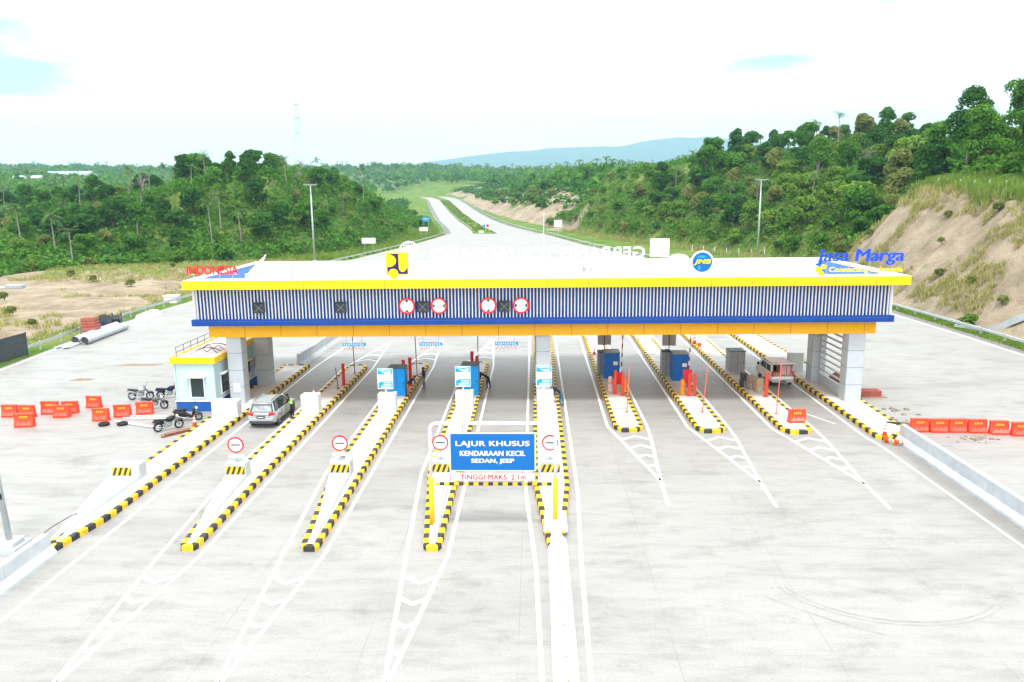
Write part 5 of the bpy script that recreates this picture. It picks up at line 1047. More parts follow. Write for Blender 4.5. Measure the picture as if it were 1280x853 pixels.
spots = [(-33.75,48.0,8,0,'orange barrier standing foremost and askew in the far cluster'), (-35.0,50.2,-2,0,'orange barrier second from the outer end of the far cluster\'s row'), (-36.3,50.3,0,0,'orange barrier at the outer end of the far cluster, half out of the frame'), (-33.9,51.0,0,1,'faded orange barrier behind the askew one of the far cluster'), (-32.6,50.2,3,0,'orange barrier at the inner end of the far cluster, front of a pair'), (-32.6,51.2,6,0,'orange barrier at the inner end of the far cluster, back of a pair'), (-31.7,52.6,-5,0,'lone orange barrier standing a step behind the far cluster'),
         (-29.4,49.4,3,0,'orange barrier at the outer end of the row beside the motorcycles'), (-28.4,50.3,10,0,'orange barrier second in the row beside the motorcycles'), (-27.2,51.0,12,0,'orange barrier nearest the motorcycles in their row'),
         (24.15,47.0,0,0,'orange barrier touching the concrete barrier at the inner end of the exit row'), (25.3,46.9,0,0,'second orange barrier from the concrete barrier in the exit row'), (26.45,46.9,1,0,'third orange barrier from the concrete barrier in the exit row'), (27.6,46.8,0,0,'fourth orange barrier from the concrete barrier in the exit row'), (28.75,46.5,-2,1,'faded pink orange barrier in the exit row'), (29.9,46.2,0,0,'orange barrier at the outer end of the exit row beyond the faded one'), (31.05,46.1,0,0,'orange barrier of the exit row cut by the frame edge'),
         (16.95,48.3,2,1,'faded orange barrier standing on the tip of the island by the van')]
for i, (x, y, a, kind, lab) in enumerate(spots):
    z = 0.22 if i == len(spots)-1 else 0
    if i == 0: pb[0].location = (x, y, z); pb[0].rotation_euler = (0, 0, R(a)); pb[0]['label'] = lab
    elif i == 3: pb[1].location = (x, y, z); pb[1].rotation_euler = (0, 0, R(a)); pb[1]['label'] = lab
    else: dup(pb[kind], (x, y, z), R(a), lab, (0.90, 0.95, 0.94))
tag(bpy.data.objects['plastic_barrier'], group='plastic water barriers')
g = thing('red_drum', 'tall red plastic barrier stood on end beside the booth wall', 'barrier', (-25.7, 53.3, 0)); mb = MB(); mb.bbox(-0.25, 0.25, -0.2, 0.2, 0, 1.5, 0.04); mb.build('drum_body', M['redp'], g); mb = MB(); mb.bbox(-0.27, 0.27, -0.22, 0.22, 0.7, 0.8, 0.02); mb.build('drum_band', M['orange'], g)
def cone(label, loc, fallen=None, s=1.0):
    g = thing('traffic_cone', label, 'traffic cone', loc, 0, 'traffic cones'); g.scale = (s, s, s)
    if fallen is not None: g.rotation_euler = (0, R(84), fallen); g.location.z += 0.19*s
    mb = MB(); mb.bbox(-0.19, 0.19, -0.19, 0.19, 0, 0.035, 0.01); mb.build('cone_base', M['cone'], g)
    mb = MB(); mb.tube([(0,0,0.035),(0,0,0.7)], [0.14,0.025], 16); o = mb.build('cone_body', M['cone'], g, True)
    for z0, z1 in ((0.28, 0.40), (0.48, 0.58)): mb = MB(); f = lambda z: 0.14-(z-0.035)/0.665*0.115+0.004; mb.tube([(0,0,z0),(0,0,z1)], [f(z0), f(z1)], 16, cap=False); mb.build('white_band', M['white'], o)
cone('orange and white cone on the island behind the attendant', (-16.0, 53.6, 0.215), None, 1.3); cone('small orange cone on the pavement beside the scooter', (-22.45, 48.2, 0), None, 1.0)
cone('orange cone lying against the tip of the concrete exit barrier, nearer the lane', (21.15, 44.9, 0), R(-60)); cone('orange and white cone upright at the tip of the concrete exit barrier', (21.35, 45.5, 0.23))
cone('orange cone lying at the foot of the concrete exit barrier', (21.45, 44.4, 0), R(-30)); cone('white tipped cone behind the plastic barrier on the island by the van', (17.0, 49.2, 0.215))
cone('orange cone on the far deck of the exit island nearest the middle', (5.55, 69.5, 0.215)); cone('orange cone fallen on the far deck of the exit island by the grey cabinet', (15.9, 73, 0.215), R(40)); cone('orange cone upright on the far deck of the exit island by the grey cabinet', (15.7, 74.2, 0.215), None, 1.5)
# white portacabin like blocks at the far end of the exit islands
for i, (x, y) in enumerate(((6.0, 76.5), (11.2, 76.5), (16.6, 76.5), (21.6, 78.5))):
    mb = MB(); mb.bbox(-0.6, 0.6, -0.5, 0.5, 0.215, 1.7, 0.03); g = thing('concrete_block', ['white block at the far end of the exit island nearest the middle', 'white block at the far end of the middle exit island', 'white block at the far end of the exit island by the grey cabinet', 'white block at the far end of the wide exit island'][i], 'block', (x, y, 0), 0, 'white blocks on the exit islands'); mb.build('block_body', M['wall_white'], g); mb = MB(); mb.bbox(-0.64, 0.64, -0.54, 0.54, 0.212, 0.3, 0.02); mb.build('block_plinth', M['conc'], g)
g = thing('low_wall', 'pale green grey low wall beside the van and the back column', 'wall', (21.0, 62.5, 0)); mb = MB(); mb.box(-0.1, 1.2, 0, 0.2, 0.215, 1.7); mb.build('wall_panel', mat('pale_green_render', (0.50, 0.57, 0.54), 0.8, 0.06), g); mb = MB(); mb.box(-0.13, 1.23, -0.03, 0.23, 1.7, 1.76); mb.build('wall_coping', M['conc'], g)
# drain covers on the islands
for i, (x, y) in enumerate(((6.0, 51.5), (11.2, 51.5), (16.7, 52.4), (22.6, 50.6))):
    mb = MB(); 
    for k in range(6): mb.box(-0.5, 0.5, -0.27+k*0.09, -0.21+k*0.09, 0.212, 0.226)
    g = thing('drain_grate', ['grey drain grate on the exit island nearest the middle', 'grey drain grate on the middle exit island', 'grey drain grate on the exit island before the orange red post', 'grey drain grate before the steel screen\'s front column'][i], 'drain grate', (x, y, 0), 0, 'drain grates on the exit islands'); mb.build('grate', M['steel'], g)
# bits lying about
g = thing('brick_pile', 'rusty red skip of bricks on the pavement behind the exit columns', 'brick pile', (24.6, 55.5, 0)); mb = MB(); mb.bbox(-0.8, 0.8, -0.4, 0.4, 0, 0.5, 0.03); mb.build('bricks', M['brick'], g); mb = MB(); mb.box(-0.9, 1.2, -0.5, 0.5, 0, 0.06); mb.build('pallet_board', M['wood'], g)
g = thing('brick_pile', 'rusty brown heap seen through the steel side screen', 'brick pile', (24.0, 59.5, 0)); mb = MB(); mb.loft([[(-0.9*k,-0.6*k,z),(0.8*k,-0.5*k,z),(0.9*k,0.5*k,z),(-0.7*k,0.6*k,z)] for k, z in ((1,0),(0.8,0.5),(0.35,0.85))]); mb.build('bricks', M['rust'], g); mb = MB(); mb.box(-1.2, 0.4, -1.2, -0.7, 0, 0.08); mb.build('board', M['wood'], g)
mb = MB()
for k in range(26):
    x, y = rng.uniform(-1.6, 1.6), rng.uniform(-2.4, 1.6); s = rng.uniform(0.05, 0.22); mb.loft([[(x-s*q,y-s*q,z),(x+s*q,y-s*q*0.7,z),(x+s*q*0.8,y+s*q,z),(x-s*q*0.9,y+s*q*0.8,z)] for q, z in ((1,0.0),(0.6,s*0.6))])
tag(mb.build('rubble', mat('rubble_earth', (0.22, 0.19, 0.16), 0.95, 0.3, 6), loc=(24.6, 50.5, 0)), kind='stuff')
mb = MB(); mb.tube([(-0.7,0.5,0.06),(-0.3,0.2,0.14),(0.2,-0.1,0.16),(0.6,-0.3,0.05)], [0.07,0.16,0.18,0.06], 9); tag(mb.build('tarpaulin', M['blk'], loc=(23.1, 48.0, 0)), 'crumpled black tarpaulin beside the end of the concrete exit barrier', 'tarpaulin')
mb = MB(); mb.loft([[(x,-0.25*k,0),(x,0.3*k,0),(x,0.05,0.22*k)] for x, k in ((-0.4,0.3),(-0.1,1),(0.3,0.8),(0.5,0.2))]); tag(mb.build('cement_bag', mat('bag_grey', (0.45, 0.46, 0.46), 0.8, 0.15), loc=(26.9, 39.0, 0)), 'crumpled grey bag lying alone on the pavement behind the exit barrier', 'bag')
mb = MB()
for k in range(40):
    x, y = rng.normal(0, 0.8), rng.normal(0, 0.35); s = rng.uniform(0.03, 0.10); mb.box(x-s, x+s, y-s*0.6, y+s*0.6, 0, s*0.6)
tag(mb.build('rubble', mat('rubble_brown', (0.25, 0.20, 0.15), 0.95, 0.3, 6), loc=(26.8, 45.6, 0)), kind='stuff')
g = thing('ladder', 'white ladder lying flat on the pavement before the motorcycles', 'ladder', (-26.2, 49.9, 0.03), R(-4))
for s in (-0.22, 0.22): mb = MB(); mb.box(-1.9, 1.9, s-0.03, s+0.03, 0, 0.08); mb.build('ladder_rail', M['white'], g)
for k in range(9): mb = MB(); mb.tube([(-1.7+k*0.42, -0.22, 0.04), (-1.7+k*0.42, 0.22, 0.04)], 0.02, 6); mb.build('rung', M['rust'], g)
g = thing('plastic_pipe', 'white pipe lying slantwise in front of the parked motorcycles', 'pipe', (-26.5, 48.3, 0.08), R(-22)); mb = MB(); mb.tube([(-1.8,0,0),(1.8,0,0)], 0.08, 12, cap=False); mb.build('pipe_wall', M['white'], g, True); mb = MB(); mb.tube([(1.6,0,0),(1.85,0,0)], 0.10, 12); mb.build('pipe_collar', M['grey'], g)
for i, (x, y) in enumerate(((-28.6, 48.3), (-27.4, 48.4))):
    g = thing('worn_tyre', ['worn tyre lying flat under the plastic barriers, outer of two', 'worn tyre lying flat under the plastic barriers, inner of two'][i], 'tyre', (x, y, 0.1), 0, 'worn tyres on the pavement'); mb = MB(); mb.torus((0,0,0), 0.26, 0.10, 20, 8, 'z'); mb.build('tyre_tread', M['black'], g, True); mb = MB(); mb.cyl((0,0,-0.04), 0.17, 0.05, 16); mb.build('rim', M['dark'], g)
g = thing('timber_pile', 'brown weathered timber offcuts stacked beside the wide entry island', 'timber', (-22.9, 46.6, 0), R(50))
for k in range(7): mb = MB(); mb.box(-1.1+k*0.06, 1.0-k*0.03, -0.28+(k % 4)*0.14, -0.17+(k % 4)*0.14, (k//4)*0.081, (k//4)*0.081+0.08); mb.build('timber', M['wood'] if k % 2 else M['rust'], g)
for i, (x, y, w_, d_) in enumerate(((-35.5, 66.5, 2.2, 0.35), (-37.5, 61.0, 1.0, 0.5))):
    mb = MB(); mb.loft([[(-w_*k,-d_*k,z),(w_*k*0.7,-d_*k*0.6,z),(w_*k,d_*k*0.5,z),(-w_*k*0.6,d_*k,z)] for k, z in ((1,0),(0.6,0.06))]); tag(mb.build('dirt_heap', mat('dirt_brown', (0.22, 0.17, 0.12), 0.95, 0.25, 4), loc=(x, y, 0.001)), kind='stuff')

# ------------------------------------------------------------------ along the left edge
def zt(x, y): return float(terrain(np.array([x]), np.array([y]))[0])
for i, (x, y, rz) in enumerate(((-48.6, 68.2, 88), (-49.0, 62.6, 92))):
    g = thing('screen_panel', ['dark netting fence panel standing whole beside the guard rail', 'dark netting fence panel cut by the frame edge'][i], 'screen', (x, y, zt(x, y)), R(rz), 'dark netting panels')
    mb = MB(); mb.box(-2.6, 2.6, -0.03, 0.03, 0.15, 2.25); mb.build('netting', M['mesh'], g)
    for s in (-2.6, 0, 2.6): mb = MB(); mb.tube([(s, 0.05, 0), (s, 0.05, 2.35)], 0.04, 8); mb.build('panel_post', M['dark'], g)
    mb = MB(); mb.box(-2.65, 2.65, -0.05, 0.05, 2.25, 2.32); mb.build('top_rail', M['dark'], g)
g = thing('guard_rail_stack', 'stack of loose galvanised guard rail beams on the pavement edge', 'guard rail beams', (-47.3, 76.3, 0), R(93))
for k in range(10):
    mb = MB(); y0_ = -0.6+(k % 5)*0.28; z0_ = (k//5)*0.13
    mb.prism([(y0_-0.15,z0_+0.02),(y0_-0.08,z0_+0.1),(y0_,z0_+0.03),(y0_+0.08,z0_+0.1),(y0_+0.15,z0_+0.02),(y0_+0.15,z0_+0.0),(y0_-0.15,z0_)], -2.4+rng.uniform(-0.3,0.3), 2.4+rng.uniform(-0.3,0.3), 0, 'x'); mb.build('rail_beam', M['steel'], g)
g = thing('pipe', 'thick pale concrete pipe lying on the pavement edge, roadside of the two', 'pipe', (-46.3, 80.5, 0.42), R(94), 'pale pipes on the pavement edge')
mb = MB(); mb.tube([(-4.6,0,0),(4.6,0,0)], 0.42, 20, cap=False); mb.tube([(4.6,0,0),(-4.6,0,0)], 0.36, 20, cap=False); mb.build('pipe_wall', M['conc'], g, True); mb = MB(); mb.cyl((-4.45,0,0), 0.355, 0.02, 18, 'x'); mb.build('bore_shade_disc', M['dark'], g)  # dark disc closes the pipe end, painting the shade inside it
dup(g, (-47.4, 80.7, 0.42), R(94), 'thick pale concrete pipe lying on the pavement edge, guard rail side of the two')
for i, (x, y, z, a) in enumerate(((-47.9, 80.6, 0, 2), (-48.9, 82.5, 0, 6), (-48.4, 81.3, 1.0, 8))):
    g = thing('red_crate', ['low red slatted crate beside the pale pipes, nearer the guard rail beams', 'low red slatted crate beside the cable drums', 'red slatted crate on top of the two low ones'][i], 'crate', (x, y, z), R(a), 'red crates at the pavement edge')
    mb = MB(); mb.bbox(-0.7, 0.7, -0.6, 0.6, 0.04, 0.98, 0.02); mb.build('crate_body', M['brick'], g); mb = MB()
    for zz in (0.08, 0.4, 0.72): mb.box(-0.73, 0.73, -0.63, 0.63, zz, zz+0.14)
    mb.build('crate_slats', mat('crate_slat', (0.38, 0.13, 0.11), 0.8, 0.15), g)
for i, (x, y, a) in enumerate(((-49.0, 85.0, 20), (-48.3, 86.5, -70))):
    g = thing('cable_drum', ['dark cable drum standing beside the red crates', 'dark cable drum with its hollow core facing the road'][i], 'cable drum', (x, y, 0.85), R(a), 'cable drums at the pavement edge')
    for s in (-0.45, 0.45): mb = MB(); mb.cyl((0, s-0.04, 0), 0.85, 0.08, 20, 'y'); mb.build('flange', M['dark'], g)
    mb = MB(); mb.cyl((0, -0.41, 0), 0.6, 0.82, 18, 'y'); mb.build('cable_winding', M['blackp'], g); mb = MB(); mb.cyl((0, -0.55, 0), 0.18, 1.1, 12, 'y'); mb.build('core', M['blue'], g)
g = thing('sheet_heap', 'heap of pale sheeting and frames on the pavement edge past the drums', 'heap', (-48.2, 93.5, 0), R(96))
for k in range(6): mb = MB(); mb.box(-3.2+k*0.3, 2.6+k*0.1, -0.7+k*0.1, 0.5+k*0.05, k*0.091, k*0.091+0.09); mb.build('sheet', M['roofsheet'] if k % 2 else M['white'], g)
g = thing('site_cabin', 'small white cabin block beyond the guard rail near the canopy corner', 'cabin', (-51.5, 107, zt(-51.5, 107))); mb = MB(); mb.bbox(-0.9, 0.9, -0.6, 0.6, 0, 1.0, 0.03); mb.build('cabin_body', M['wall_white'], g); mb = MB(); mb.box(-1.0, 1.0, -0.7, 0.7, 1.0, 1.08); mb.build('cabin_lid', M['white'], g)

# ------------------------------------------------------------------ guard rails
def guard_rail(label, pts, step=4.0):
    P = [Vector((x, y, z)) for x, y, z in pts]; c = P[len(P)//2].copy()
    g = thing('guard_rail', label, 'guard rail', c, 0, 'galvanised guard rails'); mb = MB()
    prof = [(0.0,0.46),(0.05,0.52),(0.0,0.60),(0.05,0.68),(0.0,0.76),(-0.03,0.76),(-0.03,0.46)]; rings = []
    Q = []
    for i in range(len(P)-1):
        n = max(1, int((P[i+1]-P[i]).length/step)); Q += [P[i].lerp(P[i+1], k/n) for k in range(n)]
    Q.append(P[-1])
    for i, p in enumerate(Q):
        d = (Q[min(i+1,len(Q)-1)]-Q[max(i-1,0)]); d.z = 0; d.normalize(); n_ = Vector((-d.y, d.x, 0))
        rings.append([tuple(p-c+n_*a+Vector((0,0,z))) for a, z in prof])
    mb.loft(rings); mb.build('rail', M['steel'], g)
    first = None
    for i, p in enumerate(Q):
        if i > 95: break
        if first is None: mb = MB(); mb.box(-0.06, 0.06, -0.06, 0.06, -0.4, 0.8); first = mb.build('rail_post', M['steel'], g); first.location = p-c; continue
        o = first.copy(); COL.objects.link(o); o.parent = g; o.location = p-c
    return g
gl = [(x-1.2, y, 0.0) for x, y in PL if y >= 40]
guard_rail('galvanised guard rail along the dirt field and pavement edge', gl)
gr_ = [(x+1.7, y, 0.0) for x, y in PR if 40 <= y]
guard_rail('galvanised guard rail along the foot of the cut slope', gr_)
def edge(P, side, extra, y0, y1):
    y, x, hw = resample(P); return [(x[i]+side*(hw[i]+extra), y[i], float(roadz(y[i]))) for i in range(len(y)) if y0 <= y[i] <= y1]
guard_rail('galvanised guard rail on the outer side of the carriageway climbing away beside the grass bank', edge(RL, -1, 0.5, 283, 640), 6.0)
guard_rail('galvanised guard rail on the outer side of the carriageway climbing below the brown cutting', edge(RR, 1, 0.5, 283, 640), 6.0)
guard_rail('galvanised guard rail along the grass median of the highway', edge(RL, 1, 0.4, 300, 560), 6.0)

# ------------------------------------------------------------------ lamps and road signs
def mast(label, x, y, top):
    z = zt(x, y) ; g = thing('lamp_mast', label, 'lamp mast', (x, y, max(z, -0.05)), 0, 'tall lamp masts behind the plaza')
    mb = MB(); mb.tube([(0,0,0),(0,0,top)], [0.24,0.13], 12); mb.build('mast_pole', M['steel'], g, True); mb = MB(); mb.box(-0.5, 0.5, -0.5, 0.5, 0, 0.25); mb.build('mast_base', M['conc'], g)
    mb = MB(); mb.tube([(-1.3,0,top-0.1),(1.3,0,top-0.1)], 0.06, 6); mb.tube([(0,-0.9,top-0.1),(0,0.9,top-0.1)], 0.06, 6); mb.build('cross_arm', M['steel'], g)
    for dx, dy in ((-1.2,0),(-0.6,-0.3),(0.6,-0.3),(1.2,0),(0,-0.85)):
        mb = MB(); mb.bbox(dx-0.28, dx+0.28, dy-0.35, dy+0.2, top-0.05, top+0.15, 0.03); mb.build('floodlight', M['grey'], g)
mast('tall grey lamp mast in front of the green bank on the entry side', -49.5, 172.5, 17.0); mast('tall grey lamp mast in front of the wooded bank on the exit side', 49.8, 173, 17.2)
g = thing('street_lamp', 'grey lamp pole on a stepped concrete foot beyond the entry barrier', 'street lamp', (-22.75, 30.4, 0)); mb = MB(); mb.tube([(0,0,0.42),(-0.5,0,11.0)], [0.13,0.08], 14); mb.build('lamp_pole', M['steel'], g, True)
mb = MB(); mb.box(-0.6, 0.6, -0.6, 0.6, 0, 0.2); mb.bbox(-0.42, 0.42, -0.42, 0.42, 0.202, 0.42, 0.03); mb.build('lamp_foot', M['conc'], g); mb = MB(); mb.tube([(-0.5,0,10.9),(0.3,0,11.3),(1.6,0,11.4)], 0.05, 8); mb.build('lamp_arm', M['steel'], g); mb = MB(); mb.bbox(1.4, 2.1, -0.15, 0.15, 11.33, 11.5, 0.03); mb.build('lamp_head', M['grey'], g); mb = MB(); mb.box(-0.24, 0.02, -0.16, -0.11, 2.3, 2.55); mb.build('number_plate', M['blackp'], g)
mb = MB(); mb.tube([(-20.85-0.7*t_, 29.9+3.6*t_, 0.95-0.65*t_+0.25*t_*(1-t_)) for t_ in np.linspace(0, 1, 8)], 0.02, 5); tag(mb.build('cable', M['blackp']), 'thin black cable running from the entry barrier to the wide island', 'cable')
def board_sign(name, label, x, y, w_, h_, z0, m, posts=2, grp=None):
    g = thing(name, label, 'road sign', (x, y, zt(x, y) if x < -40 or x > 46 else float(roadz(y))), 0, grp)
    mb = MB(); mb.box(-w_/2, w_/2, -0.05, 0.0, z0, z0+h_); mb.build('sign_board', m, g)
    for k in range(posts): px = 0 if posts == 1 else (-0.3+0.6*k)*w_; mb = MB(); mb.tube([(px, 0.06, -0.8), (px, 0.06, z0+h_*0.9)], 0.07, 8); mb.build('sign_post', M['steel'], g)
    return g
board_sign('road_sign', 'wide blank white board on two posts below the green bank, nearer one', -44.0, 205, 3.7, 1.5, 1.9, M['white'], 2, 'white boards beside the highway')
board_sign('road_sign', 'blank white board on two posts farther up the highway than its twin', -38.2, 268, 3.0, 1.4, 1.9, M['white'], 2, 'white boards beside the highway')
g = board_sign('direction_sign', 'blue direction board beside the highway above the white boards', -44.2, 318, 3.2, 1.6, 3.2, M['cyan'], 2); mb = MB(); mb.box(-1.2, 1.2, -0.06, -0.0505, 4.1, 4.25); mb.box(-0.9, 0.6, -0.06, -0.0505, 3.6, 3.72); mb.build('sign_lines', M['white'], g)
board_sign('road_sign', 'square white board on a thick post beside the exit side guard rail', 8.4, 268, 2.8, 2.4, 3.0, M['white'], 1)
g = thing('median_sign', 'small blue and red plates on one post at the tip of the median', 'road sign', (-18.3, 296, 0.1)); mb = MB(); mb.tube([(0,0.05,-0.2),(0,0.05,2.6)], 0.06, 8); mb.build('sign_post', M['white'], g)
for s, m in ((-1, M['cyan']), (1, M['red'])): mb = MB(); disc(mb, (s*0.65, 2.3), 0.55, -0.05, 0, 20); mb.build('sign_plate', m, g)
mb = MB(); mb.bbox(-0.9, 0.9, -0.6, 0.6, 0, 0.8, 0.05); g = thing('concrete_block', 'white block at the tip of the grass median', 'block', (-19.6, 290, 0)); mb.build('block_body', M['wall_white'], g); mb = MB(); mb.box(-1, 1, -0.7, 0.7, 0, 0.1); mb.build('block_plinth', M['conc'], g)
# fence posts along the top of the cut slope
fp = None
for k in range(24):
    if k < 15: y = 74+k*3.6; x = np.interp(y, TR[:,1], TR[:,0])+np.interp(y, TR[:,1], TR[:,3])+2.2
    else: x, y = 40+(k-15)*2.1, 196-(k-15)*3.1
    loc = (x, y, zt(x, y)-0.2)
    lab = 'pale concrete fence post in the grass on top of the cut slope' if k < 15 else 'pale fence post at the foot of the wooded bank near the round emblem'
    grp = 'fence posts on the cut slope' if k < 15 else 'fence posts below the wooded bank'
    if fp is None: fp = thing('fence_post', lab, 'fence post', loc, 0, grp); mb = MB(); mb.bbox(-0.07, 0.07, -0.07, 0.07, 0, 1.7, 0.01); mb.build('post_shaft', M['wall_white'], fp); mb = MB(); mb.box(-0.09, 0.09, -0.09, 0.09, 1.7, 1.76); mb.build('post_cap', M['conc'], fp)
    else: o = dup(fp, loc, rng.uniform(0, 1), lab); o['group'] = grp
# stepped drain up the cut slope
mb = MB(); P = [(46.5+k*0.75, 84.5-k*1.35) for k in range(16)]
for (x, y), (x1, y1) in zip(P[:-1], P[1:]):
    za, zb = zt(x, y)+0.3, zt(x1, y1)+0.3; d = Vector((x1-x, y1-y, 0)).normalized(); n_ = Vector((-d.y, d.x, 0))
    for s in (-0.5, 0.5):
        a = Vector((x, y, 0))+n_*s; b2 = Vector((x1, y1, 0))+n_*s; e = n_*0.08
        mb.add([(a.x-e.x,a.y-e.y,za-0.7),(a.x+e.x,a.y+e.y,za-0.7),(b2.x+e.x,b2.y+e.y,zb-0.7),(b2.x-e.x,b2.y-e.y,zb-0.7),(a.x-e.x,a.y-e.y,za+0.12),(a.x+e.x,a.y+e.y,za+0.12),(b2.x+e.x,b2.y+e.y,zb+0.12),(b2.x-e.x,b2.y-e.y,zb+0.12)], [(4,5,6,7),(0,1,5,4),(1,2,6,5),(2,3,7,6),(3,0,4,7)])
    a = Vector((x,y,0)); b2 = Vector((x1,y1,0)); e = n_*0.42
    mb.add([(a.x-e.x,a.y-e.y,za-0.12),(a.x+e.x,a.y+e.y,za-0.12),(b2.x+e.x,b2.y+e.y,zb-0.12),(b2.x-e.x,b2.y-e.y,zb-0.12)], [(0,1,2,3)])
g = thing('slope_drain', 'pale concrete drain channel running slantwise up the bare cut slope', 'drain', (0,0,0)); mb.build('channel', M['conc'], g)
# houses and sheds on the far plain, lattice tower on the hill
def shed(label, x, y, w_, d_, h_, roof, walls, grp='far buildings on the wooded plain'):
    g = thing('far_shed', label, 'building', (x, y, zt(x, y)-0.5), 0, grp); mb = MB(); mb.box(-w_/2, w_/2, 0, d_, 0, h_); mb.build('wall', walls, g)
    mb = MB(); mb.prism([(-0.5, h_), (d_+0.5, h_), (d_/2, h_+d_*0.22)], -w_/2-0.5, w_/2+0.5, 0, 'x'); mb.build('roof', roof, g)
shed('long white roofed shed among the far trees on the entry side, wider one', -372, 640, 22, 10, 7.5, M['roofw'], M['grey']); shed('long white roofed shed among the far trees on the entry side, narrower one', -392, 640, 12, 10, 8, M['roofw'], M['grey'])
shed('pale blue roofed long shed on the far skyline of the entry side', -520, 860, 50, 18, 11, mat('roof_pale_blue', (0.35, 0.52, 0.62), 0.5, 0.08), M['wall_white'])
for i, (px, y) in enumerate(((14, 700), (24, 690), (32, 720), (47, 700))): shed(['pale house at the far skyline, outermost of four', 'pale house at the far skyline, second from the frame edge', 'reddish roofed house at the far skyline', 'pale house at the far skyline, innermost of four'][i], (px-667)/960*y, y, 8, 7, 8+i % 2, M['roofw'] if i != 2 else M['brick'], M['wall_white'])
g = thing('lattice_tower', 'tall pale lattice tower rising behind the wooded hill', 'tower', (-127, 425, 12)); Ht = 52.0
def tw(z): return 3.0*(1-z/Ht)+0.5
for sx in (-1, 1):
    for sy in (-1, 1): mb = MB(); mb.tube([(sx*tw(0),sy*tw(0),0),(sx*tw(Ht),sy*tw(Ht),Ht)], 0.08, 5); mb.build('tower_leg', M['steel'], g)
mb = MB(); z = 0.0
while z < Ht-1:
    dz = max(2.0, tw(z)*1.5); z2 = min(Ht, z+dz); a, b2 = tw(z), tw(z2)
    for sy in (-1, 1): mb.tube([(-a,sy*a,z),(b2,sy*b2,z2)], 0.04, 4); mb.tube([(a,sy*a,z),(-b2,sy*b2,z2)], 0.04, 4); mb.tube([(sy*a,-a,z),(sy*b2,b2,z2)], 0.04, 4)
    z = z2
mb.build('lattice_bracing', M['steel'], g)
for z, w_ in ((Ht-2, 1.6), (Ht-9, 2.0), (Ht-17, 2.0)): mb = MB(); mb.box(-w_, w_, -0.15, 0.15, z, z+0.35); mb.build('antenna_arm', M['grey'], g)
# ------------------------------------------------------------------ vegetation
fol = [foliage('leaves_deep', (0.012, 0.058, 0.010), (0.070, 0.200, 0.030), 0.35), foliage('leaves_mid', (0.022, 0.100, 0.012), (0.125, 0.300, 0.034), 0.35), foliage('leaves_bright', (0.055, 0.150, 0.014), (0.22, 0.37, 0.05), 0.35), foliage('leaves_olive', (0.10, 0.15, 0.03), (0.28, 0.31, 0.09), 0.35)]
palmf = foliage('palm_fronds', (0.035, 0.095, 0.025), (0.16, 0.27, 0.08), 0.2, 0.5)
dryg = foliage('dry_grass', (0.24, 0.26, 0.07), (0.46, 0.42, 0.18), 0.3)
greeng = foliage('green_grass', (0.09, 0.18, 0.02), (0.25, 0.36, 0.07), 0.3)
def quads(P, Nn, size, rg, name, m, asp=1.5, fold=True):
    n = len(P); Nn = Nn/np.linalg.norm(Nn, axis=1, keepdims=True)
    a = np.cross(Nn, rg.normal(size=(n, 3))); a /= np.linalg.norm(a, axis=1, keepdims=True)+1e-9; b2 = np.cross(Nn, a)
    s = np.asarray(size).reshape(-1, 1)*np.ones((n, 1)); a = a*s*asp*0.5; b2 = b2*s*0.5; bend = Nn*s*0.22
    V = np.stack([P-a-bend, P+b2*0.9, P+a-bend, P-b2*0.9], 1).reshape(-1, 3); F_ = np.arange(4*n).reshape(-1, 4)
    me_ = bpy.data.meshes.new(name); me_.vertices.add(4*n); me_.vertices.foreach_set('co', V.ravel().astype(np.float32))
    me_.loops.add(4*n); me_.loops.foreach_set('vertex_index', F_.ravel().astype(np.int32)); me_.polygons.add(n); me_.polygons.foreach_set('loop_start', np.arange(0, 4*n, 4).astype(np.int32))
    me_.materials.append(m); me_.update(calc_edges=True); return me_
def unit(rg, n):
    d = rg.normal(size=(n, 3)); return d/np.linalg.norm(d, axis=1, keepdims=True)
def crown_pts(seed, rad, hgt, nl, nleaf, z0, flat=0.8):
    rg = np.random.default_rng(seed); C = []; Rr = []
    for k in range(nl):
        t_ = rg.uniform(0, 2*math.pi); q = rg.uniform(0.25, 0.8)*rad; z = z0 + hgt*rg.uniform(0.10, 0.82); sh_ = 1-0.45*((z-z0)/hgt)
        C.append((q*math.cos(t_)*sh_, q*math.sin(t_)*sh_, z)); Rr.append(rad*rg.uniform(0.24, 0.46))
    C.append((0, 0, z0+hgt*0.66)); Rr.append(rad*0.55)
    C = np.array(C); Rr = np.array(Rr); w_ = Rr**2/np.sum(Rr**2); k = rg.choice(len(C), nleaf, p=w_); d = unit(rg, nleaf); d[:,2] = np.where(d[:,2] < -0.35, -d[:,2], d[:,2])
    P = C[k] + d*(Rr[k]*rg.uniform(0.72, 1.12, nleaf))[:,None]*np.array([1, 1, flat])
    Nn = d*1.0 + rg.normal(size=(nleaf, 3))*0.55 + np.array([0, 0, 0.35]); return C, Rr, P, Nn, rg
def trunk_mb(C, z0, r_, rg, nb=5):
    mb = MB(); top = Vector((0, 0, z0+1.5)); mb.tube([(0,0,-1.2),(0.08,0.05,z0*0.5),tuple(top)], [r_, r_*0.8, r_*0.55], 8)
    for k in range(min(nb, len(C))):
        c = Vector(C[k]); mb.tube([(0.05,0.03,z0*rg.uniform(0.6,0.95)), tuple(Vector((0,0,z0)).lerp(c, 0.5)+Vector((0,0,0.3))), tuple(c)], [r_*0.45, r_*0.3, r_*0.12], 6)
    return mb
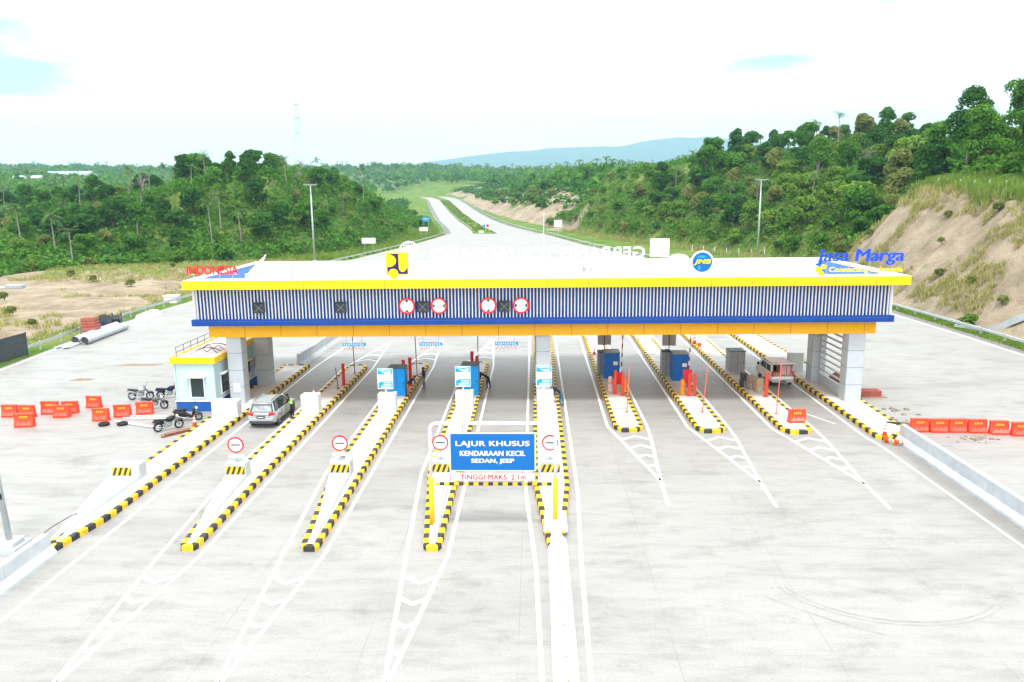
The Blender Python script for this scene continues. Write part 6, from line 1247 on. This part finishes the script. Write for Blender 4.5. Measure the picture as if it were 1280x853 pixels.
def tree_proto(name, seed, rad, hgt, z0, nl, nleaf, size, m, bark, cat='tree'):
    C, Rr, P, Nn, rg = crown_pts(seed, rad, hgt, nl, nleaf, z0)
    g = thing(name, 'x', cat, (0, 0, -500)); trunk_mb(C, z0, 0.20 if z0 > 2 else 0.1, rg).build('trunk', bark, g)
    obj('crown', quads(P, Nn, rg.uniform(0.75, 1.3, len(P))*size, rg, 'crown', m), g); return g
def palm_proto(seed, hgt, m, crown_r=3.0, nfr=17):
    rg = np.random.default_rng(seed); g = thing('palm_tree', 'x', 'palm tree', (0, 0, -500)); bend = rg.uniform(-0.8, 0.8, 2); mb = MB()
    pth = [(bend[0]*(t_**2), bend[1]*(t_**2), -1+(hgt+1)*t_) for t_ in np.linspace(0, 1, 8)]; mb.tube(pth, [0.2-0.09*t_ for t_ in np.linspace(0, 1, 8)], 8); mb.build('trunk', M['palebark'], g); top = np.array(pth[-1]); mb = MB()
    for k in range(nfr):
        az = 2*math.pi*k/nfr*2.4+rg.uniform(-0.3, 0.3); el = rg.uniform(-0.15, 1.15); L_ = crown_r*rg.uniform(0.85, 1.15); p = top.copy(); d = np.array([math.cos(az)*math.cos(el), math.sin(az)*math.cos(el), math.sin(el)]); sd_ = np.array([-math.sin(az), math.cos(az), 0]); n = 9; pts = [p.copy()]
        for i in range(n): p = p + d*L_/n; d = d+np.array([0, 0, -0.17]); d /= np.linalg.norm(d); pts.append(p.copy())
        for i in range(n):
            a, b2 = pts[i], pts[i+1]; w0 = 0.62*math.sin(math.pi*min(1, (i+0.8)/(n+0.3)))**0.6
            for s in (-1, 1):
                for h_ in (0, 0.5):
                    q0 = a+(b2-a)*h_; q1 = a+(b2-a)*(h_+0.34); tip = q1+sd_*s*w0+(b2-a)*0.5+np.array([0, 0, -0.30*w0]); mb.add([tuple(q0), tuple(q1), tuple(tip)], [(0, 1, 2)])
    mb.build('crown', m, g); mb = MB()
    for k in range(5): a = k*1.3; mb.ell((top[0]+0.2*math.cos(a), top[1]+0.2*math.sin(a), top[2]-0.25), 0.13, 0.13, 0.16, 6, 4)
    mb.build('coconuts', M['wood'], g); return g
def bare_proto(seed, hgt):
    rg = np.random.default_rng(seed); g = thing('bare_tree', 'x', 'tree', (0, 0, -500)); mb = MB(); tw_ = MB()
    def br(p, d, L_, r_, dep):
        q = p+d*L_; (mb if dep < 2 else tw_).tube([tuple(p), tuple((p+q)*0.5+Vector(rg.normal(0, 0.06, 3))*L_), tuple(q)], [r_, r_*0.8, r_*0.6], 5 if dep < 3 else 4)
        if dep < 5:
            for k in range(3 if dep < 3 else 2): nd_ = (d+Vector(rg.normal(0, 0.5, 3))).normalized(); nd_.z = abs(nd_.z)*0.8+0.15; br(q-d*L_*rg.uniform(0, 0.35), nd_.normalized(), L_*rg.uniform(0.6, 0.8), r_*0.6, dep+1)
    br(Vector((0, 0, -0.8)), Vector((0, 0, 1)), hgt*0.36, 0.2, 0); mb.build('trunk', M['palebark'], g); tw_.build('twigs', M['palebark'], g); return g
TP = [tree_proto('broadleaf_tree', 101, 3.9, 7.4, 1.9, 15, 2300, 0.50, fol[0], M['bark']), tree_proto('broadleaf_tree', 102, 4.6, 6.6, 1.6, 16, 2500, 0.52, fol[1], M['bark']), tree_proto('broadleaf_tree', 103, 3.3, 9.2, 2.2, 14, 2200, 0.47, fol[0], M['palebark']),
      tree_proto('broadleaf_tree', 104, 4.2, 5.8, 1.0, 14, 2100, 0.50, fol[2], M['bark']), tree_proto('broadleaf_tree', 105, 3.7, 7.6, 3.6, 10, 1500, 0.46, fol[1], M['palebark']), tree_proto('broadleaf_tree', 106, 3.5, 6.2, 1.2, 11, 1800, 0.45, fol[3], M['bark'])]
SP = [tree_proto('shrub', 201, 2.3, 2.8, 0.3, 8, 620, 0.46, fol[2], M['bark'], 'shrub'), tree_proto('shrub', 202, 2.0, 2.2, 0.2, 8, 560, 0.42, fol[3], M['bark'], 'shrub'), tree_proto('shrub', 203, 2.6, 3.4, 0.4, 9, 700, 0.48, fol[1], M['bark'], 'shrub')]
PP = [palm_proto(301, 9.5, palmf, 3.3), palm_proto(302, 8.0, palmf, 3.0), palm_proto(303, 11.0, palmf, 3.1)]
BP = [bare_proto(401, 9.0), bare_proto(402, 8.0)]
NP = [tree_proto('broadleaf_tree', 111, 4.6, 9.0, 4.0, 22, 6500, 0.36, fol[0], M['bark']), tree_proto('broadleaf_tree', 112, 5.0, 8.4, 3.4, 20, 6500, 0.36, fol[1], M['bark']), tree_proto('broadleaf_tree', 113, 4.2, 10.0, 4.5, 16, 4800, 0.34, fol[0], M['palebark']),
      tree_proto('broadleaf_tree', 114, 5.2, 7.4, 2.0, 20, 6200, 0.36, fol[2], M['bark']), tree_proto('broadleaf_tree', 115, 4.4, 9.4, 5.2, 13, 3800, 0.34, fol[1], M['palebark']), tree_proto('broadleaf_tree', 116, 4.2, 8.0, 3.0, 15, 4600, 0.34, fol[3], M['bark'])]
used = set()
def place(proto, x, y, label, group, sc, z=None):
    z = zt(x, y) if z is None else z; rz = rng.uniform(0, 6.28); s = (sc*rng.uniform(0.92, 1.08), sc*rng.uniform(0.92, 1.08), sc*rng.uniform(0.88, 1.15))
    if proto.name not in used:
        used.add(proto.name); proto.location = (x, y, z); proto.rotation_euler = (0, 0, rz); proto.scale = s; proto['label'] = label; proto['group'] = group; return proto
    o = dup(proto, (x, y, z), rz, label, s); o['group'] = group; return o
def cand(x0, x1, y0, y1, n, ok, dmin, seed, old=()):
    rg = np.random.default_rng(seed); X = rg.uniform(x0, x1, n); Y = rg.uniform(y0, y1, n); keep = []
    sr, ar, lr_ = toe(X, Y, TR, 1); sl, al, ll = toe(X, Y, TL, -1)
    for i in range(n):
        if not ok(X[i], Y[i], sr[i], lr_[i], sl[i], ll[i]): continue
        u, v, d = to_px((X[i], Y[i], zt(X[i], Y[i])+4))
        if not (-30 < u < 1310 and d > 0): continue
        if all((X[i]-a)**2+(Y[i]-b2)**2 > dmin**2 for a, b2 in keep) and all((X[i]-a)**2+(Y[i]-b2)**2 > dmin**2 for a, b2 in old): keep.append((X[i], Y[i]))
    return keep
LAB = {('broadleaf_tree', 'L'): ['dark green domed broadleaf tree in the forest beyond the dirt field', 'mid green wide broadleaf tree in the forest beyond the dirt field', 'tall dark narrow broadleaf tree in the forest beyond the dirt field', 'bright green spreading broadleaf tree in the forest beyond the dirt field', 'airy pale trunked broadleaf tree in the forest beyond the dirt field', 'olive green loose broadleaf tree in the forest beyond the dirt field'],
       ('broadleaf_tree', 'R'): ['dark green domed broadleaf tree on the wooded bank above the exit side', 'mid green wide broadleaf tree on the wooded bank above the exit side', 'tall dark narrow broadleaf tree on the wooded bank above the exit side', 'bright green spreading broadleaf tree on the wooded bank above the exit side', 'airy pale trunked broadleaf tree on the wooded bank above the exit side', 'olive green loose broadleaf tree on the wooded bank above the exit side']}
GN = {'L': 'trees of the forest beyond the dirt field', 'R': 'trees of the wooded bank on the exit side'}
# entry side forest
left = cand(-250, -52, 140, 350, 9000, lambda x, y, sr, lr_, sl, ll: sl > (4 if x < -85 else 10) and x > -0.80*y-12 and sl > 9, 5.8, 71)
left.sort(key=lambda p: p[1]); left = left[:225]
for x, y in left:
    sk_ = rng.random()
    if sk_ < 0.20: place(PP[rng.integers(3)], x, y, 'coconut palm rising out of the forest beyond the dirt field', 'palms of the forest beyond the dirt field', rng.uniform(0.7, 0.95))
    elif sk_ < 0.235: place(BP[rng.integers(2)], x, y, 'bare grey tree among the green crowns beyond the dirt field', 'bare trees of the forest beyond the dirt field', rng.uniform(0.9, 1.15))
    else:
        k = rng.choice(6, p=[0.27, 0.22, 0.15, 0.12, 0.12, 0.12]) if y > 165 else rng.choice(6, p=[0.15, 0.3, 0.05, 0.35, 0.05, 0.1]); place(TP[k], x, y, LAB['broadleaf_tree', 'L'][k], GN['L'], rng.uniform(0.6, 0.95)*(0.8 if x > -62 and y > 215 else 1)*(0.85 if y < 165 else 1.0))
# exit side bank
right = cand(38, 190, 74, 330, 9000, lambda x, y, sr, lr_, sl, ll: ((y < 138 and sr > lr_+7) or (y >= 138 and sr > (5 if y > 175 else 8))) and x < 0.72*y+14 and not (abs(x-60) < 7 and 136 < y < 160) and not (y > 285 and sr < 12), 6.0, 72)
right += cand(8, 60, 200, 330, 3000, lambda x, y, sr, lr_, sl, ll: sr > 11 and y > 200, 5.4, 73, right)
right.sort(key=lambda p: p[1]); right = right[:185]
for x, y in right:
    sk_ = rng.random()
    if sk_ < 0.16: place(PP[rng.integers(3)], x, y, 'coconut palm rising out of the wooded bank on the exit side', 'palms of the wooded bank on the exit side', rng.uniform(0.7, 0.95))
    elif sk_ < 0.20: place(BP[rng.integers(2)], x, y, 'bare grey tree among the crowns of the wooded bank', 'bare trees of the wooded bank', rng.uniform(0.85, 1.2))
    else:
        k = rng.choice(6, p=[0.26, 0.2, 0.18, 0.12, 0.14, 0.10]) if y < 160 else rng.choice(6, p=[0.14, 0.22, 0.1, 0.28, 0.1, 0.16]); place((NP if y < 150 else TP)[k], x, y, LAB['broadleaf_tree', 'R'][k], GN['R'], rng.uniform(0.8, 1.15)*(0.86 if y < 132 else 0.9 if y < 150 else 1.1 if y < 175 else 0.92))
# single trees one can point at
place(TP[4], 53.5, 243, 'tall open crowned tree standing highest over the bank behind the round emblem', 'lone trees on the skyline', 1.35); place(TP[2], 62.5, 247, 'dense dark tree on the skyline beside the tall open crowned one', 'lone trees on the skyline', 1.1)
place(PP[2], -66, 300, 'lone palm against the sky between the hill and the highway', 'lone palms on the skyline', 1.1)
# shrubs on the slopes
ls = cand(-112, -44, 140, 420, 3500, lambda x, y, sr, lr_, sl, ll: 0.5 < sl < 26 and (y > 176 or sl < 14), 5.2, 74, left)[:80]
for x, y in ls: k = rng.choice(3, p=[0.45, 0.25, 0.3]); place(SP[k], x, y, ['bright green shrub on the slope of the entry side hill', 'yellowish shrub on the slope of the entry side hill', 'mid green tall shrub on the slope of the entry side hill'][k], 'shrubs on the entry side hill', rng.uniform(0.6, 1.2))
rs = cand(0, 75, 136, 345, 3500, lambda x, y, sr, lr_, sl, ll: 1.0 < sr < 24, 4.6, 75, right)[:90]
for x, y in rs: k = rng.choice(3, p=[0.45, 0.2, 0.35]) if x > 32 else rng.choice(3, p=[0.25, 0.5, 0.25]); place(SP[k], x, y, ['bright green shrub on the lower wooded bank', 'yellowish shrub on the lower wooded bank', 'mid green tall shrub on the lower wooded bank'][k], 'shrubs on the wooded bank', rng.uniform(0.65, 1.3))
cs = cand(46, 64, 68, 132, 900, lambda x, y, sr, lr_, sl, ll: 1.5 < sr < lr_-1, 6.0, 76)[:10]
for x, y in cs: place(SP[1], x, y, 'straw coloured tuft of brush on the bare cut slope', 'brush on the bare cut slope', rng.uniform(0.3, 0.5))
us = cand(54, 100, 74, 140, 2500, lambda x, y, sr, lr_, sl, ll: lr_+7 < sr < lr_+17, 3.8, 79, right)[:34]
for x, y in us: k = rng.choice(3, p=[0.4, 0.1, 0.5]); place(SP[k], x, y, ['bright green shrub under the trees on top of the cut slope', 'yellowish shrub under the trees on top of the cut slope', 'mid green tall shrub under the trees on top of the cut slope'][k], 'shrubs on top of the cut slope', rng.uniform(0.7, 1.2))
place(SP[0], 47.5, 84, 'round green bush at the foot of the bare cut slope', 'bushes beside the guard rail', 0.5)
fs_ = cand(-56, 14, 340, 640, 5000, lambda x, y, sr, lr_, sl, ll: 6 < sr < 60, 8.5, 77)[:60]
for x, y in fs_: k = rng.integers(3); place(SP[k], x, y, 'rounded bush on the brown cutting beside the climbing highway', 'bushes on the far cutting', rng.uniform(1.1, 2.1))
ds = cand(-92, -54, 70, 150, 2500, lambda x, y, sr, lr_, sl, ll: sl < 4, 7.0, 78)[:9]
for x, y in ds: place(SP[1], x, y, 'dry yellowish bush on the open dirt field', 'bushes on the dirt field', rng.uniform(0.3, 0.5))

# ground cover (nobody could count it)
def cover(name, n, box, ok, size, hgt, m, seed, per=6, spread=1.0):
    rg = np.random.default_rng(seed); X = rg.uniform(box[0], box[1], n); Y = rg.uniform(box[2], box[3], n)
    sr, ar, lr_ = toe(X, Y, TR, 1); sl, al, ll = toe(X, Y, TL, -1); nn = fbm(X/9, Y/9, seed)
    k = ok(X, Y, sr, lr_, sl, ll, nn) & (np.abs(X) < 0.80*Y+16); X, Y = X[k], Y[k]; Z = terrain(X, Y); n = len(X)
    C = np.repeat(np.stack([X, Y, Z], 1), per, 0); o = rg.normal(size=C.shape)*np.array([spread, spread, 0])+np.array([0, 0, 1])*rg.uniform(0.0, hgt, (len(C), 1)); P = C+o
    Nn = rg.normal(size=P.shape)*0.6+np.array([0, 0, 0.9]); tag(obj(name, quads(P, Nn, rg.uniform(0.7, 1.4, len(P))*size, rg, name, m)), kind='stuff')
def blades(name, n, box, ok, hgt, m, seed, per=11, wd=0.05):
    rg = np.random.default_rng(seed); X = rg.uniform(box[0], box[1], n); Y = rg.uniform(box[2], box[3], n)
    sr, ar, lr_ = toe(X, Y, TR, 1); sl, al, ll = toe(X, Y, TL, -1); nn = fbm(X/8, Y/8, seed)
    k = ok(X, Y, sr, lr_, sl, ll, nn) & (np.abs(X) < 0.80*Y+16); X, Y = X[k], Y[k]; Z = terrain(X, Y); C = np.repeat(np.stack([X, Y, Z-0.05], 1), per, 0); n = len(C)
    C[:, :2] += rg.normal(size=(n, 2))*0.22; h_ = hgt*rg.uniform(0.5, 1.3, n); az = rg.uniform(0, 6.28, n); le = rg.uniform(0.1, 0.6, n)*h_; t_ = np.stack([np.cos(az)*le, np.sin(az)*le, h_], 1); s = np.stack([-np.sin(az), np.cos(az), 0*az], 1)*(wd*(0.6+rg.random(n)))[:,None]
    V = np.stack([C-s, C+s, C+t_+s*0.3, C+t_-s*0.3], 1).reshape(-1, 3); me_ = bpy.data.meshes.new(name); me_.vertices.add(4*n); me_.vertices.foreach_set('co', V.ravel().astype(np.float32)); me_.loops.add(4*n); me_.loops.foreach_set('vertex_index', np.arange(4*n, dtype=np.int32)); me_.polygons.add(n); me_.polygons.foreach_set('loop_start', np.arange(0, 4*n, 4).astype(np.int32)); me_.materials.append(m); me_.update(calc_edges=True); tag(obj(name, me_), kind='stuff')
cover('undergrowth', 15000, (-260, -46, 136, 360), lambda X, Y, sr, lr_, sl, ll, nn: (sl > 0.5) & (nn > -0.75), 0.62, 3.2, fol[1], 81, 14, 1.15)
cover('undergrowth', 12000, (0, 190, 74, 345), lambda X, Y, sr, lr_, sl, ll, nn: ((Y >= 136) & (sr > 0.8) & (nn > -0.5) & (((X-59)/5)**2+((Y-150)/9)**2 > 1)) | ((Y < 136) & (sr > lr_+5)), 0.55, 3.0, fol[1], 82, 14, 1.05)
cover('undergrowth', 7000, (-110, -44, 140, 420), lambda X, Y, sr, lr_, sl, ll, nn: (sl > 0.5) & (sl < 22) & (nn > -0.1), 0.42, 1.2, fol[2], 83, 11, 0.95)
cover('undergrowth', 6000, (0, 75, 138, 345), lambda X, Y, sr, lr_, sl, ll, nn: (sr > 0.5) & (sr < 22) & (nn > -0.1), 0.42, 1.3, fol[2], 84, 11, 0.95)
cover('undergrowth', 7000, (-110, 30, 330, 820), lambda X, Y, sr, lr_, sl, ll, nn: ((sr > 10) & (sr < 80) & (nn > 0.05)) | ((sl > 4) & (sl < 60)), 1.7, 2.6, fol[1], 85, 6, 1.6)
blades('dry_grass', 5200, (-92, -50, 62, 180), lambda X, Y, sr, lr_, sl, ll, nn: (X < -51) & ((nn > 0.18) | (Y > 128) | ((X > -55) & (nn > -0.2))) & (sl < 4), 0.5, dryg, 86, 9, 0.05)
blades('dry_grass', 6000, (0, 75, 130, 300), lambda X, Y, sr, lr_, sl, ll, nn: (sr > -6) & (sr < 9), 0.9, dryg, 87, 11, 0.06)
blades('dry_grass', 2200, (55, 75, 70, 140), lambda X, Y, sr, lr_, sl, ll, nn: (sr > lr_-2.5) & (sr < lr_+7), 1.0, dryg, 88, 12)
blades('tall_grass', 7500, (52, 78, 70, 146), lambda X, Y, sr, lr_, sl, ll, nn: (sr > lr_+0.5+nn*4) & (sr < lr_+10), 1.5, greeng, 89, 13)
blades('dry_grass', 6000, (46, 62, 66, 134), lambda X, Y, sr, lr_, sl, ll, nn: (sr > 0.5) & (sr < lr_) & (nn > 0.1), 0.55, dryg, 90, 11, 0.045)
blades('verge_grass', 9000, (45.6, 49, 30, 110), lambda X, Y, sr, lr_, sl, ll, nn: (X > np.interp(Y, [p[1] for p in PR], [p[0] for p in PR])+1.0) & (sr < -0.3) & (nn > -0.25), 0.22, greeng, 91, 10, 0.08)
blades('bank_grass', 9000, (-62, -30, 176, 420), lambda X, Y, sr, lr_, sl, ll, nn: (sl > -18) & (sl < 8) & (X < np.interp(Y, [p[1] for p in PL]+[q[0] for q in RL], [p[0] for p in PL]+[q[1]-6.5 for q in RL])-1.5), 0.7, greeng, 92, 12, 0.09)
blades('median_grass', 5200, (-75, -8, 292, 640), lambda X, Y, sr, lr_, sl, ll, nn: (X > np.interp(Y, [q[0] for q in RL], [q[1]+q[2]+0.6 for q in RL])) & (X < np.interp(Y, [q[0] for q in RR], [q[1]-q[2]-0.6 for q in RR])), 0.5, greeng, 93, 10, 0.14)
# the far wood that reads as one mass
rg = np.random.default_rng(95); X = rg.uniform(-1300, 1100, 26000); Y = 300+1500*rg.random(26000)**1.35
sr, ar, lr_ = toe(X, Y, TR, 1); sl, al, ll = toe(X, Y, TL, -1)
k = (np.abs(X+0.03*Y) < 0.74*Y+20) & (((sr > lr_+4) & (Y > 335)) | ((sl > 30) & (Y > 330)) | (Y > 1000)) & (rg.random(26000) < np.clip(1.25-Y/1900, 0.3, 1)); X, Y = X[k], Y[k]; Z = terrain(X, Y); n = len(X); per = 22
sc = rg.uniform(0.7, 1.35, n)*(1+Y/3000); C = np.repeat(np.stack([X, Y, Z+4.6*sc], 1), per, 0); S = np.repeat(sc, per); d = unit(rg, n*per); d[:,2] = np.abs(d[:,2])*1.0-0.25
P = C+d*np.stack([3.3*S, 3.3*S, 4.2*S], 1)*rg.uniform(0.55, 1.05, n*per)[:,None]
tag(obj('forest', quads(P, d+rg.normal(size=P.shape)*0.5, S*rg.uniform(1.3, 2.4, n*per)*np.repeat(1+Y/2500, per), rg, 'forest', fol[1])), kind='stuff')
# palms of the far wood (same mass): simple rosettes on stems
kk = rg.choice(n, 900, replace=False); mb = MB()
for i in kk:
    x, y, z = X[i], Y[i], Z[i]; h_ = rg.uniform(9, 14)*(1+y/4000); mb.tube([(x,y,z),(x+0.3,y,z+h_)], [0.25*(1+y/900), 0.2*(1+y/900)], 4)
    for k in range(9):
        a = k*0.7+rg.uniform(0, 0.4); L_ = 3.2*(1+y/2500); el = rg.uniform(-0.1, 0.9); p0 = Vector((x+0.3, y, z+h_)); p1 = p0+Vector((math.cos(a)*math.cos(el), math.sin(a)*math.cos(el), math.sin(el)))*L_*0.55; p2 = p1+Vector((math.cos(a), math.sin(a), -0.7))*L_*0.45; s = Vector((-math.sin(a), math.cos(a), 0))*0.5*(1+y/1500)
        mb.add([tuple(p0), tuple(p1-s), tuple(p1+s), tuple(p2)], [(0, 1, 2), (1, 3, 2)])
tag(mb.build('forest', palmf), kind='stuff')

# ------------------------------------------------------------------ the air between
mb = MB(); mb.box(-8500, 8500, -60, 10150, -12, 900)
hz = bpy.data.materials.new('haze'); hz.use_nodes = True; t = hz.node_tree; t.nodes.remove(t.nodes['Principled BSDF']); v = t.nodes.new('ShaderNodeVolumePrincipled')
v.inputs['Color'].default_value = (0.48, 0.82, 1.0, 1); v.inputs['Density'].default_value = 0.00016; v.inputs['Anisotropy'].default_value = 0.0
t.links.new(v.outputs[0], t.nodes['Material Output'].inputs['Volume'])
HAZE = tag(mb.build('haze', hz), kind='stuff')
